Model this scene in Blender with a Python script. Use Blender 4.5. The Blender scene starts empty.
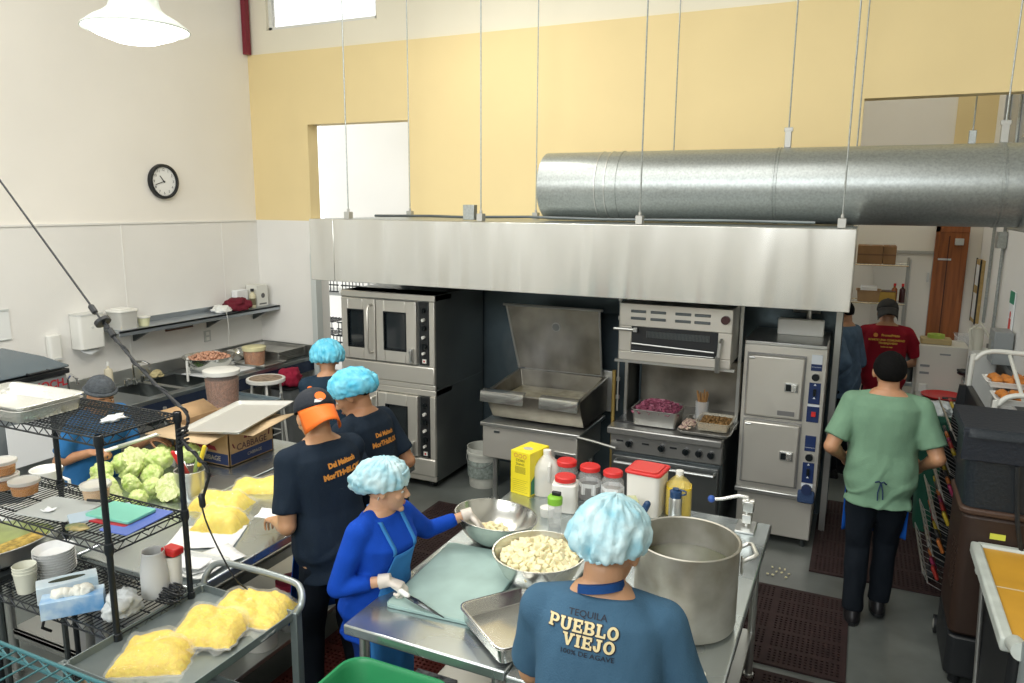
import bpy, bmesh, math, random
from mathutils import Vector, Matrix, noise
from mathutils.bvhtree import BVHTree
PI=math.pi
SC=bpy.context.scene
COL=SC.collection
random.seed(7)
def V(*a): return Vector(a)
# ---------------------------------------------------------------- materials
MATS={}
def mat(name,col,rough=.5,metal=0,bump=0,bscale=40,var=0,vscale=6,spec=.5,trans=0,alpha=1,emit=None,estr=0,stretch=None,sss=0,coat=0,col2=None,ior=1.45,rvar=0,det=4):
    if name in MATS: return MATS[name]
    m=bpy.data.materials.new(name); m.use_nodes=True; nt=m.node_tree; b=nt.nodes['Principled BSDF']
    L=nt.links.new
    b.inputs['Base Color'].default_value=(*col,1); b.inputs['Roughness'].default_value=rough; b.inputs['Metallic'].default_value=metal
    b.inputs['Specular IOR Level'].default_value=spec; b.inputs['Transmission Weight'].default_value=trans; b.inputs['Alpha'].default_value=alpha
    b.inputs['Coat Weight'].default_value=coat; b.inputs['IOR'].default_value=ior
    if sss: b.inputs['Subsurface Weight'].default_value=sss; b.inputs['Subsurface Radius'].default_value=(.02,.008,.004)
    if emit: b.inputs['Emission Color'].default_value=(*emit,1); b.inputs['Emission Strength'].default_value=estr
    if bump or var or rvar:
        tc=nt.nodes.new('ShaderNodeTexCoord'); mp=nt.nodes.new('ShaderNodeMapping'); L(tc.outputs['Object'],mp.inputs[0])
        if stretch: mp.inputs['Scale'].default_value=stretch
    if var or rvar:
        n=nt.nodes.new('ShaderNodeTexNoise'); n.inputs['Scale'].default_value=vscale; n.inputs['Detail'].default_value=det; L(mp.outputs[0],n.inputs['Vector'])
    if var:
        r=nt.nodes.new('ShaderNodeValToRGB'); r.color_ramp.elements[0].position=.3; r.color_ramp.elements[1].position=.7
        c2=col2 or tuple(max(0,c*(1-var)) for c in col); c1=col if col2 else tuple(min(1,c*(1+var*.4)) for c in col)
        r.color_ramp.elements[0].color=(*c2,1); r.color_ramp.elements[1].color=(*c1,1)
        L(n.outputs['Fac'],r.inputs[0]); L(r.outputs[0],b.inputs['Base Color'])
    if rvar:
        mr=nt.nodes.new('ShaderNodeMapRange'); mr.inputs[1].default_value=.3; mr.inputs[2].default_value=.7
        mr.inputs[3].default_value=max(.02,rough-rvar); mr.inputs[4].default_value=rough+rvar
        L(n.outputs['Fac'],mr.inputs[0]); L(mr.outputs[0],b.inputs['Roughness'])
    if bump:
        n2=nt.nodes.new('ShaderNodeTexNoise'); n2.inputs['Scale'].default_value=bscale; n2.inputs['Detail'].default_value=5; L(mp.outputs[0],n2.inputs['Vector'])
        bp=nt.nodes.new('ShaderNodeBump'); bp.inputs['Strength'].default_value=bump; bp.inputs['Distance'].default_value=.01
        L(n2.outputs['Fac'],bp.inputs['Height']); L(bp.outputs[0],b.inputs['Normal'])
    MATS[name]=m; return m
def thin(name,col,alpha,rough=.2,bump=0,bscale=20):
    m=mat(name,col,rough,bump=bump,bscale=bscale); nt=m.node_tree; b=nt.nodes['Principled BSDF']
    b.inputs['Alpha'].default_value=alpha; return m
steel=mat('brushed_steel',(.56,.57,.55),.32,.9)
hoodst=mat('hood_steel',(.70,.70,.67),.24,.9)
hm=hoodst.node_tree; _b=hm.nodes['Principled BSDF']; _tc=hm.nodes.new('ShaderNodeTexCoord'); _mp=hm.nodes.new('ShaderNodeMapping'); _mp.inputs['Scale'].default_value=(2.2,1,.35); _n=hm.nodes.new('ShaderNodeTexNoise'); _n.inputs['Scale'].default_value=1.1; _n.inputs['Detail'].default_value=1.5; _bp=hm.nodes.new('ShaderNodeBump'); _bp.inputs['Strength'].default_value=1; _bp.inputs['Distance'].default_value=.09
hm.links.new(_tc.outputs['Object'],_mp.inputs[0]); hm.links.new(_mp.outputs[0],_n.inputs['Vector']); hm.links.new(_n.outputs['Fac'],_bp.inputs['Height']); hm.links.new(_bp.outputs[0],_b.inputs['Normal'])
tablest=mat('table_steel',(.52,.57,.58),.27,.9,rvar=.07,vscale=3,det=2)
ovenst=mat('oven_steel',(.66,.64,.58),.34,.65,rvar=.05,vscale=3,det=2)
darkst=mat('dark_steel',(.14,.16,.165),.36,.8,var=.25,vscale=2,det=2)
backst=mat('backsplash_steel',(.11,.15,.17),.4,.6,var=.35,vscale=1.5,rvar=.12)
greasy=mat('greasy_steel',(.34,.32,.27),.38,.85,var=.35,vscale=4,rvar=.08,det=3)
alu=mat('aluminium',(.50,.50,.47),.40,.85,var=.2,vscale=5,det=3)
galv=mat('galvanised_steel',(.40,.43,.42),.38,.8,var=.18,vscale=60,det=2)
foil=mat('foil',(.80,.80,.76),.3,.85,bump=.5,bscale=90)
black=mat('black_plastic',(.012,.014,.016),.45)
blackm=mat('black_enamel',(.012,.016,.018),.28,.3)
rubber=mat('mat_rubber',(.030,.014,.014),.7,var=.3,vscale=12)
redrub=mat('red_mat_rubber',(.14,.025,.018),.65,var=.3,vscale=12)
glass_dk=mat('oven_glass',(.010,.015,.018),.08,0,spec=.8)
white=mat('white_plastic',(.78,.78,.73),.4)
whitep=mat('paper',(.80,.82,.82),.7)
trans=mat('milky_plastic',(.78,.78,.73),.3,trans=.35,alpha=.92)
clear=thin('clear_plastic',(.85,.88,.88),.32,.12)
film=thin('plastic_film',(.9,.92,.88),.15,.05,bump=.5,bscale=30)
redp=mat('red_plastic',(.62,.030,.028),.35)
bluep=mat('blue_plastic',(.03,.09,.35),.4)
green_bin=mat('green_plastic',(.025,.24,.09),.38,var=.1)
dgreen=mat('dark_green_plastic',(.012,.08,.05),.5)
card=mat('cardboard',(.45,.29,.15),.85,var=.12,vscale=10)
cardlt=mat('cardboard_inner',(.58,.43,.26),.85,var=.1,vscale=10)
yellow=mat('yellow_paint',(.84,.68,.36),.75,var=.04,vscale=1.2,bump=.03,bscale=30)
cream=mat('cream_paint',(.84,.79,.64),.8,var=.03,vscale=1)
wallw=mat('cream_white_paint',(.88,.85,.78),.75,var=.05,vscale=.8,bump=.02)
frp=mat('white_wall_panel',(.82,.81,.77),.42,bump=.12,bscale=120,var=.03,vscale=2)
wood=mat('door_wood',(.32,.10,.025),.4,stretch=(8,8,.6),var=.35,vscale=4)
# ---------------------------------------------------------------- mesh builder
class MB:
    def __init__(s): s.v=[]; s.f=[]
    def add(s,vs,fs):
        o=len(s.v); s.v+=[Vector(v) for v in vs]; s.f+=[tuple(o+i for i in f) for f in fs]; return s
    def box(s,a,b,m=None):
        x0,y0,z0=a; x1,y1,z1=b
        vs=[(x0,y0,z0),(x1,y0,z0),(x1,y1,z0),(x0,y1,z0),(x0,y0,z1),(x1,y0,z1),(x1,y1,z1),(x0,y1,z1)]
        if m is not None: vs=[m@Vector(v) for v in vs]
        return s.add(vs,[(0,3,2,1),(4,5,6,7),(0,1,5,4),(1,2,6,5),(2,3,7,6),(3,0,4,7)])
    def cbox(s,c,d,m=None):
        c=Vector(c); h=Vector(d)/2; 
        return s.box(c-h,c+h,m)
    def prism(s,poly,z0,z1,m=None):
        n=len(poly); vs=[Vector((x,y,z0)) for x,y in poly]+[Vector((x,y,z1)) for x,y in poly]
        if m is not None: vs=[m@v for v in vs]
        return s.add(vs,[tuple(reversed(range(n))),tuple(range(n,2*n))]+[(i,(i+1)%n,(i+1)%n+n,i+n) for i in range(n)])
    def tube(s,pts,r,n=8,closed=False,caps=True):
        pts=[Vector(p) for p in pts]; N=len(pts); R=r if isinstance(r,(list,tuple)) else [r]*N
        rings=[]; t0=None; nrm=None
        for i,p in enumerate(pts):
            if closed: t=pts[(i+1)%N]-pts[i-1]
            else: t=pts[min(i+1,N-1)]-pts[max(i-1,0)]
            t=t.normalized() if t.length>1e-9 else Vector((0,0,1))
            if nrm is None:
                a=Vector((0,0,1)) if abs(t.z)<.9 else Vector((1,0,0)); nrm=t.cross(a).normalized()
            else:
                nrm=(nrm-t*nrm.dot(t)); nrm=nrm.normalized() if nrm.length>1e-6 else t.orthogonal().normalized()
            bn=t.cross(nrm)
            rings.append([p+(nrm*math.cos(2*PI*k/n)+bn*math.sin(2*PI*k/n))*R[i] for k in range(n)])
        vs=[v for r_ in rings for v in r_]; fs=[]
        for i in range(N if closed else N-1):
            j=(i+1)%N
            for k in range(n): k2=(k+1)%n; fs.append((i*n+k,i*n+k2,j*n+k2,j*n+k))
        if not closed and caps: fs.append(tuple(reversed(range(n)))); fs.append(tuple(range((N-1)*n,N*n)))
        return s.add(vs,fs)
    def cyl(s,a,b,r,n=20,r2=None): return s.tube([a,b],[r,r if r2 is None else r2],n)
    def lathe(s,prof,n=32,c=(0,0,0),m=None,caps=False):
        c=Vector(c); vs=[]; fs=[]
        for (r,z) in prof:
            for k in range(n):
                a=2*PI*k/n; vs.append(c+Vector((r*math.cos(a),r*math.sin(a),z)))
        if m is not None: vs=[m@v for v in vs]
        for i in range(len(prof)-1):
            for k in range(n): k2=(k+1)%n; fs.append((i*n+k,i*n+k2,(i+1)*n+k2,(i+1)*n+k))
        if caps: fs.append(tuple(reversed(range(n)))); fs.append(tuple(range((len(prof)-1)*n,len(prof)*n)))
        return s.add(vs,fs)
    def ell(s,c,r,R=None,n=16,m=10):
        c=Vector(c); vs=[];fs=[]
        for i in range(m+1):
            th=PI*i/m
            for k in range(n):
                a=2*PI*k/n; p=Vector((r[0]*math.sin(th)*math.cos(a),r[1]*math.sin(th)*math.sin(a),r[2]*math.cos(th)))
                vs.append(c+(R@p if R is not None else p))
        for i in range(m):
            for k in range(n): k2=(k+1)%n; fs.append((i*n+k,(i+1)*n+k,(i+1)*n+k2,i*n+k2))
        return s.add(vs,fs)
    def cap(s,p0,r0,p1,r1,n=14):
        p0=Vector(p0);p1=Vector(p1);d=(p1-p0); L=d.length; d=d/L if L>1e-6 else Vector((0,0,1))
        pts=[];R=[]
        for a in (-80,-55,-30,0): pts.append(p0+d*(r0*math.sin(math.radians(a)))); R.append(r0*math.cos(math.radians(a)))
        for a in (0,30,55,80): pts.append(p1+d*(r1*math.sin(math.radians(a)))); R.append(r1*math.cos(math.radians(a)))
        return s.tube(pts,R,n)
    def loft(s,secs,n=24,p=2.3):
        """secs: (centre, axis_a vector, axis_b vector) closed loft"""
        vs=[];fs=[]
        for c,a,b in secs:
            for k in range(n):
                t=2*PI*k/n; ct,st=math.cos(t),math.sin(t)
                x=math.copysign(abs(ct)**(2/p),ct); y=math.copysign(abs(st)**(2/p),st)
                vs.append(Vector(c)+Vector(a)*x+Vector(b)*y)
        N=len(secs)
        for i in range(N-1):
            for k in range(n): k2=(k+1)%n; fs.append((i*n+k,i*n+k2,(i+1)*n+k2,(i+1)*n+k))
        fs.append(tuple(reversed(range(n)))); fs.append(tuple(range((N-1)*n,N*n)))
        return s.add(vs,fs)
    def text(s,txt,size,O,U,W,depth=.0006,bold=0,align='CENTER'):
        vs,fs=text2d(txt,size,bold,align); U=Vector(U);W=Vector(W);O=Vector(O); N=U.cross(W).normalized()*depth
        return s.add([O+U*x+W*y+N for x,y in vs],fs)
    def xf(s,m): s.v=[m@v for v in s.v]; return s
    def build(s,name,material,parent=None,smooth=True,bevel=0,ang=35,recalc=True,solid=0,seg=2):
        me=bpy.data.meshes.new(name); me.from_pydata(s.v,[],s.f)
        if recalc:
            bm=bmesh.new(); bm.from_mesh(me)
            bmesh.ops.remove_doubles(bm,verts=bm.verts,dist=1e-6) if False else None
            bmesh.ops.recalc_face_normals(bm,faces=bm.faces); bm.to_mesh(me); bm.free()
        if smooth:
            me.polygons.foreach_set('use_smooth',[True]*len(me.polygons))
            try: me.set_sharp_from_angle(angle=math.radians(ang))
            except Exception: pass
        me.materials.append(material)
        o=bpy.data.objects.new(name,me); COL.objects.link(o)
        if parent is not None: o.parent=parent
        if solid:
            md=o.modifiers.new('s','SOLIDIFY'); md.thickness=solid
        if bevel:
            md=o.modifiers.new('b','BEVEL'); md.width=bevel; md.segments=seg; md.limit_method='ANGLE'; md.angle_limit=math.radians(50)
        return o
_tc={}
def text2d(txt,size,bold=0,align='CENTER'):
    k=(txt,size,bold,align)
    if k in _tc: return _tc[k]
    cu=bpy.data.curves.new('t','FONT'); cu.body=txt; cu.size=size; cu.offset=bold; cu.align_x=align; cu.align_y='CENTER'; cu.resolution_u=3
    ob=bpy.data.objects.new('t',cu); COL.objects.link(ob)
    dg=bpy.context.evaluated_depsgraph_get(); dg.update(); me=bpy.data.meshes.new_from_object(ob.evaluated_get(dg))
    vs=[(v.co.x,v.co.y) for v in me.vertices]; fs=[tuple(p.vertices) for p in me.polygons]
    bpy.data.objects.remove(ob); bpy.data.curves.remove(cu); bpy.data.meshes.remove(me)
    _tc[k]=(vs,fs); return vs,fs
def thing(name,label,cat,loc=(0,0,0),rot=0,group=None):
    o=bpy.data.objects.new(name,None); COL.objects.link(o); o.empty_display_size=.05
    o.location=loc; o.rotation_euler=(0,0,rot); o['label']=label; o['category']=cat
    if group: o['group']=group
    return o
def tag(o,label,cat,group=None,kind=None,loc=None,rot=None):
    o['label']=label; o['category']=cat
    if group: o['group']=group
    if kind: o['kind']=kind
    if loc is not None: o.location=loc
    if rot is not None: o.rotation_euler=(0,0,rot) if not isinstance(rot,tuple) else rot
    return o
def struct(name,mb,m,**k):
    o=mb.build(name,m,**k); o['kind']='structure'; return o
def kids(o): return [c for c in bpy.data.objects if c.parent==o]
def dup(root,loc=None,rot=None,label=None,group=None):
    def cp(o,par):
        c=o.copy(); COL.objects.link(c)
        if par is not None: c.parent=par
        for k in kids(o): cp(k,c)
        return c
    ks=kids(root); r=root.copy(); COL.objects.link(r)
    for k in ks: cp(k,r)
    if loc is not None: r.location=loc
    if rot is not None: r.rotation_euler=(0,0,rot) if not isinstance(rot,tuple) else rot
    if label: r['label']=label
    if group: r['group']=group
    return r
def rrect(w,d,r,n=4,cx=0,cy=0):
    pts=[]
    for (sx,sy,a0) in ((1,-1,-90),(1,1,0),(-1,1,90),(-1,-1,180)):
        for i in range(n+1):
            a=math.radians(a0+90*i/n); pts.append((cx+sx*(w/2-r)+r*math.cos(a),cy+sy*(d/2-r)+r*math.sin(a)))
    return pts
def pan_mb(w,d,h,rim=.012,r=.03,t=.0015,slope=.015,bottom=0):
    """open rectangular pan with rolled rim, base at z=bottom"""
    mb=MB(); L=[]
    for (dw,z) in ((-2*slope-.004,bottom),(-2*slope,bottom+.002),(0,bottom+h),(2*rim,bottom+h+.001),(2*rim,bottom+h-.005),(2*rim-.004,bottom+h-.005),(2*t,bottom+h-.004),(-2*slope+2*t,bottom-t*.0),):
        L.append([(x,y,z) for x,y in rrect(w+dw,d+dw,max(.004,r+dw/2))])
    n=len(L[0]); vs=[v for l in L[:4] for v in l]
    fs=[tuple(range(n))]
    for i in range(3):
        for k in range(n): k2=(k+1)%n; fs.append((i*n+k,i*n+k2,(i+1)*n+k2,(i+1)*n+k))
    mb.add(vs,fs); return mb
def cloth_noise(p,s=1.0): return noise.noise(Vector((p.x*s,p.y*s,p.z*s*.45)))
# ---------------------------------------------------------------- camera
cam=bpy.data.cameras.new('camera'); co=bpy.data.objects.new('camera',cam); COL.objects.link(co); SC.camera=co
cam.sensor_width=36; cam.lens=747/1024*36; cam.clip_start=.05
R3=Matrix(((.90626569,-.08322607,.41443445),(.42264326,.16117751,-.89184891),(.00742757,.98341,.18124459)))
co.matrix_world=Matrix.Translation((0,0,2.6))@R3.to_4x4()
SC.view_settings.view_transform='Standard'; SC.view_settings.look='None'; SC.view_settings.gamma=1; SC.view_settings.use_curve_mapping=False
SC.view_settings.exposure=0.0
# ---------------------------------------------------------------- floor
fm=mat('sealed_concrete',(.135,.15,.14),.34,var=.45,vscale=2.2,rvar=.06,det=5)
struct('floor',MB().box((-7.5,-3,-.1),(4,10,0)),fm,smooth=False)
XL=-6.3; YB=6.6
# left wall : white panels below 2.4, painted above
struct('wall_left',MB().box((XL-.15,-2.2,2.4),(XL,YB,5.6)),wallw,smooth=False)
struct('wall_left_panel',MB().box((XL-.15,-2.2,0),(XL+.004,YB,2.4)),frp,smooth=False)
struct('trim_1',MB().box((XL+.004,-2.2,2.385),(XL+.016,YB-.02,2.402)),frp,smooth=False)
struct('trim_2',MB().box((XL+.004,4.85,0),(XL+.008,4.862,2.385)).box((XL+.004,3.63,0),(XL+.008,3.642,2.385)).box((XL+.004,6.07,.0),(XL+.008,6.082,2.385)),frp,smooth=False)
# back wall, lower: white from corner to the scullery opening
W=MB()
W.box((XL-.15,YB,0),(-5.42,YB+.15,2.4)); W.box((-5.42,YB,2.05),(-4.36,YB+.15,2.4))
struct('wall_back_panel',W,frp,smooth=False)
struct('wall_back_cooking',MB().box((-4.36,YB,0),(-.09,YB+.15,2.4)),backst,smooth=False)
# upper yellow wall with two openings
W=MB(); T=.16
W.box((XL-.15,YB,2.4),(-5.51,YB+T,3.42)); W.box((-4.24,YB,2.4),(-.08,YB+T,3.42)); W.box((XL-.15,YB,3.42),(4,YB+T,4.18))
struct('wall_back_yellow',W,yellow,smooth=False)
W=MB()
W.box((XL-.15,YB+.02,4.18),(-6.03,YB+T,5.6)); W.box((-6.03,YB+.02,4.18),(-4.6,YB+T,4.42)); W.box((-4.6,YB+.02,4.18),(4,YB+T,5.6)); W.box((-6.03,YB+.02,5.4),(-4.6,YB+T,5.6))
struct('wall_back_upper',W,cream,smooth=False)
wf=struct('window_1',MB().box((-6.03,YB+.06,4.42),(-5.99,YB+.12,5.4)).box((-4.64,YB+.06,4.42),(-4.6,YB+.12,5.4)).box((-6.03,YB+.06,4.42),(-4.6,YB+.12,4.455)).box((-6.03,YB+.06,5.36),(-4.6,YB+.12,5.4)),white,smooth=False)
gl=mat('window_glass',(1,1,1),.02,trans=1,alpha=.15)
MB().box((-5.99,YB+.085,4.455),(-4.64,YB+.091,5.36)).build('window_pane',gl,wf,smooth=False)
c=MB().box((-6.29,YB-.075,4.18),(-6.235,YB-.01,5.6)).build('steel_column',mat('oxide_red',(.20,.015,.03),.5)); tag(c,'dark red steel column rising from the yellow wall at the left corner beside the window','column')
# rooms behind
struct('wall_hall',MB().box((-7.5,9.3,0),(1.4,9.45,5.0)),wallw,smooth=False)
struct('wall_hall_yellow',MB().box((.78,9.28,2.42),(1.2,9.3,5.0)),yellow,smooth=False)
# right wall
W=MB(); W.box((1.14,5.2,1.38),(1.3,9.3,5.6)); W.box((1.14,7.9,0),(1.3,9.3,1.38)); W.box((1.14,5.2,0),(1.3,7.9,1.1))
struct('wall_right',W,frp,smooth=False)
struct('trim_3',MB().box((1.10,5.2,1.33),(1.14,7.9,1.38)).box((1.16,5.2,1.1),(1.2,7.9,1.33)),blackm,smooth=False)
struct('wall_right_return',MB().box((1.14,5.15,0),(4.0,5.3,5.6)),frp,smooth=False)
struct('wall_side',MB().box((4.0,-3,0),(4.15,5.3,5.6)),wallw,smooth=False)
struct('wall_rear',MB().box((-7.5,-3.1,0),(4.15,-2.95,5.6)),wallw,smooth=False)
struct('ceiling',MB().box((-7.5,-3,5.6),(4.15,9.5,5.7)),mat('ceiling_white',(.75,.74,.70),.8),smooth=False)
wf=struct('window_2',MB().box((1.10,6.75,2.95),(1.14,6.8,3.9)).box((1.10,8.5,2.95),(1.14,8.55,3.9)).box((1.10,6.75,2.95),(1.14,8.55,3.0)).box((1.10,6.75,3.86),(1.14,8.55,3.9)),mat('window_grey',(.35,.37,.38),.5),smooth=False)
MB().box((1.125,6.8,3.0),(1.132,8.5,3.86)).build('window_pane',mat('grey_glass',(.3,.33,.36),.15),wf,smooth=False)
# ---------------------------------------------------------------- lights
wd=bpy.data.worlds.new('world'); SC.world=wd; wd.use_nodes=True
wd.node_tree.nodes['Background'].inputs[0].default_value=(.93,.97,1,1); wd.node_tree.nodes['Background'].inputs[1].default_value=2.0
lampwhite=mat('lamp_enamel',(.62,.68,.62),.35)
lampglow=mat('lamp_glow',(1,1,1),.5,emit=(1,.97,.92),estr=9)
def high_bay(loc,label,group=None,power=90,light=True):
    t=thing('pendant_lamp',label,'lamp',loc,0,group)
    MB().lathe([(.255,0),(.25,.012),(.20,.05),(.155,.075),(.125,.10),(.115,.13),(.10,.25),(.04,.27)],40).build('lamp_shade',lampwhite,t,solid=.004)
    MB().lathe([(0.001,-.065),(.10,-.058),(.19,-.025),(.235,.004),(.235,.008),(0.001,.01)],40).build('diffuser',lampglow,t)
    MB().cyl((0,0,.26),(0,0,.40),.05,16).build('ballast',lampwhite,t)
    MB().cyl((0,0,.40),(0,0,5.6-loc[2]),.006,8).build('stem',galv,t)
    if light:
        l=bpy.data.lights.new('lamp_light','AREA'); l.shape='DISK'; l.size=.5; l.energy=power; l.color=(1,.95,.86)
        lo=bpy.data.objects.new('lamp_light',l); COL.objects.link(lo); lo.parent=t; lo.location=(0,0,-.05)
    return t
high_bay((-3.42,2.82,3.45),'white domed pendant lamp glowing near the left wall at the top','hanging lamps'[:0] or None,power=32)
high_bay((-3.05,5.3,4.75),'pendant lamp whose glow peeks in above the hood at the top edge',None,power=18)
def area(name,loc,rot,sx,sy,e,col):
    l=bpy.data.lights.new(name,'AREA'); l.shape='RECTANGLE'; l.size=sx; l.size_y=sy; l.energy=e; l.color=col
    o=bpy.data.objects.new(name,l); COL.objects.link(o); o.location=loc; o.rotation_euler=rot; return o
# unseen area lights: added fill for the kitchen, light for the rooms behind
area('overhead_fill_light',(-2.4,2.2,5.5),(0,0,0),4.5,4.0,185,(1,.97,.92))  # added soft fill from above; the ceiling has no skylight opening
area('front_fill_light',(-2.0,-2.6,4.2),(math.radians(62),0,0),6,1.6,270,(.95,.98,1))  # added fill behind the camera to brighten the oven fronts; no window there
area('hall_light',(0.3,7.9,4.6),(0,0,0),1.0,1.5,9,(1,.93,.8))
area('upper_hall_light',(-4.8,8.0,4.8),(0,0,0),2,1,13,(1,.97,.93))
# ================================================================ exhaust hood
t=thing('exhaust_hood','long stainless steel exhaust hood hanging over the cooking line','exhaust hood',(-2.1,5.2,1.93))
X0,X1=-2.01,2.06
MB().box((X0,0,0),(X1,.03,.53)).build('front_panel',hoodst,t,bevel=.004)
MB().box((-2.27,0.004,0),(X0-.004,.03,.53)).build('end_panel',hoodst,t,bevel=.004)
MB().box((-2.27,.03,.50),(X1-.03,1.38,.53)).build('top_panel',galv,t)
MB().box((X1-.03,.03,0),(X1,1.38,.53)).build('side_panel',hoodst,t)
MB().box((-2.27,.03,0),(-2.24,1.38,.53)).build('side_panel',hoodst,t)
f=MB()
for i in range(7):
    x=X0+.05+i*.55; f.box((x,.75,.18),(x+.52,.80,.45))
f.build('grease_filters',darkst,t)
MB().box((-2.24,.03,.0),(X1-.03,.10,.05)).build('grease_gutter',steel,t)
# conduits on the top
c=MB(); c.tube([(-1.75,.25,.56),(-1.2,.25,.565),(-.9,.26,.56),(-.3,.25,.57),(.3,.25,.56),(1.2,.25,.565),(1.8,.25,.56)],.011,8)
c.build('top_conduit',darkst,t)
MB().cbox((-.78,.18,.60),(.10,.06,.12)).build('junction_box',galv,t,bevel=.004)
# hanging rods
def rod(x,y,z,label,top=5.6,br=True,r=.0055):
    r_=thing('hanger_rod',label,'hanger rod',(x,y,z),0,'steel rods hanging the hood and duct')
    MB().cyl((0,0,.02),(0,0,top-z),r,8).build('rod',galv,r_)
    b=MB().cbox((0,0,.03),(.05,.06,.06)); b.cyl((0,0,.06),(0,0,.085),.012,6)
    b.build('bracket',mat('bracket_grey',(.45,.45,.42),.5,.5),r_,bevel=.003)
    return r_
for x,y,l in ((-3.99,5.26,'leftmost steel rod holding the hood, crossing the pale wall opening'),(-2.72,5.26,'second front rod of the hood, beside the grey junction box'),
              (-1.45,5.26,'thin steel rod on the hood front crossing the left part of the round duct'),(-.13,5.26,'steel rod at the right front corner of the hood crossing the duct')):
    rod(x,y,2.464,l)
for x,y,l in ((-4.07,6.35,'rear hood rod beside the right edge of the left wall opening'),(-2.72,6.35,'rear hood rod just left of the end of the round duct'),
              (-1.50,6.42,'rear rod disappearing behind the round duct'),(-.10,6.42,'rear rod close behind the rod at the right hood corner')):
    rod(x,y,2.464,l)
# ================================================================ duct
DY,DZ,DR=6.0,2.745,.276
t=thing('exhaust_duct','thick round galvanised duct running above the hood','duct',(-.8,DY,DZ))
MX=Matrix.Rotation(PI/2,4,'Y')
MB().lathe([(.0,-1.66),(DR-.012,-1.66),(DR,-1.65),(DR,1.72),(0,1.72)],56,m=MX).build('duct_pipe',galv,t,ang=50)
for x in (-1.16,-1.08,-.99,.18,.20,1.58,1.60):
    MB().lathe([(DR,-.006),(DR+.005,-.004),(DR+.005,.004),(DR,.006)],56,m=Matrix.Translation((x,0,0))@MX).build('seam_band',steel if x<-1 else galv,t)
MB().box((1.72,-.33,-.30),(1.93,.33,.33)).build('plenum_box',galv,t,bevel=.006)
for x,l,y in ((-.56,'steel rod with clamp holding the middle of the round duct',6.0),(.79,'slanting rod with clamp at the right end of the round duct',6.0)):
    r_=thing('duct_hanger',l,'hanger rod',(x,y,DZ+DR),0,'steel rods hanging the hood and duct')
    MB().cyl((0,0,.09),(0.03 if x>0 else 0,0,5.6-DZ-DR),.0055,8).build('rod',galv,r_)
    b=MB().cbox((0,0,.06),(.045,.05,.12)).cbox((0,0,.13),(.06,.03,.03)); b.build('clamp',mat('bracket_grey',(.45,.45,.42),.5,.5),r_,bevel=.003)
r_=thing('duct_hanger','short rod with clamp behind the duct inside the right wall opening','hanger rod',(.72,7.1,3.08),0,'steel rods hanging the hood and duct')
MB().cyl((0,0,.09),(0,0,2.52),.0055,8).build('rod',galv,r_); MB().cbox((0,0,.06),(.05,.05,.12)).build('clamp',galv,r_,bevel=.003)
p=MB().box((-.1,7.0,3.04),(1.13,7.08,3.08)).build('steel_strut',darkst); tag(p,'dark horizontal strut behind the duct inside the right wall opening','strut')
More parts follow.
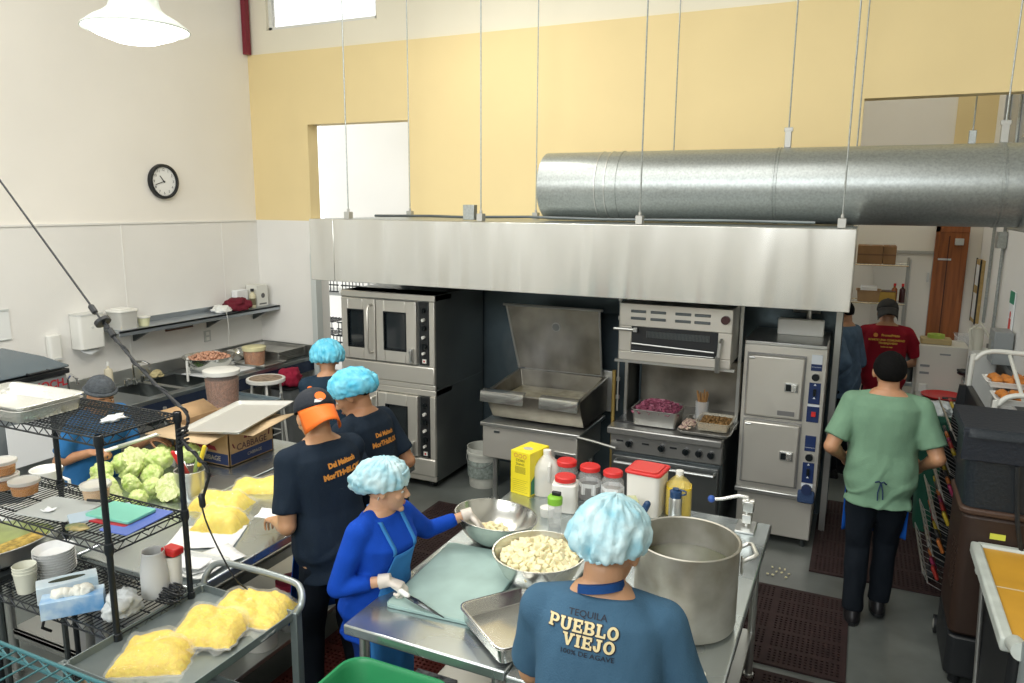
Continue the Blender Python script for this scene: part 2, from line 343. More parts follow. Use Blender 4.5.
# ================================================================ double convection ovens
def oven(z0,label,grp='stacked convection ovens'):
    t=thing('convection_oven',label,'oven',(-3.88,5.63,z0),0,grp); w=1.02; x0,x1=-w/2,w/2; H=.83
    MB().box((x0,.012,0),(x1,.93,H)).build('body',mat('oven_side_steel',(.27,.29,.29),.36,.8,var=.15,vscale=2,det=2),t,bevel=.004)
    MB().box((x0,-.005,0),(x1,.05,.05)).build('bottom_trim',ovenst,t,bevel=.008)
    MB().box((x0,-.02,.05),(x1,.03,.21)).build('kick_panel',ovenst,t,bevel=.012)
    MB().box((x0,0.0,H-.055),(x1,.30,H)).build('top_trim',ovenst,t,bevel=.006)
    for (a,b,wa,wb,n) in ((x0+.03,x0+.405,x0+.11,x0+.27,0),(x0+.415,x0+.845,x0+.51,x0+.73,1)):
        d=MB()
        z1,z2=.225,H-.06
        yf=-.035
        wz1,wz2=.34,.66
        # frame around the window
        d.box((a,yf,z1),(wa,.012,z2)).box((wb,yf,z1),(b,.012,z2)).box((wa,yf,z1),(wb,.012,wz1)).box((wa,yf,wz2),(wb,.012,z2))
        do=d.build('door',ovenst,t,bevel=.005)
        MB().box((wa-.012,yf-.005,wz1-.012),(wb+.012,-.01,wz1+.0)).box((wa-.012,yf-.005,wz2),(wb+.012,-.01,wz2+.012)).box((wa-.012,yf-.005,wz1),(wa,-.01,wz2)).box((wb,yf-.005,wz1),(wb+.012,-.01,wz2)).build('window_gasket',blackm,do)
        MB().box((wa,-.02,wz1),(wb,-.012,wz2)).build('window_glass',glass_dk,do)
        # racks behind glass
        if n==0:
            h=MB(); hx=b-.02-.04
            h.tube([(hx+.03,yf,.30),(hx+.03,yf-.05,.30),(hx+.03,yf-.075,.34),(hx+.03,yf-.075,.68),(hx+.03,yf-.05,.72),(hx+.03,yf,.72)],.012,10)
            h.build('handle',ovenst,do)
        else:
            h=MB().cbox((b-.045,yf-.012,.30),(.035,.025,.13)).cyl((b-.045,yf,.34),(b-.045,yf-.05,.34),.014,10).cyl((b-.045,yf,.27),(b-.045,yf-.045,.27),.014,10).cbox((b-.035,yf-.04,.31),(.015,.02,.10))
            h.build('latch',steel,do,bevel=.003)
    cp=MB().box((x0+.87,-.02,.225),(x0+.965,.012,H-.06)).build('control_panel',black,t,bevel=.003)
    for z,r in ((.70,.02),(.62,.014),(.55,.024),(.47,.014),(.39,.028),(.33,.012)):
        MB().cyl((x0+.92,-.02,z),(x0+.92,-.05,z),r,14).cbox((x0+.92,-.052,z),(.008,.012,r*1.9)).build('knob',blackm if r>.015 else white,cp)
    MB().cbox((x0+.92,-.022,.26),(.04,.006,.035)).build('red_switch',mat('white_plastic',(.78,.78,.73),.4),cp); 
    MB().cbox((x0+.92,-.027,.26),(.014,.006,.014)).build('indicator',redp,cp)
    MB().box((x1-.055,-.012,.21),(x1,.02,H-.055)).build('side_trim',ovenst,t,bevel=.004)
    return t
o1=oven(.935,'upper of the two stacked stainless convection ovens under the hood')
o2=oven(.07,'lower convection oven standing on short casters beneath the other one')
o1.scale=(1,1,1.042); o2.scale=(1,1,1.042)
for sx in (-.44,.44):
    for y in (.08,.85):
        MB().cyl((sx-.02,y-.0,-.034),(sx+.02,y,-.034),.032,16).cbox((sx,y,-.012),(.05,.06,.024)).build('caster',blackm,o2)
# ================================================================ tilting braising pan
t=thing('braising_pan','stainless tilting braising pan steaming, its large lid propped wide open','braising pan',(-2.44,5.6,0)); a,b=-.42,.46
MB().box((-.44,0.0,.41),(.44,.62,.70)).build('base_cabinet',ovenst,t,bevel=.01)
MB().box((-.45,-.03,.70),(.47,.66,.735)).build('base_rim',steel,t,bevel=.006)
cp=MB().box((.24,-.012,.44),(.43,0,.56)).build('control_plate',steel,t,bevel=.003)
MB().cbox((.30,-.018,.52),(.09,.012,.035)).build('display',black,cp); MB().cyl((.38,-.012,.48),(.38,-.04,.48),.02,12).build('knob',blackm,cp)
MB().cbox((-.30,-.005,.655),(.05,.012,.018)).build('nameplate',darkst,t)
for x,y in ((-.35,.07),(.38,.07),(-.35,.55),(.38,.55)): MB().cyl((x,y,0),(x,y,.41),.022,10).cyl((x,y,0),(x,y,.02),.035,10).build('leg',steel,t)
# pan body: sloping front, dark right side
P=MB()
yb,yf=.72,.04; zb,zt=.76,1.02
def trap(o,i):  # outer & inner rect at heights
    pass
outer=[(a+.03,yf+.06,zb),(b,yf+.06,zb),(b,yb,zb),(a+.03,yb,zb)]
top=[(a-.02,yf-.02,zt-.03),(b-.02,yf-.02,zt-.03),(b+.0,yb,zt+.05),(a,yb,zt+.05)]
tin=[(a+.01,yf+.02,zt-.03),(b-.06,yf+.02,zt-.03),(b-.04,yb-.03,zt+.05),(a+.03,yb-.03,zt+.05)]
bin_=[(a+.05,yf+.10,zb+.05),(b-.07,yf+.10,zb+.05),(b-.06,yb-.04,zb+.05),(a+.06,yb-.04,zb+.05)]
vs=outer+top+tin+bin_; fs=[(3,2,1,0)]
for k in range(4):
    k2=(k+1)%4; fs+=[(k,k2,4+k2,4+k),(4+k,4+k2,8+k2,8+k),(8+k,8+k2,12+k2,12+k)]
fs.append((12,13,14,15)); P.add(vs,fs); pb=P.build('pan_body',greasy,t,bevel=.006)
sh=MB()
for x0_,x1_ in ((a-.03,-.05),(.10,b-.02)):
    sh.add([(x0_,-.035,zt-.10),(x1_,-.035,zt-.10),(x1_,-.02,zt-.01),(x0_,-.02,zt-.01),(x0_,.05,zt),(x1_,.05,zt),(x0_,-.03,zt-.105),(x1_,-.03,zt-.105)],[(0,1,2,3),(3,2,5,4),(0,3,4,6),(1,7,5,2)])
sh.build('pan_lip',mat('bright_steel',(.75,.75,.71),.25,.85),t,solid=.004)
MB().box((a+.06,yf+.11,.90),(b-.08,yb-.05,.92)).build('broth',mat('broth',(.30,.27,.17),.12,var=.3,vscale=14),t)
MB().box((a+.06,yb,.75),(b+.04,yb+.05,1.13)).build('back_panel',steel,t,bevel=.005)
# lid, leaning back from hinge line
LB0,LB1,LT0,LT1=V(-.39,.66,1.09),V(.42,.66,1.09),V(-.49,.58,1.69),V(.41,.58,1.69)
nv=(LB1-LB0).cross(LT0-LB0).normalized(); NB=nv*-.03 if nv.y<0 else nv*.03
q=[LB0,LB1,LT1,LT0]; q+=[x+NB for x in q]
lid=MB().add(q,[(0,1,2,3),(7,6,5,4),(0,4,5,1),(1,5,6,2),(2,6,7,3),(3,7,4,0)]).build('lid',greasy,t,bevel=.01)
nh=-NB.normalized()
MB().tube([LB0+nh*.004,LT0+nh*.004],.011,8).tube([LB1+nh*.004,LT1+nh*.004],.011,8).tube([LT0+nh*.004-V(.03,0,0),LT1+nh*.004+V(.03,0,0)],.013,8).build('lid_rim',steel,lid)
c0=(LB0+LB1)/2*.3+(LT0+LT1)/2*.7+V(.02,0,0)
MB().tube([c0,c0+nh*.012],[.042,.04],24).build('vent_cover',steel,lid)
MB().tube([c0+nh*.0125,c0+nh*.014],[.034,.034],24).build('vent_opening',darkst,lid)
MB().tube([(.45,-.03,.72),(.60,-.06,.715),(.80,-.1,.70)],.012,8).build('support_rail',steel,t)
# white tub under
def pail(name,loc,r,h,label,m,grp=None,lid=None):
    t=thing(name,label,'bucket',loc,0,grp)
    MB().lathe([(0,0),(r*.86,0),(r*.88,.01),(r*.98,h*.82),(r*1.04,h*.82),(r*1.05,h*.88),(r,h*.89),(r*1.02,h),(r*.97,h),(r*.85,.02),(0,.02)],36).build('tub',m,t)
    MB().tube([(r*1.04*math.cos(a),-r*1.04*math.sin(a)*.9-.01,h*.86-.12*math.sin(a)) for a in [PI*i/12 for i in range(13)]],.0035,6).build('bail',steel,t)
    return t
pb_=pail('plastic_bucket',(-3.05,5.95,0),.15,.38,'dirty white pail on the floor left of the braising pan',mat('pail_white',(.55,.56,.50),.5,var=.2,vscale=8))
MB().lathe([(.146,.10),(.1475,.10),(.151,.26),(.149,.26)],36).build('printed_label',mat('faded_print',(.28,.33,.30),.6,var=.5,vscale=40),pb_)
# ================================================================ range
t=thing('gas_range','stainless range with griddle top under the salamander broiler','range',(-1.27,5.6,0)); x0,x1=-.44,.44
MB().box((x0,.02,.12),(x1,.80,.84)).build('body',darkst,t,bevel=.004)
d=MB().box((x0+.02,-.025,.16),(x1-.02,.02,.62)).build('oven_door',mat('smoked_steel',(.17,.18,.18),.3,.8),t,bevel=.008)
MB().tube([(x0+.05,-.025,.575),(x0+.05,-.07,.575),(x1-.05,-.07,.575),(x1-.05,-.025,.575)],.012,10).build('door_handle',steel,d)
cp=MB().box((x0,-.03,.655),(x1,.02,.80)).build('control_panel',mat('worn_steel',(.34,.34,.33),.35,.8),t,bevel=.01)
for x in (-.28,-.02,.17,.27,.36): MB().cyl((x,-.03,.735),(x,-.065,.735),.026,16).cbox((x,-.07,.735),(.01,.02,.045)).build('knob',blackm,cp)
for x in (-.36,-.15,.07): MB().cbox((x,-.033,.745),(.055,.006,.014)).build('vent_slot',black,cp)
MB().box((x0-.02,-.07,.80),(x1,.10,.86)).build('front_rail',mat('worn_steel',(.34,.34,.33),.35,.8),t,bevel=.012)
MB().box((x0,.10,.84),(x1,.78,.87)).build('griddle',mat('griddle_iron',(.06,.06,.06),.35,.5,var=.4,vscale=9),t)
MB().box((x0+.02,.78,.84),(x1+.0,.83,1.30)).build('backsplash',greasy,t,bevel=.004)
MB().box((x0-.03,.45,.84),(x0-.01,.83,1.40)).build('side_splash',darkst,t)
for x in (x0+.06,x1-.06):
    for y in (.08,.7): MB().cyl((x,y,0),(x,y,.13),.022,10).build('leg',steel,t)
t=thing('salamander_broiler','stainless salamander broiler mounted above the range','broiler',(-1.245,5.6,1.40)); x0,x1=-.43,.43
MB().box((x0,0.05,.03),(x1,.45,.45)).build('body',ovenst,t,bevel=.004)
f=MB(); f.box((x0,0,.0),(x1,.05,.07)).box((x0,0,.27),(x1,.05,.45)).box((x0,0,.07),(x0+.10,.05,.27)).box((x1-.10,0,.07),(x1,.05,.27))
fo=f.build('front_frame',ovenst,t,bevel=.006)
MB().box((x0+.10,.005,.07),(x1-.10,.012,.27)).build('cavity',black,t)
ra=MB()
for i in range(46): ra.box((x0+.22+i*.0105,-.004,.19),(x0+.226+i*.0105,.003,.24))
ra.build('broiler_grate',darkst,t)
MB().tube([(x0+.11,-.02,.14),(x1-.12,-.02,.12)],.007,8).build('rack_rail',steel,t)
MB().tube([(x0+.11,-.03,.085),(x1-.12,-.03,.085)],.004,8).build('rack_rail',steel,t)
for r_ in range(2):
    for i,x in enumerate((-.30,-.145,.045,.19)): MB().cbox((x+.02,-.002,.335+r_*.055),(.12,.008,.022)).build('vent_slot',darkst,fo,bevel=.006)
MB().cyl((x1-.05,0,.37),(x1-.05,-.035,.37),.032,18).build('knob',mat('dark_red_knob',(.06,.015,.015),.4),t)
h=MB().tube([(x1-.07,-.01,.22),(x1-.075,-.05,.20),(x1-.085,-.06,.05)],.014,8).cyl((x1-.085,-.07,.10),(x1-.085,-.05,-.02),.018,8).build('lever',steel,t)
h=MB().tube([(x0-.03,-.04,.25),(x0+.14,-.04,.25)],.012,8).cbox((x0+.14,-.04,.25),(.03,.03,.03)).build('side_lever',steel,t)
st=MB()
for x in (x0-.025,x1+.02): st.box((x-.012,.33,-.55),(x+.012,.36,.47))
st.box((x0-.03,0,-.02),(x1+.03,.03,.0)).build('stand',steel,t)
# gas pipe
g=MB().tube([(-1.74,5.72,.45),(-1.74,5.72,1.28)],.016,10).build('gas_pipe',mat('brass',(.50,.36,.12),.35,.8,var=.2))
tag(g,'upright brass gas pipe between the braising pan and the range','pipe')
p=MB(); p.tube([(-1.70,5.70,1.90),(-1.70,5.70,.95)],.008,8)
for z in (1.85,1.70,1.2,1.05): p.cyl((-1.70,5.70,z),(-1.70,5.70,z+.03),.016,8)
p=p.build('conduit_pipe',steel); tag(p,'thin grey conduit running down left of the salamander broiler','pipe')
# ================================================================ steamer
t=thing('steam_cabinet','tall two-compartment stainless steamer cabinet with blue control plates','steamer',(-.455,5.8,0)); x0,x1=-.29,.29
SK=lambda z:0
MB().box((x0,.02,.42),(x1,.70,1.57)).build('body',ovenst,t,bevel=.006)
MB().box((x0+.01,.03,.07),(x1-.02,.70,.42)).build('lower_cabinet',ovenst,t,bevel=.006)
MB().box((x0-.01,-.02,.40),(x1-.03,.06,.44)).build('sill',steel,t,bevel=.008)
MB().box((x0,.0,1.57),(x1,.70,1.60)).build('top',steel,t,bevel=.005)
MB().box((-.10,.38,1.60),(.24,.44,1.73)).build('flue_box',white,t,bevel=.01)
MB().tube([(.12,.5,1.6),(.12,.5,1.95)],.02,8).cyl((.0,.5,1.78),(.2,.5,1.78),.014,8).build('pipework',steel,t)
fr=MB().box((x0,0,.44),(x1,.03,1.57)).build('face_frame',ovenst,t,bevel=.004)
for z1,z2 in ((1.03,1.50),(.50,.985)):
    d=MB().box((x0+.035,-.045,z1),(x0+.435,0,z2)).build('door',ovenst,t,bevel=.012)
    MB().box((x0+.025,-.012,z1-.012),(x0+.445,0.0,z2+.012)).build('door_seal',mat('seal_grey',(.25,.25,.24),.5),d)
    zm=z1+.245
    h=MB().cbox((x0+.355,-.05,zm),(.095,.012,.07)).build('latch_plate',steel,d,bevel=.004)
    MB().cbox((x0+.34,-.058,zm),(.045,.008,.05)).build('latch_recess',blackm,d); MB().cbox((x0+.375,-.062,zm),(.04,.012,.055)).build('latch_handle',mat('bright_steel',(.75,.75,.71),.25,.85),d,bevel=.003)
    MB().cyl((x0+.045,-.05,z2-.02),(x0+.085,-.05,z2-.02),.010,8).build('hinge',steel,d)
MB().cbox((x0+.33,-.048,1.075),(.12,.006,.035)).build('nameplate',mat('nameplate_grey',(.22,.22,.22),.4,.5),t)
bluel=mat('navy_label',(.012,.030,.11),.4); wlab=mat('label_white',(.65,.70,.74),.5)
cx=x0+.515
for zt in (1.54,.925):
    MB().cbox((cx,-.004,zt-.045),(.075,.008,.07)).build('control_label',wlab if zt>1 else bluel,t,bevel=.002)
    lb=MB().cbox((cx,-.004,zt-.105),(.075,.008,.05)).build('control_label',bluel,t,bevel=.002)
    MB().text('Cleveland' if 0 else '~~~~',.03,(cx,-.009,zt-.10),(1,0,0),(0,0,1)).build('label_mark',wlab,lb)
    MB().cyl((cx,0,zt-.175),(cx,-.03,zt-.175),.027,18).build('timer_knob',blackm,t)
    sw=MB().cbox((cx,-.004,zt-.30),(.08,.008,.16)).build('switch_plate',bluel,t,bevel=.002)
    MB().cbox((cx,-.016,zt-.29),(.02,.02,.05)).build('switch',blackm,sw)
    for dz in (-.24,-.34): MB().add([(cx-.01,-.0095,zt+dz),(cx+.01,-.0095,zt+dz),(cx,-.0095,zt+dz+.016)],[(0,1,2)]).build('arrow_mark',wlab,sw,recalc=False)
    MB().cbox((cx,-.003,zt-.40),(.08,.006,.03)).build('print_plate',wlab,t)
p=MB().cbox((cx,-.004,1.08),(.085,.008,.12)).build('power_plate',bluel,t,bevel=.002); MB().cbox((cx+.005,-.014,1.085),(.03,.02,.035)).build('power_switch',redp,p)
MB().cyl((cx,0,.50),(cx,-.05,.50),.036,16).build('lower_knob',mat('navy_knob',(.015,.03,.09),.5),t)
MB().cbox((cx,-.02,.44),(.12,.04,.10)).build('blue_rag',mat('navy_cloth',(.03,.06,.14),.9,bump=.4,bscale=80),t,bevel=.015)
for x in (x0+.05,x1-.07):
    for y in (.08,.6): MB().cyl((x,y,0),(x,y,.08),.02,10).build('foot',darkst,t)
# side partition right of the steamer
p=MB().box((-.13,6.25,.0),(-.10,6.59,1.92)).build('partition_panel',darkst,bevel=.003); tag(p,'narrow dark steel partition at the right end of the cooking line','partition')
MB().box((-.135,6.22,.0),(-.09,6.25,1.92)).build('edge_post',steel,p)
# ================================================================ pans on the range
def heap(rng,w,d,h,n,size,m1,name,parent,c=(0,0,0),shape='cube',round_=False):
    mb=MB()
    for i in range(n):
        while True:
            x,y=rng.uniform(-1,1),rng.uniform(-1,1)
            if not round_ or x*x+y*y<1: break
        if round_: z=(1-(x*x+y*y))*h
        else: z=(1-max(abs(x),abs(y))**2)*h
        R=Matrix.Rotation(rng.uniform(0,6.28),3,'Z')@Matrix.Rotation(rng.uniform(0,6.28),3,'X')
        s=size*rng.uniform(.7,1.25)
        p=V(c[0]+x*w/2,c[1]+y*d/2,c[2]+z+rng.uniform(-.2,.3)*size)
        if shape=='cube': mb.cbox((0,0,0),(1.3*s,s,.8*s),Matrix.Translation(p)@R.to_4x4())
        elif shape=='strip': mb.cbox((0,0,0),(2.2*s,s*.9,.16*s),Matrix.Translation(p)@R.to_4x4())
        else: mb.ell(p,(s*.6,s*.5,s*.4),R,8,5)
    o=mb.build(name,m1,parent,bevel=size*.12 if shape=='cube' else 0,seg=1,ang=60); return o
rng=random.Random(3)
purple=mat('red_cabbage',(.12,.015,.04),.35,var=.9,vscale=22,col2=(.40,.13,.20))
t=thing('steam_pan','deep steel pan heaped with chopped red cabbage on the griddle','pan',(-1.38,5.78,.872),0)
pan_mb(.36,.30,.13).build('pan',alu,t,solid=.002)
MB().box((-.155,-.125,.01),(.155,.125,.10)).build('filling',purple,t)
s=heap(rng,.32,.27,.075,420,.026,purple,'chopped_cabbage',t,(0,0,.10),'strip'); s['kind']='stuff'
t=thing('sheet_tray','steel tray of leftovers sitting at the right of the griddle','tray',(-.98,5.80,.872),0)
pan_mb(.38,.48,.025).build('tray',alu,t,solid=.002)
t2=thing('food_pan','shallow clear pan of browned crumbs on the range tray','food pan',(-.93,5.80,.89))
pan_mb(.25,.30,.065).build('pan',thin('tray_plastic',(.8,.75,.6),.3,.35),t2,solid=.002)
crumb=mat('browned_food',(.30,.17,.06),.6,var=.6,vscale=60,bump=.5,bscale=120)
MB().box((-.11,-.13,.01),(.11,.0,.045)).box((-.11,.015,.01),(.11,.13,.05)).build('crumbs',crumb,t2)
h=heap(rng,.2,.25,.02,160,.015,crumb,'crumb_pieces',t2,(0,0,.045),'ell'); h['kind']='stuff'
t2=thing('garlic_heap','scattered pale garlic and onion bits left on the range tray','garlic',(-1.12,5.72,.89))
h=heap(rng,.10,.26,.03,110,.020,mat('garlic',(.68,.58,.42),.5,var=.5,vscale=50,col2=(.32,.16,.18)),'garlic_pieces',t2,(0,0,.01),'ell'); h['kind']='stuff'
t2=thing('skewer_jar','clear jar full of wooden skewers behind the tray','jar',(-1.08,6.02,.875))
MB().lathe([(0,0),(.05,0),(.055,.02),(.055,.15),(.05,.155)],20).build('jar',clear,t2,solid=.002)
for i in range(9):
    a=i*.7; MB().tube([(.01*math.cos(a),.01*math.sin(a),.02),(.045*math.cos(a),.045*math.sin(a),.22+.01*(i%3))],.006,6).build('skewer',mat('skewer_wood',(.45,.24,.09),.6),t2)
# floor drips / conduit low behind the range-steamer gap
# room beyond the left opening : dish racks on shelf
t=thing('dish_rack_shelf','steel shelf with dark dish racks seen through the opening behind the ovens','shelf',(-5.75,7.4,0))
for z in (.80,1.50): MB().box((-.45,-.2,z),(.55,.3,z+.03)).build('shelf_board',steel,t)
for x,y in ((-.44,-.19),(.54,-.19),(-.44,.28),(.54,.28)): MB().cyl((x,y,0),(x,y,2.0),.014,8).build('post',steel,t)
for i,(x,z) in enumerate(((-.25,.835),(.12,.835),(.42,.835),(-.2,1.0),(.2,1.0),(-.1,1.535),(.28,1.535))):
    k=MB()
    for q in range(7): k.tube([(x-.15+q*.05,-.15,z),(x-.15+q*.05,-.15,z+.16),(x-.15+q*.05,.2,z+.16)],.006,6)
    for zz in (0,.08,.16): k.tube([(x-.17,-.15,z+zz+.006),(x+.17,-.15,z+zz+.006)],.009,6)
    o=k.build('dish_rack',blackm); o.parent=None; o.location=(-5.75,7.4,0); tag(o,'dark wire dish rack on the shelf beyond the opening, seen between post and ovens','dish rack','dish racks beyond the opening')
p=MB().box((-5.47,6.5,0),(-5.40,6.60,2.05)).build('opening_post',mat('post_grey',(.62,.66,.64),.45,.2),bevel=.004); tag(p,'pale grey post at the left side of the opening beside the ovens','post')
WX=-6.296
# ================================================================ left wall fittings
t=thing('wall_clock','round white wall clock with black rim high on the left wall','clock',(WX,5.35,2.79))
MX=Matrix.Rotation(PI/2,4,'Y')
MB().lathe([(.0,0),(.165,0),(.17,.012),(.165,.045),(.145,.05),(.138,.03)],48,m=MX).build('rim',black,t)
MB().lathe([(0,.026),(.14,.026)],48,m=MX).build('dial',mat('dial_white',(.85,.86,.84),.5),t)
n=MB()
for h in range(12):
    a=2*PI*(h+1)/12
    n.text(str(h+1),.036,(.0275,math.sin(a)*.112,math.cos(a)*.112),(0,1,0),(0,0,1))
for h in range(60):
    a=2*PI*h/60; R_=Matrix.Rotation(-a,4,'X'); n.box((.027,-.0008,.128),(.028,.0008,.134),Matrix.Rotation(-a,4,'X'))
n.build('numerals',black,t,recalc=False)
for a,l,w in ((PI*2*(10+42/60)/12,.07,.004),(PI*2*42/60,.105,.003)):
    MB().box((.030,-w,-.015),(.032,w,l),Matrix.Rotation(-a,4,'X')).build('hand',black,t)
MB().cyl((.026,0,0),(.036,0,0),.007,12).build('hub',black,t)
t=thing('towel_dispenser','white paper towel dispenser on the left wall with a towel hanging out','dispenser',(WX,4.37,1.30))
MB().prism(rrect(.15,.24,.03,cx=.075),0,.31).build('housing',white,t,bevel=.006)
MB().prism(rrect(.155,.245,.03,cx=.077),.30,.315).build('cover_lid',mat('cover_grey',(.62,.63,.60),.4),t)
MB().add([(.08,-.10,0),(.08,.08,0),(.12,.06,-.03),(.13,-.02,-.055),(.11,-.08,-.03)],[(0,1,2,3,4)]).build('paper_towel',whitep,t,solid=.002)
MB().cyl((.150,.0,.19),(.154,.0,.19),.012,12).build('lock',mat('cover_grey',(.62,.63,.60),.4),t)
t=thing('soap_dispenser','small white soap dispenser on the left wall above the grey machine','dispenser',(WX,4.08,1.24))
MB().prism(rrect(.07,.12,.03,cx=.035),0,.22).build('housing',white,t,bevel=.008)
MB().cbox((.06,0,.01),(.04,.06,.02)).build('push_lever',mat('cover_grey',(.62,.63,.60),.4),t)
t=thing('wall_notice','white laminated notice hanging on the left wall at the picture edge','notice',(WX+.004,3.58,1.48))
MB().box((0,-.16,0),(.006,.17,.23)).build('sheet',mat('notice_white',(.80,.82,.80),.4),t)
MB().box((0,-.16,.23),(.012,.17,.245)).box((0,-.16,-.008),(.01,.17,0)).build('holder_edge',mat('post_grey',(.62,.66,.64),.45,.2),t)
t=thing('socket_plate','small steel outlet plate on the wall below the shelf','outlet',(WX,5.78,1.18))
MB().box((0,-.045,-.06),(.008,.045,.06)).build('plate',steel,t,bevel=.002)
MB().box((.008,-.02,.01),(.012,.02,.045)).box((.008,-.02,-.045),(.012,.02,-.01)).build('socket',white,t)
t=thing('knife_strip','brown magnetic knife strip on the wall under the shelf','knife strip',(WX,5.42,1.33))
MB().box((0,-.17,-.022),(.02,.17,.022)).build('strip',mat('brown_wood',(.14,.06,.04),.5),t,bevel=.003)
MB().box((.02,-.16,-.006),(.023,.16,.006)).build('magnet_bar',darkst,t)
# wall shelf
t=thing('wall_shelf','long stainless wall shelf on brackets above the sinks','shelf',(WX,5.6,1.42))
MB().box((0,-1.08,0),(.30,.98,.02)).box((.285,-1.08,-.03),(.30,.98,.02)).box((0,-1.08,.02),(.012,.98,.07)).build('shelf_board',mat('shelf_steel',(.42,.46,.50),.32,.85),t,bevel=.002)
for y in (-.72,.18,.86):
    MB().add([(0,y,0),(.24,y,0),(0,y,-.15),(.24,y,-.03),(0,y+.03,0),(.24,y+.03,0),(0,y+.03,-.15),(.24,y+.03,-.03)],[(0,1,3,2),(4,6,7,5),(0,4,5,1),(2,3,7,6),(1,5,7,3),(0,2,6,4)]).build('bracket',darkst,t)
SZ=1.441
t=thing('storage_tub','square translucent storage tub at the left end of the wall shelf','tub',(-6.13,4.66,SZ))
pan_mb(.20,.20,.16,rim=.008,r=.03).build('tub',trans,t,solid=.003); MB().prism(rrect(.215,.215,.035),.158,.178).prism(rrect(.15,.15,.03),.178,.19).build('lid',white,t,bevel=.004)
MB().box((-.085,-.085,.01),(.085,.085,.10)).build('contents',mat('cream_stuff',(.75,.68,.45),.7),t)
t=thing('deli_tub','small round tub of yellowish sauce on the wall shelf beside the square tub','tub',(-6.1,4.86,SZ))
MB().lathe([(0,0),(.045,0),(.055,.075),(.06,.078),(.06,.084),(0,.086)],24).build('tub',mat('tub_yellow',(.66,.66,.42),.4),t); MB().lathe([(.061,.076),(.062,.088),(0,.09)],24).build('lid',white,t)
rr=random.Random(5)
def cloth_lump(name,loc,dims,m,label,cat,seed=0,amp=.35,sub=4):
    bm=bmesh.new(); bmesh.ops.create_icosphere(bm,subdivisions=sub,radius=1)
    for v in bm.verts:
        p=v.co.copy(); n_=noise.fractal(p*1.4+V(seed,0,0),1,2,4); r_=1+amp*n_+.18*abs(noise.noise(p*4+V(0,seed,0)))
        v.co=V(p.x*dims[0]*r_,p.y*dims[1]*r_,max(-.5,p.z)*dims[2]*r_)
    mz=min(v.co.z for v in bm.verts)
    for v in bm.verts: v.co.z-=mz
    me=bpy.data.meshes.new(name); bm.to_mesh(me); bm.free(); me.polygons.foreach_set('use_smooth',[True]*len(me.polygons)); me.materials.append(m)
    o=bpy.data.objects.new(name,me); COL.objects.link(o); o.location=loc
    if label: tag(o,label,cat)
    return o
clothw=mat('white_cloth',(.72,.73,.70),.9,bump=.3,bscale=60); clothr=mat('maroon_cloth',(.13,.008,.02),.9,bump=.3,bscale=60)
cloth_lump('folded_towel',(-6.12,5.83,SZ),(.10,.10,.05),clothw,'white towel lying folded on the wall shelf','towel',2)
MB().tube([(-6.0,5.78,SZ+.02),(-5.985,5.78,SZ-.03),(-5.985,5.79,SZ-.22)],.003,6).build('cord',clothw)
tag(bpy.data.objects['cord'],'thin white string hanging down from the wall shelf','string')
cloth_lump('crumpled_cloth',(-6.12,6.06,SZ),(.13,.14,.075),clothr,'crumpled maroon cloth on the wall shelf','cloth',5)
def bottle(name,loc,r,h,m,label,cap_m=None,neck=.35,grp=None,cat='bottle',band=None):
    t=thing(name,label,cat,loc,0,grp); b=h*.78
    MB().lathe([(0,0),(r*.92,0),(r,r*.1),(r,b*.85),(r*.9,b*.93),(r*neck,b),(r*neck,h*.88),(0,h*.88)],24).build('body',m,t)
    MB().lathe([(r*neck*1.15,h*.86),(r*neck*1.15,h),(0,h)],16).build('cap',cap_m or white,t)
    if band: MB().lathe([(r*1.01,h*.15),(r*1.01,h*.5)],24).build('paper_label',band,t)
    return t
bottle('spray_can',(-6.1,6.27,SZ),.035,.21,mat('can_cream',(.62,.58,.40),.4),'tall beige can with dark top on the wall shelf',black,.5,cat='can',band=mat('can_dark',(.16,.14,.08),.4))
t=thing('glove_carton','white carton with dark round mark standing at the right end of the wall shelf','carton',(-6.16,6.42,SZ))
MB().box((-.10,-.08,0),(.06,.09,.24)).build('carton',mat('carton_white',(.72,.72,.66),.6),t,bevel=.003); MB().cyl((.061,.01,.12),(.063,.01,.12),.028,20).box((.061,-.05,.02),(.063,.06,.035)).build('print_mark',mat('ink_grey',(.12,.12,.12),.6),t)
t=thing('round_carton','low white box leaning behind the beige can on the wall shelf','box',(-6.22,6.2,SZ)); MB().box((-.04,-.08,0),(.04,.09,.2)).build('carton',whitep,t,bevel=.01); MB().cyl((.041,0,.1),(.043,0,.1),.02,16).build('print_mark',mat('ink_brown',(.25,.12,.06),.6),t)
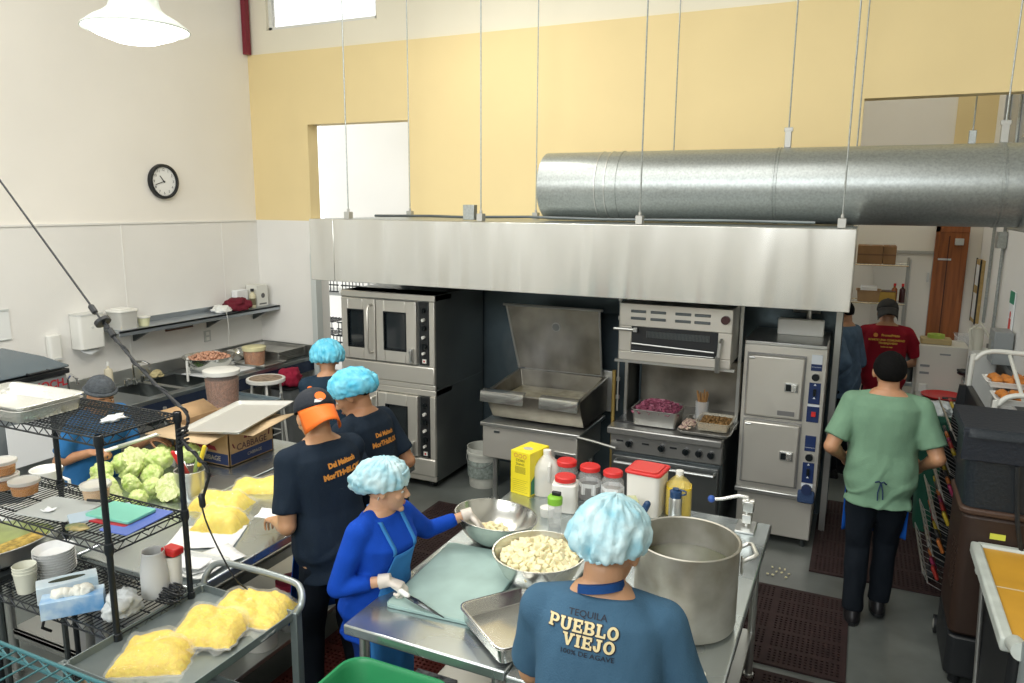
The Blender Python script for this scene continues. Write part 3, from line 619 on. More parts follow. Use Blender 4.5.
# ================================================================ back counter with sinks (runs along left wall)
t=thing('sink_counter','long stainless counter with sink bowls along the left wall','counter',(-5.9,4.2,0))
x0,x1=-.38,.40; y0,y1=-.05,2.36
top=MB(); sy0,sy1=.25,1.02; sx0,sx1=-.26,.30
top.box((x0,y0,.86),(x1,sy0,.90)).box((x0,sy1,.86),(x1,y1,.90)).box((x0,sy0,.86),(sx0,sy1,.90)).box((sx1,sy0,.86),(x1,sy1,.90))
top.build('worktop',mat('counter_steel',(.30,.33,.34),.28,.9),t,bevel=.004)
MB().box((x0,y0,.90),(x0+.02,y1,1.02)).box((x0,y1-.02,.90),(x1,y1,1.02)).build('splash_lip',steel,t,bevel=.003)
for a,b in ((sy0,.60),(.66,sy1)):
    s=MB(); s.add([(sx0,a,.89),(sx1,a,.89),(sx1,b,.89),(sx0,b,.89),(sx0+.02,a+.02,.62),(sx1-.02,a+.02,.62),(sx1-.02,b-.02,.62),(sx0+.02,b-.02,.62)],[(0,4,5,1),(1,5,6,2),(2,6,7,3),(3,7,4,0),(4,7,6,5)])
    s.build('sink_bowl',mat('sink_steel',(.14,.16,.16),.3,.9),t,solid=.003)
MB().box((sx0,.60,.86),(sx1,.66,.895)).build('sink_divider',steel,t)
MB().box((x1-.03,y0,.74),(x1,y1,.86)).build('apron_rail',mat('rail_navy',(.035,.05,.09),.35,.5),t)
MB().box((x0,y0+.1,.22),(x1-.05,y1-.1,.25)).build('undershelf',steel,t)
for x in (x0+.05,x1-.05):
    for y in (y0+.05,1.18,y1-.05): MB().cyl((x,y,0),(x,y,.86),.02,10).build('leg',steel,t)
t=thing('sink_faucet','chrome faucet standing over the left sink bowl','faucet',(-6.12,4.72,.9)); MB().cyl((0,0,0),(0,0,.05),.028,12).tube([(0,0,.05),(0,0,.18),(.03,0,.22),(.12,.03,.22),(.17,.04,.20),(.17,.04,.15)],.011,10).build('spout',mat('chrome',(.8,.8,.8),.12,1),t)
for y in (-.09,.09): MB().cyl((0,y,0),(0,y,.06),.018,10).cbox((.03,y,.07),(.09,.018,.012)).build('handle',MATS['chrome'],t)
t=thing('water_tap','tall curved white tap rising from the right sink bowl','faucet',(-5.98,5.24,.9)); MB().tube([(0,0,0),(0,0,.14),(.03,-.04,.17),(.05,-.07,.15),(.05,-.07,-.05)],.012,10).build('spout',white,t); MB().cbox((0,.03,.05),(.03,.07,.02)).build('handle',MATS['chrome'],t)
for k in range(7):
    l=cloth_lump('vegetable_leaf',(-5.95+rr.uniform(-.12,.14),4.98+rr.uniform(-.08,.14),.63+rr.uniform(0,.05)),(.05,.04,.025),mat('leaf_green',(.12,.28,.03),.5),None,None,k,sub=2)
    tag(l,'green vegetable leaves lying in the sink bowl','leaf','leaves in the sink')
cloth_lump('scrub_sponge',(-6.18,5.02,.901),(.05,.06,.04),mat('tan_sponge',(.55,.47,.25),.9,bump=.5,bscale=60),'tan sponge heap beside the faucet behind the sink','sponge',9)
bottle('soap_bottle',(-6.17,4.50,.90),.036,.25,mat('beige_bottle',(.68,.62,.46),.4),'beige soap bottle standing at the left of the sink',white,.3)
# bowl of pink food
def bowl(name,loc,r,h,label,cat='bowl',m=None,rim=True,grp=None):
    t=thing(name,label,cat,loc,0,grp)
    b=MB(); b.lathe([(0,0),(r*.40,0),(r*.52,h*.05),(r*.80,h*.42),(r*.95,h*.8),(r,h),(r*1.035,h*1.0),(r*1.035,h*.965)],56); b.build('bowl',m or mat('mixing_bowl_steel',(.62,.62,.58),.22,.95),t,solid=.0015)
    return t
t=bowl('mixing_bowl',(-5.90,5.42,.9),.25,.16,'steel mixing bowl heaped with pink shrimp on the back counter')
pink=mat('shrimp_pink',(.66,.36,.24),.5,var=.4,vscale=40)
MB().lathe([(0,.15),(.12,.15),(.21,.13)],24).build('food_bed',pink,t)
o=heap(rng,.40,.40,.05,300,.024,pink,'shrimp',t,(0,0,.135),'ell',round_=True); o['kind']='stuff'
p=MB().box((-6.05,5.20,.9015),(-5.62,5.9,.9085)).build('chopping_sheet',whitep); tag(p,'white cutting sheet under the bowl of pink shrimp','cutting board')
for o in [t]: o.location.z=.909
t=bowl('stacked_bowl',(-6.03,5.98,.9),.15,.11,'empty steel bowl behind the shrimp bowl near the wall')
t=thing('sheet_pan','flat steel tray under the small lidded bucket on the back counter','tray',(-5.70,5.92,.902)); pan_mb(.42,.34,.03).build('pan',alu,t,solid=.002)
def lidded(name,loc,r,h,label,fill,fh,m=None,lid_m=None,cat='bucket',open_=False):
    t=thing(name,label,cat,loc)
    MB().lathe([(0,0),(r*.86,0),(r*.9,.01),(r,h)],32).build('tub',m or thin('tub_clear',(.85,.83,.78),.12,.3),t)
    MB().lathe([(0,.006),(r*.85,.006),(r*(.9+.1*fh)*.985,h*fh),(0,h*fh+.004)],32).build('filling',fill,t)
    MB().lathe([(r*1.0,h-.035),(r*1.06,h-.03),(r*1.07,h+.004),(r*1.0,h+.008)]+([(0,h+.006)] if not open_ else [(r*.9,h+.002)]),32).build('lid_rim' if open_ else 'lid',lid_m or white,t)
    return t
tan=mat('salsa_orange',(.45,.19,.08),.6,var=.4,vscale=30); beans=mat('refried_beans',(.30,.145,.09),.65,var=.4,vscale=45,bump=.3,bscale=50)
lidded('food_bucket',(-5.72,5.86,.908),.115,.19,'small clear bucket of orange salsa with yellow rim on the back counter',tan,.82,lid_m=mat('lid_yellow_white',(.72,.68,.40),.4,var=.2,vscale=12))
# stacked sheet pans at the end
for k in range(6):
    if k==0: sp=thing('baking_sheet','aluminium baking sheet in the stack at the far end of the back counter','baking sheet',(-5.88,6.28,.902),0,'stacked baking sheets at the counter end'); pan_mb(.60,.42,.025,r=.02).build('pan',alu,sp,solid=.0015)
    else: dup(sp,(-5.88+.004*(k%2),6.28,.902+k*.017))
# red cloth at the counter end
o=cloth_lump('red_apron',(-5.36,5.97,.70),(.12,.12,.11),mat('red_cloth',(.28,.008,.035),.9),'dark red cloth heaped beyond the round stool by the counter end','cloth',3)
t=thing('waste_box','grey floor bin under the dark red cloth beside the stool','bin',(-5.36,5.95,0)); MB().prism(rrect(.26,.26,.04),0,.68).build('body',mat('bin_grey',(.16,.17,.17),.5),t); MB().prism(rrect(.28,.28,.04),.68,.70).build('rim',black,t)
t=thing('round_stool','white round stool with brown seat standing by the back counter','stool',(-5.2,5.46,0))
MB().lathe([(0,.86),(.17,.86),(.185,.87),(.185,.90),(.17,.905),(.155,.9)],32).build('seat_ring',white,t); MB().lathe([(.157,.902),(0,.903)],32).build('seat_pad',mat('worn_brown',(.33,.25,.18),.8,var=.5,vscale=20),t)
for k in range(4):
    a=PI/4+k*PI/2; MB().cyl((.13*math.cos(a),.13*math.sin(a),.86),(.19*math.cos(a),.19*math.sin(a),0),.012,8).build('leg',white,t)
MB().tube([(.165*math.cos(PI/4+k*PI/2),.165*math.sin(PI/4+k*PI/2),.35) for k in range(4)],.008,8,closed=True).build('stretcher',white,t)
# steel cart holding the bean bucket
t=thing('steel_utility_cart','low steel cart with raised corner posts holding the big bean bucket','cart',(-5.02,4.76,0))
MB().box((-.28,-.42,.77),(.28,.42,.79)).box((-.28,-.42,.79),(-.265,.42,.82)).box((.265,-.42,.79),(.28,.42,.82)).box((-.28,-.42,.79),(.28,-.405,.82)).box((-.28,.405,.79),(.28,.42,.82)).build('top_shelf',mat('cart_steel',(.35,.42,.46),.32,.8),t,bevel=.002)
MB().box((-.28,-.42,.25),(.28,.42,.28)).build('bottom_shelf',steel,t)
for x in (-.27,.27):
    for y in (-.41,.41): MB().cyl((x,y,.08),(x,y,.87),.015,10).build('post',steel,t); MB().cyl((x-.015,y,.045),(x+.015,y,.045),.045,14).build('caster',black,t)
lidded('bean_bucket',(-4.98,4.70,.795),.145,.36,'large clear bucket of brown refried beans with white lid standing on the steel cart',beans,.80)
# ================================================================ vacuum machine
t=thing('vacuum_sealer','grey vacuum packing machine with dark lid at the left wall','machine',(-5.88,3.27,.17),math.radians(4))
MB().box((-.34,-.42,-.04),(.34,.42,1.10)).build('body',mat('machine_grey',(.33,.36,.37),.35,.5),t,bevel=.02)
MB().box((-.35,-.43,1.10),(.36,.43,1.14)).build('gasket',black,t,bevel=.008)
MB().box((-.34,-.43,1.15),(.36,.43,1.17)).add([(-.33,-.42,1.17),(.35,-.42,1.17),(.35,.42,1.17),(-.33,.42,1.17),(-.25,-.33,1.27),(.22,-.33,1.24),(.22,.33,1.24),(-.25,.33,1.27)],[(0,1,5,4),(1,2,6,5),(2,3,7,6),(3,0,4,7),(4,5,6,7)]).build('lid',mat('lid_smoke',(.10,.13,.15),.25),t,bevel=.01)
MB().tube([(.355,.08,1.16),(.385,.08,1.16),(.385,.24,1.16),(.355,.24,1.16)],.009,8).build('lid_handle',black,t)
MB().text('KOCH',.085,(.342,.26,1.035),(0,1,0),(0,0,1),bold=.002).build('brand_lettering',mat('koch_red',(.45,.02,.03),.4),t,recalc=False)
MB().box((.341,.37,1.01),(.343,.41,1.02)).build('red_stripe',MATS['koch_red'],t)
for x in (-.28,.28):
    for y in (-.35,.35): MB().cyl((x,y,-.17),(x,y,-.04),.03,12).build('foot',black,t)
bottle('spray_bottle',(-6.1,3.98,.90),.04,.24,mat('pale_bottle',(.70,.70,.58),.3),'pale bottle with black top between the grey machine and the wall dispensers',black,.3)
cn=thing('hand_sink','small steel hand sink with curved blue tap under the towel dispenser','sink',(-6.08,4.0,.0)); MB().box((-.2,-.17,.84),(.2,.13,.895)).box((-.2,-.17,.7),(.2,.13,.84)).build('basin',steel,cn,bevel=.01)
MB().tube([(-.05,.08,.9),(-.05,.08,1.08),(.0,.08,1.13),(.08,.08,1.10),(.08,.08,1.05)],.012,8).build('tap',MATS['chrome'],cn); MB().cbox((.02,.1,.93),(.1,.05,.05)).build('blue_handle',bluep,cn,bevel=.01); MB().cyl((0,0,0),(0,0,.7),.05,12).build('pedestal',steel,cn)
# ================================================================ left prep tables
def prep_table(name,label,x0,x1,y0,y1,z=.9,grp=None,shelf=True):
    t=thing(name,label,'table',((x0+x1)/2,(y0+y1)/2,0),0,grp); w=(x1-x0)/2; d=(y1-y0)/2
    MB().box((-w,-d,z-.045),(w,d,z)).build('tabletop',tablest,t,bevel=.007)
    for sx in (-1,1):
        for sy in (-1,1): MB().cyl((sx*(w-.06),sy*(d-.06),0),(sx*(w-.06),sy*(d-.06),z-.04),.021,12).cyl((sx*(w-.06),sy*(d-.06),0),(sx*(w-.06),sy*(d-.06),.03),.028,12).build('leg',steel,t)
    if shelf: MB().box((-w+.05,-d+.05,.26),(w-.05,d-.05,.285)).box((-w+.05,-d+.05,.235),(w-.05,-d+.07,.285)).build('undershelf',steel,t,bevel=.003)
    return t
prep_table('prep_table','stainless table with yellow bags beside the man in the orange and black cap',-3.33,-2.57,2.19,4.02)
prep_table('prep_table','stainless table heaped with cut cabbages in front of the person in the grey beanie',-4.12,-3.35,2.19,4.02)
TZ=.901
# cabbages
cab=mat('cabbage_leaf',(.36,.52,.10),.42,var=.45,vscale=2.2,col2=(.72,.78,.38),bump=.5,bscale=3)
cabcut=mat('cabbage_cut',(.80,.80,.52),.5,var=.45,vscale=3.5,col2=(.52,.62,.18),bump=.6,bscale=8)
def cabbage_mesh(seed,half):
    bm=bmesh.new(); bmesh.ops.create_icosphere(bm,subdivisions=4,radius=1)
    for v in bm.verts:
        p=v.co.copy(); rd=abs(noise.noise(p*2.2+V(seed,seed*2,0)))
        v.co=p*(1-.16*(1-rd*3 if rd<.33 else 0)+.05*noise.noise(p*6+V(seed,0,0))); v.co.z*=.9
    if half:
        g=bmesh.ops.bisect_plane(bm,geom=bm.verts[:]+bm.edges[:]+bm.faces[:],plane_co=(0,0,.05),plane_no=(0,0,1),clear_outer=True)
        ed=[e for e in g['geom_cut'] if isinstance(e,bmesh.types.BMEdge)]
        r=bmesh.ops.contextual_create(bm,geom=ed)
        for f in r['faces']: f.material_index=1
    me=bpy.data.meshes.new('cabbage'); bm.to_mesh(me); bm.free(); me.polygons.foreach_set('use_smooth',[True]*len(me.polygons))
    if half: me.set_sharp_from_angle(angle=math.radians(45))
    me.materials.append(cab); me.materials.append(cabcut); return me
CM=[cabbage_mesh(s_,s_%2==1) for s_ in range(6)]
cabs=[ # x,y,z,r,mesh,tilt x,tilt y, label
(-3.50,2.86,.985,.088,1,62,25,'large half cabbage showing its pale cut face, nearest the knife caddy'),
(-3.86,3.10,1.02,.085,0,0,0,'whole green cabbage high at the back of the heap just left of the shelf post'),
(-3.60,3.06,.985,.072,3,-20,50,'half cabbage tilted behind the large pale one beside the shelf post'),
(-3.79,3.27,1.02,.075,2,20,10,'pale cabbage resting under the red knife handle'),
(-3.86,2.90,1.03,.078,1,40,-10,'half cabbage lying cut side up on the middle of the heap'),
(-4.02,3.12,.985,.080,4,0,30,'yellow green cabbage behind the cut halves at the heap middle'),
(-3.74,2.68,.965,.066,3,70,10,'cut cabbage quarter standing right of the front shelf post'),
(-3.71,2.80,1.0,.068,5,60,40,'green cabbage half leaning on the heap front with leaves outward'),
(-3.78,2.98,.97,.070,2,0,40,'small pale cabbage in the middle front of the heap'),
(-3.58,2.72,.955,.055,0,10,0,'small round cabbage at the front edge of the heap'),
(-3.63,2.86,.965,.060,2,0,0,'small loose cabbage beside the big cut half'),
(-3.63,2.62,.942,.040,4,0,0,'tiny cabbage piece at the front of the heap'),
(-4.06,2.86,.985,.070,2,0,0,'leafy cabbage at the left of the heap by the holding hand'),
(-4.05,3.30,.975,.070,0,20,0,'cabbage at the very back of the heap behind the knife blade'),
(-3.72,2.56,.94,.038,5,60,0,'small cabbage wedge lying near the table front'),
(-3.96,2.74,.96,.055,1,60,60,'pale cabbage wedge at the left by the white pitcher'),
(-3.95,3.00,1.05,.075,3,50,-30,'large cut cabbage on top of the heap under the knife blade'),
(-3.85,2.76,.985,.070,1,70,-20,'half cabbage facing the wire shelves at the left front of the heap'),
(-3.90,2.62,.96,.060,2,0,0,'round cabbage behind the lidded beige sauce tub'),
(-4.07,3.02,.985,.078,0,0,0,'big leafy cabbage just below the hand holding the knife'),
(-3.78,2.56,.95,.050,3,60,0,'cut cabbage quarter low at the front left of the heap'),
]
cn=0
for (x,y,z,r,mi,tx,ty,l) in cabs:
    o=bpy.data.objects.new('cabbage',CM[mi]); COL.objects.link(o); o.location=(x,y,z); o.scale=(r,r,r)
    o.rotation_euler=(math.radians(tx),math.radians(ty),cn*1.3); tag(o,l,'cabbage','cut cabbages on the table'); cn+=1
# white crate & jugs at left
t=thing('plastic_crate','translucent white crate half hidden behind the wire shelf left of the cabbages','crate',(-3.72,2.39,TZ),.2); pan_mb(.32,.26,.15,r=.03).build('crate',trans,t,solid=.003)
t=thing('measuring_pitcher','white plastic pitcher standing left of the cabbage heap','pitcher',(-4.02,2.50,TZ)); MB().lathe([(0,0),(.06,0),(.075,.22),(.08,.23)],28).build('pitcher',white,t,solid=.003); MB().tube([(.07,.02,.19),(.13,.04,.17),(.13,.04,.08),(.065,.02,.05)],.009,8).build('handle',white,t)
# caddy of utensils
t=thing('utensil_caddy','steel container holding red and yellow handled tools beside the cabbages','container',(-3.42,2.95,TZ)); 
MB().lathe([(0,0),(.075,0),(.085,.17),(.09,.175),(.085,.178)],28).build('container',steel,t,solid=.002)
def knife(parent_loc,label,hm,a0,a1,cat='knife'):
    t=thing('chef_knife',label,cat,parent_loc)
    p,q=V(*a0),V(*a1); d=(q-p).normalized()
    MB().cap(p,.012,p+d*.11,.014).build('handle',hm,t); s=d.orthogonal().normalized()
    MB().add([p+s*.004,p-s*.02,q,q+s*.004],[(0,1,2,3)]).build('blade',steel,t,solid=.0015); return t
knife((-3.42,2.95,TZ+.01),'red handled knife leaning out of the utensil container over the cabbages',redp,(-.07,-.05,.27),(.03,.02,.02))
knife((-3.42,2.95,TZ+.01),'second red handle standing low in the utensil container',mat('dark_red',(.35,.04,.03),.4),(-.03,-.03,.21),(.02,.02,.02))
knife((-3.42,2.95,TZ+.01),'yellow handled tool standing tall in the utensil container',mat('tool_yellow',(.75,.60,.04),.4),(.06,.06,.29),(.0,.0,.02),'tool')
knife((-3.42,2.95,TZ+.01),'green handled tool at the back of the utensil container',mat('tool_green',(.25,.36,.10),.4),(.0,.07,.24),(.0,.0,.02),'tool')
# cabbage box
t=thing('cabbage_carton','open cardboard carton printed CABBAGE under the big aluminium tray','carton',(-3.60,3.42,TZ),math.radians(0))
# axes: front-right face runs from corner C0 toward +Y ; left face runs toward -X
bw,bd,bh=.50,.40,.235   # along X(-) and along Y
B=MB(); th=.006
for a,b in (((-bw,0,0),(0,th,bh)),((-bw,bd-th,0),(0,bd,bh)),((-th,0,0),(0,bd,bh)),((-bw,0,0),(-bw+th,bd,bh)),((-bw,0,0),(0,bd,th))): B.box(a,b)
B.build('carton_body',card,t)
MB().box((.0005,.012,.012),(.0015,bd-.012,.085)).build('blue_band',mat('print_navy',(.02,.035,.11),.7),t)
MB().box((-bw+.012,-.0015,.012),(-.012,-.0005,.085)).build('blue_band',MATS['print_navy'],t)
MB().text('CABBAGE',.062,(.002,bd/2,.115),(0,1,0),(0,0,1),bold=.001).build('carton_lettering',mat('print_brown',(.10,.05,.05),.7),t,recalc=False)
MB().text('CABBAGE',.045,(-bw*.35,-.002,.048),(1,0,0),(0,0,1),bold=.001).build('carton_lettering',mat('print_tan',(.40,.36,.30),.7),t,recalc=False)
MB().text('CABBAGE',.030,(.002,bd*.55,.048),(0,1,0),(0,0,1)).build('carton_lettering',MATS['print_tan'],t,recalc=False)
def arch(mb,O,U,W,r0,r1,n=14):
    O,U,W=V(*O),V(*U),V(*W); pts=[]
    for i in range(n): a=math.radians(10+160*i/(n-1)); pts+=[O+U*math.cos(a)*r0*1.3+W*math.sin(a)*r0,O+U*math.cos(a)*r1*1.3+W*math.sin(a)*r1]
    mb.add(pts,[(2*i,2*i+1,2*i+3,2*i+2) for i in range(n-1)])
em=MB(); arch(em,(.002,bd/2,.155),(0,1,0),(0,0,1),.0,.028); arch(em,(.002,bd/2,.155),(0,1,0),(0,0,1),.034,.056); em.build('carton_emblem',mat('print_maroon',(.16,.03,.04),.7),t,recalc=False)
em=MB(); arch(em,(-bw*.45,-.002,.12),(1,0,0),(0,0,1),.0,.05); em.add([(-bw*.45-.10,-.002,.11),(-bw*.45+.12,-.002,.10),(-bw*.45+.10,-.002,.13),(-bw*.45-.12,-.002,.14)],[(0,1,2,3)]); em.build('carton_emblem',mat('print_red',(.30,.03,.04),.7),t,recalc=False)
for tri in (((.002,.045,.12),(.002,.03,.15)),((.002,bd-.045,.13),(.002,bd-.035,.17))): MB().tube(tri,.004,6).build('print_figure',mat('print_maroon',(.16,.03,.04),.7),t)
def flap(name,q,m):
    MB().add(q,[(0,1,2,3)]).build(name,m,t,solid=.005)
flap('carton_flap',[(-bw,0,bh),(0,0,bh),(.02,-.20,bh-.015),(-bw-.02,-.20,bh-.02)],cardlt)
flap('carton_flap',[(0,0,bh),(0,bd,bh),(.19,bd+.03,bh+.045),(.17,.04,bh-.01)],cardlt)
flap('carton_flap',[(-bw,0,bh),(-bw,bd,bh),(-bw-.14,bd,bh+.06),(-bw-.14,0,bh+.06)],card)
flap('carton_flap',[(-bw,bd,bh),(0,bd,bh),(0,bd+.12,bh-.02),(-bw,bd+.12,bh-.02)],card)
t=thing('sheet_pan','large aluminium sheet tray lying across the open cabbage carton','tray',(-3.71,3.63,TZ+.262),math.radians(8)); t.rotation_euler=(math.radians(3),math.radians(-4),math.radians(10))
pan_mb(.44,.64,.022,r=.02).build('pan',mat('bright_alu',(.66,.66,.63),.45,.7),t,solid=.002)
# yellow bags
yel=mat('shredded_cheese',(.84,.64,.004),.55,var=.45,vscale=60,col2=(.78,.50,.002),bump=.7,bscale=90)
yel2=mat('yellow_corn_dough',(.88,.72,.06),.5,var=.4,vscale=22,col2=(.82,.58,.01),bump=.4,bscale=40)
def pillow(w,d,h,seed,flat=.35,zig=0,n=28,inset=0,amp=.010):
    mb=MB(); vs=[];N=n
    for i in range(N+1):
        for j in range(N+1):
            u=i/N*2-1; v=j/N*2-1; e=(1-abs(u)**4)*(1-abs(v)**4); e=max(0,e)**.6
            x=u*w/2*(1-.06*abs(v)**2*(1-abs(u)**.5)); y=v*d/2
            nz=noise.noise(V(x*9+seed,y*9,seed*.7)); n2=noise.noise(V(x*26+seed,y*26,seed))
            z=e*h*(1+.45*nz)+e*amp*n2*1.3-e*.012*(1-min(1,abs(noise.noise(V(x*7+seed,y*7+3,seed)))*5))
            x+=.012*noise.noise(V(v*4,seed,0)); y+=.012*noise.noise(V(u*4,0,seed))
            vs.append((x,y,max(0,z)))
    top=len(vs); vs+=[(x,y,0) for x,y,z in vs]
    fs=[]
    for i in range(N):
        for j in range(N):
            a=i*(N+1)+j; b=a+1; c=a+N+2; d_=a+N+1; fs.append((a,d_,c,b)); 
    mb.add(vs[:top],fs); 
    bd_=[i*(N+1) for i in range(N+1)]+[N*(N+1)+j for j in range(1,N+1)]+[i*(N+1)+N for i in range(N-1,-1,-1)]+[j for j in range(N-1,0,-1)]
    mb.f.append(tuple(bd_)); return mb
def bag(name,loc,rot,w,d,h,label,fill,seed,grp,cat='bag',tail=.0,ts=1):
    t=thing(name,label,cat,loc,0,grp); t.rotation_euler=rot if isinstance(rot,tuple) else (0,0,rot)
    pillow(w*.93,d*.90,h,seed).build('filling',fill,t,ang=80)
    f=pillow(w,d,h+.004,seed,amp=.014); f.v=[V(p.x,p.y*1.0,p.z+.004 if p.z>0.001 else p.z+.001) for p in f.v]
    f.build('plastic_film',film,t,ang=80)
    # flat sealed end of the bag
    e=MB(); vs=[]
    for i in range(13):
        u=i/12*2-1
        for j in range(4):
            vs.append((u*w/2*(1-.02*j),ts*(d*.46+tail*j/3),.006+.012*math.sin(i*1.7+seed)*j/3+.01*noise.noise(V(i*.7,j,seed))))
    e.add(vs,[(i*4+j,(i+1)*4+j,(i+1)*4+j+1,i*4+j+1) for i in range(12) for j in range(3)])
    if tail: e.build('bag_end',film,t,ang=80)
    return t
bag('yellow_food_bag',(-3.18,3.22,TZ),.5,.30,.20,.065,'yellow filled plastic bag farthest back, just in front of the carton',yel2,1,'yellow bags on the left table',tail=.06)
bag('yellow_food_bag',(-3.17,2.93,TZ),.25,.34,.22,.075,'yellow filled plastic bag lying between two others beside the utensil container',yel2,4,'yellow bags on the left table',tail=.05)
bag('yellow_food_bag',(-2.97,2.73,TZ),.3,.27,.21,.085,'yellow filled plastic bag nearest the white papers on the left table',yel2,8,'yellow bags on the left table',tail=.04)
# papers on the table
def sheet(name,loc,rot,w,d,label,m=whitep,cat='paper',n=10,curl=.01,seed=0,grp=None,z=0):
    mb=MB(); vs=[]
    for i in range(n+1):
        for j in range(n+1):
            u,v=i/n-.5,j/n-.5; vs.append((u*w,v*d,.001+curl*(abs(u)*abs(v)*4)*.6+curl*.4*(noise.noise(V(u*3+seed,v*3,seed))+.5)))
    mb.add(vs,[(i*(n+1)+j,(i+1)*(n+1)+j,(i+1)*(n+1)+j+1,i*(n+1)+j+1) for i in range(n) for j in range(n)])
    o=mb.build(name,m,solid=.0008); tag(o,label,cat,grp,loc=loc,rot=rot); return o
sheet('paper_sheet',(-2.93,2.60,TZ),.5,.34,.26,'large white paper spread on the left table in front of the yellow bags',seed=2)
sheet('printed_sheet',(-2.72,2.42,TZ+.003),-.35,.20,.28,'printed sheet at the table edge below the man in the orange cap',mat('printed_paper',(.74,.76,.76),.7,var=.12,vscale=60),seed=3)
t=thing('white_tray','white plastic tray on the front corner of the left table','tray',(-2.74,2.33,TZ+.001),.12); 
pan_mb(.28,.20,.02,r=.03).build('tray',mat('tray_white',(.70,.72,.70),.35),t,solid=.004)
sheet('paper_slip',(-2.745,2.33,TZ+.022),.2,.17,.11,'small white slip lying in the white plastic tray',seed=5)
# bottom of left table: jars with red lid
t=thing('glass_jar','glass jar with red lid on the shelf under the left table','jar',(-2.70,2.95,.287)); MB().lathe([(0,0),(.09,0),(.10,.02),(.10,.2),(.08,.24)],24).build('jar',clear,t,solid=.003); MB().lathe([(.088,.235),(.088,.265),(0,.268)],24).build('lid',mat('lid_crimson',(.35,.02,.05),.4),t)
t=thing('white_canister','white canister with round lid on the shelf beneath the left table','canister',(-2.72,2.72,.287)); MB().lathe([(0,0),(.085,0),(.09,.2)],24).build('tub',white,t); MB().lathe([(.096,.19),(.098,.22),(0,.224)],24).build('lid',white,t)
# big basin at left edge
t=thing('round_basin','wide shallow steel basin with green and yellow food at the left picture edge','basin',(-3.72,2.16-.0,TZ+.002)); t.location=(-3.72,1.98,.93)
MB().lathe([(0,0),(.27,0),(.30,.02),(.325,.10),(.345,.105),(.345,.098)],56).build('basin',steel,t,solid=.003)
MB().lathe([(0,.03),(.295,.03)],40).build('liquid',mat('green_broth',(.20,.24,.06),.3,var=.4,vscale=10),t)
MB().box((.15,-.06,.03),(.26,.16,.08)).build('food_slab',mat('grain_yellow',(.55,.38,.08),.7,var=.6,vscale=45,bump=.5,bscale=60),t,bevel=.02)
st_=thing('basin_stand','dark steel stand under the wide basin behind the wire shelves','stand',(-3.70,2.0,0)); MB().box((-.3,-.17,.89),(.3,.17,.925)).build('top',darkst,st_)
for x in (-.27,.27):
    for y in (-.14,.14): MB().cyl((x,y,0),(x,y,.89),.014,8).build('leg',darkst,st_)
# ================================================================ wire shelving
blackw=mat('black_wire',(.018,.022,.026),.35,.3)
def wire_shelf(mb,x0,x1,y0,y1,z,step=.021,r=.0026,truss=True,along='y',cr=0):
    if along=='y':
        n=int((x1-x0)/step)
        for i in range(1,n): x=x0+(x1-x0)*i/n; mb.tube([(x,y0,z),(x,y1,z)],r,5)
        for k in range(3): y=y0+(y1-y0)*(k+.5)/3; mb.tube([(x0,y,z-.005),(x1,y,z-.005)],r*1.3,5)
    else:
        n=int((y1-y0)/step)
        for i in range(1,n): y=y0+(y1-y0)*i/n; mb.tube([(x0,y,z),(x1,y,z)],r,5)
        for k in range(3): x=x0+(x1-x0)*(k+.5)/3; mb.tube([(x,y0,z-.005),(x,y1,z-.005)],r*1.3,5)
    P_=[(x0,y0),(x1,y0),(x1,y1),(x0,y1)]
    for q in range(4):
        a,b=P_[q],P_[(q+1)%4]
        for zz in (0,-.032): mb.tube([(a[0],a[1],z+zz),(b[0],b[1],z+zz)],.0038,6)
        L=math.hypot(b[0]-a[0],b[1]-a[1]); m_=max(4,int(L/.035)); pts=[]
        for i in range(m_+1): f=i/m_; pts.append((a[0]+(b[0]-a[0])*f,a[1]+(b[1]-a[1])*f,z-(.032 if i%2 else 0)))
        mb.tube(pts,.0026,5)
    return mb
SX0,SX1,SY0,SY1=-3.36,-2.545,1.79,2.15
t=thing('wire_shelving_unit','black wire shelving unit with three shelves in the left foreground','shelving',((SX0+SX1)/2,(SY0+SY1)/2,0)); cx_,cy_=(SX0+SX1)/2,(SY0+SY1)/2; hw,hd=(SX1-SX0)/2,(SY1-SY0)/2
MIDZ,BOTZ=1.285,.905
for z in (1.72,MIDZ,BOTZ):
    if z==1.72:
        m_=wire_shelf(MB(),-hw,hw,-hd,hd,z,step=.021); 
        n=int(2*hd/.021)
        for i in range(1,n): y=-hd+2*hd*i/n; m_.tube([(-hw,y,z+.001),(hw,y,z+.001)],.0024,5)
        m_.build('wire_shelf',blackw,t)
    else: wire_shelf(MB(),-hw-(.24 if z==MIDZ else .08),hw,-hd,hd,z,step=.024).build('wire_shelf',blackw,t)
wire_shelf(MB(),-hw,hw,-hd,hd,.30,step=.03).build('wire_shelf',blackw,t)
for x in (-hw,hw):
    for y in (-hd,hd):
        p=MB().cyl((x,y,.03),(x,y,1.725),.0125,12); 
        for k in range(60): p.lathe([(.0131,.08+k*.0272),(.0131,.082+k*.0272)],8,c=(x,y,0))
        for z in (1.72,MIDZ,BOTZ,.30): p.lathe([(.015,-.035),(.019,-.02),(.017,.012),(.0128,.014)],14,c=(x,y,z))
        p.cyl((x,y,0),(x,y,.03),.018,10); p.build('post',blackw,t)
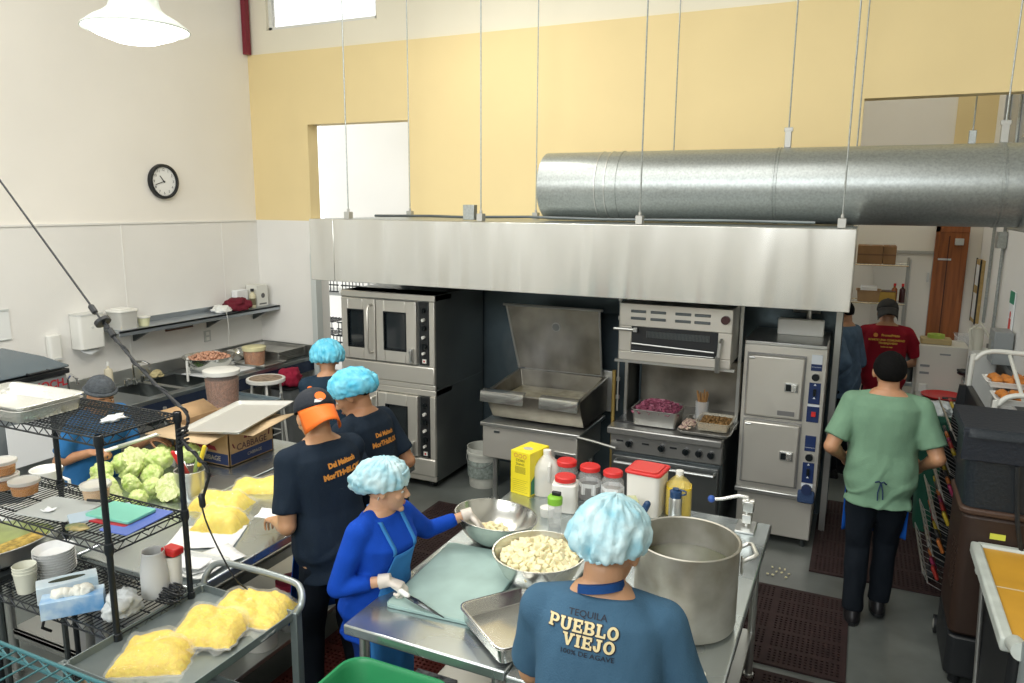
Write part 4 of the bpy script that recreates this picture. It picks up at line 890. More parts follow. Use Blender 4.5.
# foil pans on top shelf
t=thing('foil_pan','upper foil roasting pan nested on the black wire shelving top','foil pan',(-3.20,1.90,1.740),math.radians(2),'foil pans nested on the top wire shelf')
pan_mb(.46,.28,.05,rim=.012,r=.03,slope=.012).build('pan',foil,t,solid=.0012)
u=dup(t,(-3.20,1.895,1.724),label='lower foil roasting pan supporting the other one on the top wire shelf')
o=cloth_lump('crumpled_wrap',(-2.69,1.97,1.724),(.030,.045,.012),mat('wrap_white',(.78,.80,.80),.3,trans=.2),'crumpled clear wrapper lying on the top wire shelf','wrapper',11,amp=.7,sub=3)
# middle shelf contents
def sauce_tub(loc,r,label,m,h=.062,grp='lidded sauce tubs on the middle wire shelf'):
    t=thing('sauce_tub',label,'tub',loc,0,grp)
    MB().lathe([(0,0),(r*.82,0),(r*.86,.004),(r*.95,h)],32).build('tub',thin('tub_clear',(.85,.83,.78),.12,.3),t)
    MB().lathe([(0,.002),(r*.81,.002),(r*.88,h*.58),(0,h*.58)],32).build('sauce',m,t)
    MB().lathe([(r*.96,h-.012),(r*1.03,h-.010),(r*1.04,h+.004),(r*.95,h+.006),(r*.9,h+.001),(0,h+.001)],32).build('lid',trans,t); return t
ors=mat('orange_sauce',(.50,.20,.03),.4); bes=mat('beige_sauce',(.60,.40,.22),.4)
SM=MIDZ+.006
sauce_tub((-3.50,1.98,SM),.062,'bottom tub of orange sauce of the pair at the left picture edge',ors)
sauce_tub((-3.505,1.98,SM+.069),.062,'top tub of orange sauce of the pair at the left picture edge',ors)
sauce_tub((-3.35,1.98,SM),.062,'single tub of orange sauce right of the stacked pair on the wire shelf',ors)
sauce_tub((-3.02,2.09,SM),.062,'tub of beige sauce behind the front shelf post beside the cabbages',bes)
def board(name,loc,rot,w,d,h,m,label,cat,r=.01,grp=None,bev=.002):
    o=MB().prism(rrect(w,d,r),0,h).build(name,m,bevel=bev); tag(o,label,cat,grp,loc=loc,rot=rot); return o
board('document_sleeve',(-3.04,1.93,SM),.15,.28,.20,.006,thin('sleeve_grey',(.55,.58,.56),.75,.35),'grey plastic document sleeve lying on the middle wire shelf','folder')
sheet('white_label_card',(-3.05,1.89,SM+.007),.2,.05,.04,'little white card on the grey plastic sleeve',seed=8)
board('clear_binder',(-2.83,1.97,SM+.001),-.5,.11,.24,.01,mat('binder_blue_grey',(.40,.50,.58),.3),'pale blue grey binder between the grey sleeve and green folder','folder')
o=MB().cap((-.05,0,0),.006,(.05,.03,0),.006).build('marker_pen',black); tag(o,'black marker pen lying on the grey sleeve','pen',loc=(-2.93,2.02,SM+.02))
board('red_folder',(-2.745,1.99,SM),.12,.23,.17,.008,mat('folder_red',(.40,.02,.03),.4),'red folder under the green folder on the middle wire shelf','folder')
board('green_folder',(-2.745,2.0,SM+.009),.08,.24,.15,.012,mat('folder_green',(.18,.52,.40),.4),'mint green folder lying on top of the red folder','folder')
board('blue_folder',(-2.635,1.99,SM+.0),.1,.15,.25,.006,mat('folder_blue',(.10,.16,.48),.35),'blue folder at the right end of the middle wire shelf','folder')
o=cloth_lump('snack_packet',(-2.80,1.84,SM-.0),(.05,.03,.008),mat('packet_mixed',(.40,.30,.12),.4,var=.8,vscale=30,col2=(.05,.12,.05)),'small colourful packet near the front edge of the middle wire shelf','packet',6,sub=3)
# lower shelf contents
BM=BOTZ+.006
for k in range(9):
    if k==0: pl=thing('soup_plate','white bowl in the stack on the lower wire shelf','bowl',(-3.21,1.99,BM),0,'white bowls stacked on the lower wire shelf'); MB().lathe([(0,0),(.05,0),(.055,.008),(.078,.03),(.086,.042),(.083,.042),(.06,.016),(0,.01)],36).build('bowl',mat('china_white',(.80,.81,.80),.2),pl)
    else: dup(pl,(-3.21+.001*(k%3),1.99+.001*(k%2),BM+k*.0125))
for k,(r_,h) in enumerate(((.045,.0),(.045,.012),(.045,.024))):
    if k==0: cp_=thing('plastic_cup','translucent cup in the stack at the left of the gloves boxes','cup',(-3.20,1.85,BM),0,'stacked plastic cups on the lower wire shelf'); MB().lathe([(0,0),(.036,0),(.046,.09),(.048,.095),(.046,.097)],28).build('cup',mat('cup_milky',(.74,.74,.62),.35),cp_,solid=.001)
    else: dup(cp_,(-3.20,1.85,BM+k*.014))
bxb=mat('glove_box_blue',(.10,.34,.68),.5,var=.4,vscale=12,col2=(.62,.76,.86)); bxl=mat('glove_box_pale',(.50,.68,.78),.5,var=.3,vscale=10,col2=(.75,.82,.85))
for (x,y,rz,m_,l,gl_) in ((-3.01,1.91,math.radians(58),bxl,'pale blue glove box with empty oval slot behind the other one',0),(-2.865,1.835,math.radians(50),bxb,'bright blue glove box with white gloves bulging from its top',1)):
    t=thing('glove_box',l,'glove box',(x,y,BM),rz,'disposable glove boxes on the lower wire shelf')
    MB().box((-.115,-.045,0),(.115,.045,.075)).build('box',m_,t,bevel=.002)
    MB().prism([(.07*math.cos(a),.018*math.sin(a)) for a in [2*PI*i/24 for i in range(24)]],.0752,.0758).build('slot',mat('slot_dark',(.05,.06,.04),.8),t)
    MB().box((-.1155,-.03,.02),(-.1152,.03,.055)).build('printed_panel',mat('panel_grey',(.55,.62,.62),.5),t)
    if gl_:
        for k in range(4): g=cloth_lump('glove',(-.05+k*.032,0,.068),(.03,.024,.024),mat('glove_white',(.80,.79,.70),.6),None,None,k+20,sub=3); g.parent=t
o=cloth_lump('plastic_bag',(-2.655,1.90,BM),(.062,.075,.065),mat('bag_milky',(.72,.76,.76),.4,trans=.2,bump=.6,bscale=40),'knotted translucent plastic bag behind the front shelf post','bag',14,amp=.5)
t=thing('plastic_jug','translucent jug with red cap standing behind the shelf post','jug',(-2.66,2.07,BM)); MB().lathe([(0,0),(.05,0),(.058,.01),(.058,.12),(.05,.17),(.045,.20),(.046,.21)],28).build('jug',mat('jug_milky',(.76,.78,.77),.35,trans=.25),t,solid=.001)
t=thing('red_lidded_cup','white cup with red lid behind the translucent jug','cup',(-2.62,2.135,BM)); MB().lathe([(0,0),(.03,0),(.036,.17)],20).build('cup',white,t); MB().cbox((0,0,.19),(.08,.06,.035)).build('lid',redp,t,bevel=.008)
cb=MB()
for k in range(7): cb.tube([(.05*math.cos(a)*(1+.1*k%.3)+.01*(k%3),.03*math.sin(a)+.006*k,.01+.012*k*.6+.004*math.sin(3*a)) for a in [2*PI*i/18 for i in range(18)]],.0042,6,closed=True)
o=cb.build('coiled_cable',black); tag(o,'coil of black cable by the right shelf post at the lower wire shelf','cable',loc=(-2.58,2.05,BM-.0))
hs=MB().tube([(-2.98,1.80,BOTZ-.10),(-2.97,1.76,BOTZ-.06),(-2.93,1.75,BOTZ+.0),(-2.89,1.79,BOTZ+.02),(-2.85,1.86,BOTZ+.01)],.006,8).build('black_hose',black); tag(hs,'short black hose looping over the edge of the lower wire shelf','hose')
# floor-level things below shelf
t=thing('lower_tray','rusty brown tray on the bottom wire shelf under the white sauce cups','tray',(-2.93,1.95,.31)); pan_mb(.6,.28,.02).build('tray',mat('rusty_tray',(.18,.13,.07),.5,.3,var=.6,vscale=5),t,solid=.002)
for (x,y,l) in ((-3.02,1.93,'white ridged cup on the bottom shelf, left of the trio'),(-2.90,2.0,'white ridged cup at the back of the trio on the bottom shelf'),(-2.90,1.87,'white ridged cup at the front of the trio on the bottom shelf')):
    t=thing('ridged_cup',l,'cup',(x,y,.334),0,'white cups on the bottom shelf'); MB().lathe([(0,0),(.05,0),(.052,.05),(.045,.06),(.046,.09),(.035,.1),(.03,.085),(0,.085)],24).build('cup',white,t)
# power cable with knob
def catm(p0,p1,p2,p3,n=12):
    o=[]
    for i in range(n):
        u=i/n; o.append(.5*((2*p1)+(-p0+p2)*u+(2*p0-5*p1+4*p2-p3)*u*u+(-p0+3*p1-3*p2+p3)*u**3))
    return o
def smooth(ps,n=10):
    ps=[V(*p) for p in ps]; ps=[ps[0]*2-ps[1]]+ps+[ps[-1]*2-ps[-2]]; o=[]
    for i in range(len(ps)-3): o+=catm(ps[i],ps[i+1],ps[i+2],ps[i+3],n)
    return o+[ps[-2]]

t=thing('power_cord','black power cord with round knob coming down from the upper left to the shelf post','cord',(-2.53,2.15,1.72))
o_=V(-2.53,2.15,1.72)
P=[V(*p)-o_ for p in [(-6.2,2.15,5.55),(-3.56,2.15,2.69),(-2.95,2.15,2.08)]]
MB().tube([P[0],P[1],P[2]],.0045,8).build('straight_cord',black,t)
tw=smooth([(-2.95,2.15,2.08),(-2.80,2.15,1.945),(-2.66,2.16,1.83),(-2.52,2.175,1.725),(-2.515,2.165,1.66),(-2.50,2.13,1.62),(-2.42,2.13,1.56),(-2.375,2.14,1.50),(-2.40,2.14,1.42),(-2.42,2.13,1.36)],8)
MB().tube([p-o_ for p in tw],.0065,8).build('twisted_cord',black,t)
m_=MB(); m_.tube([p-o_+V(.006*math.cos(i*1.1),.006*math.sin(i*1.1),.006*math.sin(i*1.1+1)) for i,p in enumerate(tw)],.0045,6); m_.build('cord_winding',black,t)
for p,r_,l in (((-2.955,2.15,2.085),.034,.022),((-3.01,2.15,2.135),.013,.05),((-2.905,2.15,2.04),.014,.05),((-2.413,2.13,1.37),.013,.06)):
    p=V(*p)-o_; d=V(.66,0,-.70) if p.z>.2 else V(.1,0,-1)
    MB().tube([p-d*l*.5,p-d*l*.35,p+d*l*.35,p+d*l*.5],[r_*.6,r_,r_,r_*.6],16).build('knob' if r_>.02 else 'collar',black,t)
lw=smooth([(-2.42,2.13,1.36),(-2.40,2.135,1.27),(-2.34,2.14,1.15),(-2.28,2.16,1.03),(-2.26,2.24,.93),(-2.30,2.40,.80),(-2.36,2.5,.62)],8)
MB().tube([p-o_ for p in lw],.0035,8).build('lower_cord',black,t)
m_=MB()
for k in range(5): m_.tube([(.018*math.cos(a)+.012,.02*math.sin(a),-.055-k*.018+.008*math.cos(a)) for a in [2*PI*i/14 for i in range(14)]],.0052,6,closed=True)
m_.build('cord_wrap',black,t)

o=MB().box((-.003,-.17,-.16),(.003,.17,.16)).build('hanging_sheet',whitep,bevel=.001); tag(o,'white sheet hanging on the front of the grey vacuum machine below its lid','sheet',loc=(-5.44,3.30,.84))
# ================================================================ centre tables
prep_table('prep_table','stainless table holding the cutting board, at the left of the joined pair',-1.80,-1.065,2.25,4.05)
prep_table('prep_table','stainless table carrying the big stock pot, at the right of the joined pair',-1.055,-.32,2.23,4.05)
t=thing('cutting_board','large pale green cutting board on the left centre table','cutting board',(-1.53,2.77,TZ),math.radians(4))
MB().prism(rrect(.43,.64,.025),0,.016).build('board',mat('board_green',(.30,.44,.41),.55,var=.18,vscale=7),t,bevel=.003)
MB().prism(rrect(.415,.625,.02),.016,.0165).build('worn_surface',mat('board_worn',(.36,.50,.46),.6,var=.2,vscale=5),t)
# bowls
mbs=mat('mixing_bowl_steel',(.62,.62,.58),.22,.95)
A_=bowl('mixing_bowl',(-1.585,3.20,TZ),.205,.15,'steel bowl the woman in blue reaches into, with a few potato pieces')
A_.rotation_euler=(math.radians(-4),math.radians(5),0)
B_=bowl('mixing_bowl',(-1.205,2.90,TZ),.205,.165,'steel bowl heaped with chopped pale potatoes beside the stock pot man')
pot=mat('potato_flesh',(.86,.79,.50),.45,var=.2,vscale=20,sss=.15)
def chunk_mesh(seed):
    bm=bmesh.new(); bmesh.ops.create_cube(bm,size=1); rg=random.Random(seed)
    for v in bm.verts: v.co=V(v.co.x*rg.uniform(.7,1.2),v.co.y*rg.uniform(.6,1.1),v.co.z*rg.uniform(.5,1.0))
    bmesh.ops.bevel(bm,geom=bm.edges[:],offset=.10,segments=1,affect='EDGES')
    me=bpy.data.meshes.new('potato_piece'); bm.to_mesh(me); bm.free(); me.materials.append(pot); return me
CH=[chunk_mesh(i) for i in range(6)]
rg=random.Random(11)
def chunks(c,R,z0,h,n,size,label,grp):
    for i in range(n):
        a=i*2.39996; q=math.sqrt((i+.5)/n); x=q*R*math.cos(a); y=q*R*math.sin(a)
        o=bpy.data.objects.new('potato_piece',CH[i%6]); COL.objects.link(o)
        o.location=(c[0]+x+rg.uniform(-.006,.006),c[1]+y+rg.uniform(-.006,.006),z0+h*(1-q*q)+rg.uniform(-.004,.008)); s_=size*rg.uniform(.75,1.2); o.scale=(s_,s_,s_*.9)
        o.rotation_euler=(rg.uniform(0,3),rg.uniform(0,3),rg.uniform(0,6)); tag(o,label,'potato',grp)
chunks((-1.205,2.90),.172,TZ+.125,.055,150,.034,'chopped potato piece heaped in the full steel bowl','chopped potatoes in the full bowl')
MB().lathe([(0,.135),(.1,.13),(.165,.105)],28).build('potato_bed',pot,B_)
chunks((-1.588,3.175),.10,TZ+.052,.03,36,.033,'potato piece at the bottom of the bowl under the gloved hand','potato pieces under the gloved hand')
MB().lathe([(0,.046),(.105,.042)],24).build('potato_bed',pot,A_)
for (x,y,l) in ((-1.42,3.02,'potato scrap on the table between the two bowls'),(-1.40,3.05,'smaller potato scrap next to the other on the table')):
    o=bpy.data.objects.new('potato_scrap',CH[1]); COL.objects.link(o); o.location=(x,y,TZ+.008); o.scale=(.022,.018,.014); tag(o,l,'potato')
# steel pans
t=thing('hotel_pan','upper empty steel pan nested in another at the front of the table','pan',(-1.135,2.475,TZ+.026),math.radians(-37),'nested steel pans at the table front')
st2=mat('pan_steel',(.60,.60,.57),.24,.95)
pan_mb(.355,.30,.062,rim=.010,r=.03,slope=.008).build('pan',st2,t,solid=.0012)
dup(t,(-1.135,2.475,TZ+.017),label='lower steel pan holding the nested empty pan at the front of the table')
t=thing('red_onion','dark purple onion lying in the empty steel pan','onion',(-1.12,2.60,TZ+.066)); MB().lathe([(0,-.036),(.02,-.034),(.036,-.015),(.038,.0),(.03,.022),(.012,.034),(.004,.045),(0,.046)],24).build('onion',mat('onion_purple',(.07,.02,.06),.3,var=.4),t)
# stock pot
t=thing('stock_pot','huge dented aluminium stock pot with broth on the right table','stock pot',(-.548,2.895,TZ))
PR=.208
potm=mat('pot_aluminium',(.62,.62,.58),.45,.75,var=.30,vscale=4.5,rvar=.08,col2=(.30,.28,.22),det=8)
MB().lathe([(0,0),(PR-.02,0),(PR-.004,.012),(PR,.03),(PR,.352),(PR+.006,.355),(PR+.007,.363),(PR+.001,.366),(PR-.005,.362),(PR-.007,.03),(0,.02)],72).build('pot_body',potm,t)
MB().lathe([(0,.245),(PR-.008,.245)],56).build('broth',mat('pot_broth',(.10,.105,.06),.10,var=.35,vscale=9),t)
for sgn in (1,-1):
    a0=math.radians(18) if sgn>0 else math.radians(198)
    R_=Matrix.Rotation(a0,4,'Z'); h=MB()
    h.tube([R_@V(PR,-.055,.30),R_@V(PR+.045,-.06,.325),R_@V(PR+.06,-.045,.33),R_@V(PR+.06,.045,.33),R_@V(PR+.045,.06,.325),R_@V(PR,.055,.30)],.0085,10)
    for y in (-.055,.055): h.cbox((0,0,0),(.006,.03,.07),R_@Matrix.Translation((PR+.003,y,.285)))
    h.build('pot_handle',mat('handle_alu',(.66,.66,.62),.35,.8),t,bevel=.002)
    rv=MB()
    for y in (-.055,.055):
        for z in (.262,.308): rv.cyl(R_@V(PR+.005,y,z),R_@V(PR+.010,y,z),.006,8)
    rv.build('rivets',steel,t)['kind']='stuff'
o=MB().prism(rrect(.30,.22,.02),0,.012).build('chopping_board',mat('board_cream',(.70,.70,.60),.5),bevel=.003); tag(o,'cream board at the right table edge beside the man in the slate T-shirt','cutting board',loc=(-.56,2.50,TZ),rot=-.35)
# bottles, jars and boxes at the back of the table
def printed_box(name,loc,rot,w,d,h,m,label,cat='box'):
    t=thing(name,label,cat,loc,rot); MB().box((-w/2,-d/2,0),(w/2,d/2,h)).build('carton',m,t,bevel=.0015); return t
yb=mat('starch_yellow',(.82,.68,.03),.45); ink=mat('ink_black',(.03,.035,.03),.6); inkg=mat('ink_green',(.04,.20,.10),.5); inko=mat('ink_olive',(.35,.30,.03),.6); inkr=mat('ink_orange',(.60,.20,.08),.6)
t=printed_box('starch_box',(-1.70,3.93,TZ),math.radians(-12),.14,.20,.265,yb,'tall yellow cardboard box of cooking starch with fine print on the table')
f=MB(); f.text('CORN',.022,(-.0,-.1015,.212),(1,0,0),(0,0,1)).text('Starch',.024,(0,-.1015,.190),(1,0,0),(0,0,1)); f.build('box_lettering',ink,t,recalc=False)
f=MB()
for k in range(7): f.box((-.038,-.1012,.170-k*.0062),(.038,-.1006,.173-k*.0062))
for k in range(7):
    for q in range(1): f.box((-.055,-.1012,.090-k*.012),(.055-.01*(k%3),-.1006,.0915-k*.012))
f.build('fine_print',inko,t)['kind']='stuff'
f=MB()
for k in range(3): f.lathe([(.010,0),(.0135,0)],16,m=Matrix.Translation((-.032+k*.032,-.1012,.240))@Matrix.Rotation(PI/2,4,'X'))
f.build('seal_rings',inkr,t)['kind']='stuff'
f=MB(); f.lathe([(0,0),(.022,0)],20,m=Matrix.Translation((.0712,-.02,.17))@Matrix.Rotation(PI/2,4,'Y')).build('round_emblem',ink,t)
f=MB(); f.add([(.0712,-.09,.01),(.0712,.09,.01),(.0712,.09,.06),(.0712,.05,.10),(.0712,.0,.07),(.0712,-.05,.12),(.0712,-.09,.09)],[(0,1,2,3,4,5,6)]).build('leaf_print',inkg,t,recalc=False)
MB().lathe([(0,0),(.026,0)],20,m=Matrix.Translation((0,-.02,.2655))@Matrix.Scale(1.2,4,(1,0,0))).build('top_emblem',mat('ink_grey2',(.45,.45,.40),.6),t)
def jug(name,loc,rot,label,fill,fh,m,s=1.0,cap=white):
    t=thing(name,label,'jug',loc,rot)
    prof=[(.105,0),(.112,.01),(.112,.15),(.105,.175),(.075,.205),(.035,.232),(.030,.245)]
    def body(sc,h0=0,h1=1): 
        mb=MB(); L=[]
        for (w,z) in prof:
            L.append([(x,y,z*1.0) for x,y in rrect(w*sc,w*sc,w*sc*.36,n=5)])
        n=len(L[0]); vs=[v for l in L for v in l]; fs=[tuple(reversed(range(n)))]
        for i in range(len(L)-1):
            for k in range(n): k2=(k+1)%n; fs.append((i*n+k,i*n+k2,(i+1)*n+k2,(i+1)*n+k))
        mb.add(vs,fs); return mb
    b=body(1.35*s); b.v=[V(v.x,v.y,v.z*s*.98) for v in b.v]; b.build('jug_body',m,t,ang=60)
    if fh: MB().prism(rrect(.145*s,.145*s,.05*s),.004,fh).build('liquid',fill,t)
    MB().lathe([(.022*s,.225*s),(.023*s,.262*s),(0,.263*s)],20).build('cap',cap,t)
    MB().tube([(.02,-.055*s,.20*s),(.02,-.088*s,.19*s),(.02,-.092*s,.13*s),(.02,-.076*s,.10*s)],.011*s,10).build('handle',m,t)
    return t
jm=thin('jug_hdpe',(.80,.80,.75),.72,.35)
jug('plastic_jug',(-1.59,3.93,TZ),.3,'milky plastic jug with a little yellow liquid beside the starch box',mat('liquid_yellow',(.75,.52,.12),.3),.06,jm,1.02)
jug('oil_jug',(-.815,3.98,TZ),.2,'translucent jug full of yellow oil behind the stock pot',mat('oil_yellow',(.78,.55,.03),.2),.165,thin('jug_oil',(.82,.70,.25),.4,.3),.95)
def jar(name,loc,label,bm_,s=1.0,fillm=None,square=False,h=.17,lab=False):
    t=thing(name,label,'jar',loc,.2,'red lidded jars on the table')
    if square: MB().prism(rrect(.13*s,.13*s,.025),0,h*.86).prism(rrect(.10*s,.10*s,.04),h*.86,h*.93).build('jar_body',bm_,t,bevel=.006)
    else: MB().lathe([(0,0),(.06*s,0),(.066*s,.01),(.066*s,h*.72),(.05*s,h*.88),(.05*s,h*.93)],28).build('jar_body',bm_,t,solid=.0015)
    if fillm: MB().lathe([(0,.004),(.061*s,.004),(.061*s,h*.42),(0,h*.42)],24).build('contents',fillm,t)
    MB().lathe([(.054*s,h*.9),(.057*s,h*.91),(.057*s,h*1.03),(.05*s,h*1.06),(0,h*1.06)],32).build('lid',redp,t)
    if lab: MB().lathe([(.0672*s,h*.2),(.0672*s,h*.55)],6).build('paper_label',whitep,t)
    return t
hd=mat('hdpe_white',(.80,.79,.74),.4)
jar('storage_jar',(-1.405,3.75,TZ),'white square jar with red lid, front one of the red-lidded jars',hd,1.05,None,True,.19)
jar('storage_jar',(-1.48,3.97,TZ),'red-lidded jar directly behind the white square one',thin('jar_smoke',(.55,.56,.54),.2,.4),1.05,mat('dark_spice',(.07,.06,.06),.7),False,.20)
jar('storage_jar',(-1.335,3.97,TZ),'clear red-lidded jar of dark contents in the middle of the row',thin('jar_clear',(.80,.82,.80),.15,.22),1.05,MATS['dark_spice'],False,.19,True)
jar('storage_jar',(-1.195,3.97,TZ),'clear red-lidded jar at the right end of the row, above the man head',thin('jar_clear',(.80,.82,.80),.15,.22),1.0,mat('pale_spice',(.45,.42,.38),.7),False,.18,True)
t=thing('shaker_bottle','small clear bottle with bright green and dark lid near the full bowl','bottle',(-1.375,3.52,TZ)); MB().lathe([(0,0),(.033,0),(.036,.02),(.038,.13)],24).build('bottle',thin('jar_clear2',(.85,.87,.85),.2,.5),t,solid=.001); MB().lathe([(.040,.125),(.041,.16),(.032,.172),(0,.172)],24).build('lid',mat('lime_green',(.25,.55,.05),.4),t); MB().cbox((.008,0,.183),(.05,.022,.022)).build('flip_cap',black,t,bevel=.005)
jar_=thing('small_tub','small white tub beside the bottle with green lid','tub',(-1.46,3.62,TZ)); MB().lathe([(0,0),(.035,0),(.04,.05),(0,.052)],20).build('tub',white,jar_)
t=thing('food_container','square white food container with red snap lid behind the stock pot man','container',(-.985,4.00-.06,TZ),math.radians(-4)); pan_mb(.19,.19,.235,rim=.006,r=.03,slope=.006).build('container',mat('container_milky',(.76,.74,.68),.4),t,solid=.003); MB().prism(rrect(.21,.21,.03),.235,.252).build('lid',redp,t,bevel=.005); MB().prism(rrect(.165,.165,.025),.2525,.258).build('lid_panel',mat('red_light',(.66,.06,.05),.4),t,bevel=.004)
t=printed_box('sauce_carton',(-1.02,3.70,TZ),.5,.09,.09,.15,mat('carton_cream',(.62,.60,.40),.6,var=.5,vscale=25,col2=(.35,.42,.20)),'small cream printed carton left of the thermos, behind the hairnet')
t=thing('thermos_bottle','steel bottle with dark blue lid in front of the yellow oil jug','bottle',(-.80,3.83,TZ)); MB().lathe([(0,0),(.033,0),(.035,.01),(.035,.14),(.028,.155)],28).build('bottle',steel,t); MB().lathe([(.031,.15),(.032,.185),(.018,.19),(.018,.20),(0,.20)],24).build('lid',mat('navy_lid',(.015,.05,.13),.35),t); MB().tube([(.03,0,.165),(.055,0,.175),(.055,0,.19),(.02,0,.197)],.005,8).build('loop',MATS['navy_lid'],t)
o=MB().cap((0,0,0),.02,(.02,.0,.045),.018).build('blue_bottle_cap',mat('navy_lid',(.015,.05,.13),.35)); tag(o,'small dark blue cap beside the cream carton','cap',loc=(-.93,3.66,TZ+.11))
sp_=thing('squat_bottle','squat clear bottle under the dark blue cap behind the hairnet','bottle',(-.93,3.66,TZ)); MB().lathe([(0,0),(.03,0),(.032,.08),(.018,.10)],20).build('bottle',thin('jar_clear2',(.85,.87,.85),.2,.5),sp_)
# can opener
t=thing('can_opener','table mounted can opener with long handle at the far right table corner','can opener',(-.44,3.96,TZ))
MB().cbox((0,-.02,.006),(.10,.16,.012)).build('base_plate',steel,t,bevel=.003)
m_=MB().cyl((0,0,0),(0,0,.16),.016,12).cbox((0,0,.05),(.05,.05,.05)).cbox((.005,-.005,.12),(.055,.05,.06)).cyl((-.03,0,.14),(.035,0,.14),.018,14).build('shaft',mat('cast_steel',(.55,.55,.52),.3,.9),t,bevel=.004)
h=MB().tube([(0,0,.165),(-.05,-.01,.17),(-.13,-.03,.145),(-.17,-.04,.14)],[.011,.010,.009,.009],10).build('crank_handle',mat('bright_steel',(.75,.75,.71),.25,.85),t)
MB().ell((-.185,-.043,.14),(.020,.020,.020)).build('blue_grip',bluep,h)
# knife of the woman (lies on board)
# things under the table front
t=thing('onion_bag','mesh bag of red onions on the shelf under the table front','bag',(-1.30,2.42,.287)); 
for k in range(12):
    a=k*2.4; r_=.04+.09*math.sqrt(k/12)
    MB().ell((r_*math.cos(a)*1.3,r_*math.sin(a),.04+.07*((k*7)%3)/2),(.038,.038,.034)).build('onion',mat('onion_purple_light',(.20,.03,.07),.35,var=.5,vscale=14,col2=(.55,.45,.42)),t)
t=thing('patterned_box','white patterned carton under the front edge of the centre table','box',(-1.52,2.45,.287)); MB().box((-.10,-.08,0),(.10,.08,.30)).build('carton',mat('pattern_white',(.6,.6,.58),.6,var=.95,vscale=35,col2=(.06,.06,.07)),t,bevel=.004)
t=thing('storage_tote','black storage tote with red rim sticking out under the left side of the centre table','tote',(-2.05,3.72,0)); t.location=(-1.95,3.62,0)
pan_mb(.36,.5,.42,rim=.015,r=.04,slope=.02).build('tote',black,t,solid=.004); MB().tube([(x,y,.425) for x,y in rrect(.385,.525,.05)],.008,8,closed=True).build('red_rim',redp,t); MB().box((-.12,-.15,.36),(.12,.15,.40)).build('orange_contents',mat('orange_thing',(.50,.13,.03),.6),t)
# green bin
t=thing('green_bin','large green plastic bin standing below the front edge of the centre table','bin',(-1.47,1.955,0))
def bin_mb(w,d,h,taper=.8,r=.08):
    mb=MB(); L=[]
    for sc,z in ((taper,0),(1,h),(1.0,h),(1.09,h+.002),(1.10,h-.03),(1.09,h+.012),(1.02,h+.016),(.975,h),(taper*.97,.02)):
        L.append([(x,y,z) for x,y in rrect(w*sc,d*sc,r*sc,n=6)])
    n=len(L[0]); vs=[v for l in L for v in l]; fs=[tuple(reversed(range(n)))]
    for i in range(len(L)-1):
        for k in range(n): k2=(k+1)%n; fs.append((i*n+k,i*n+k2,(i+1)*n+k2,(i+1)*n+k))
    fs.append(tuple(range((len(L)-1)*n,len(L)*n))); return mb.add(vs,fs)
bin_mb(.44,.44,.82).build('bin_body',green_bin,t)
# ================================================================ cart with bags
t=thing('utility_cart','grey steel utility cart with tubular handle with bags of yellow food','cart',(-2.285,1.895,0))
cg=mat('cart_grey',(.24,.28,.28),.4,.6,var=.15,vscale=6)
for z,nm in ((.885,'top_tray'),(.45,'middle_tray'),(.16,'bottom_tray')):
    w,d=.53,.65
    MB().box((-w/2,-d/2,z),(w/2,d/2,z+.004)).box((-w/2,-d/2,z),(-w/2+.006,d/2,z+.035)).box((w/2-.006,-d/2,z),(w/2,d/2,z+.035)).box((-w/2,-d/2,z),(w/2,-d/2+.006,z+.035)).box((-w/2,d/2-.006,z),(w/2,d/2,z+.035)).build(nm,cg,t,bevel=.0015)
for x in (-.265,.265):
    for y in (-.325,.325):
        MB().box((x-.018,y-.018,.10),(x+.018,y+.018,.92)).build('post',cg,t,bevel=.003)
        MB().cyl((x-.016,y,.05),(x+.016,y,.05),.05,16).build('caster',black,t)
MB().tube(smooth([(-.265,.325,.88),(-.265,.35,.95),(-.22,.385,1.0),(-.05,.40,1.005),(.18,.40,1.0),(.25,.38,.985),(.285,.34,.95),(.265,.32,.90)],6),.0145,12).build('handle',mat('handle_grey',(.34,.38,.38),.35,.6),t)
CZ=.890
bag('yellow_food_bag',(-2.31,1.775,CZ),math.radians(30),.29,.27,.062,'yellow filled plastic bag at the left end of the cart, nearest the shelving',yel,21,'bags of yellow food on the cart',tail=.05,ts=-1)
bag('yellow_food_bag',(-2.235,1.975,CZ+.02),math.radians(20),.28,.26,.062,'middle one of the three yellow bags on the cart, overlapping its neighbours',yel,25,'bags of yellow food on the cart',tail=.04,ts=-1)
bag('yellow_food_bag',(-2.20,2.16,CZ+.01),math.radians(12),.33,.24,.062,'yellow filled plastic bag beside the cart handle with clear flap',yel,29,'bags of yellow food on the cart',tail=.07,ts=-1)
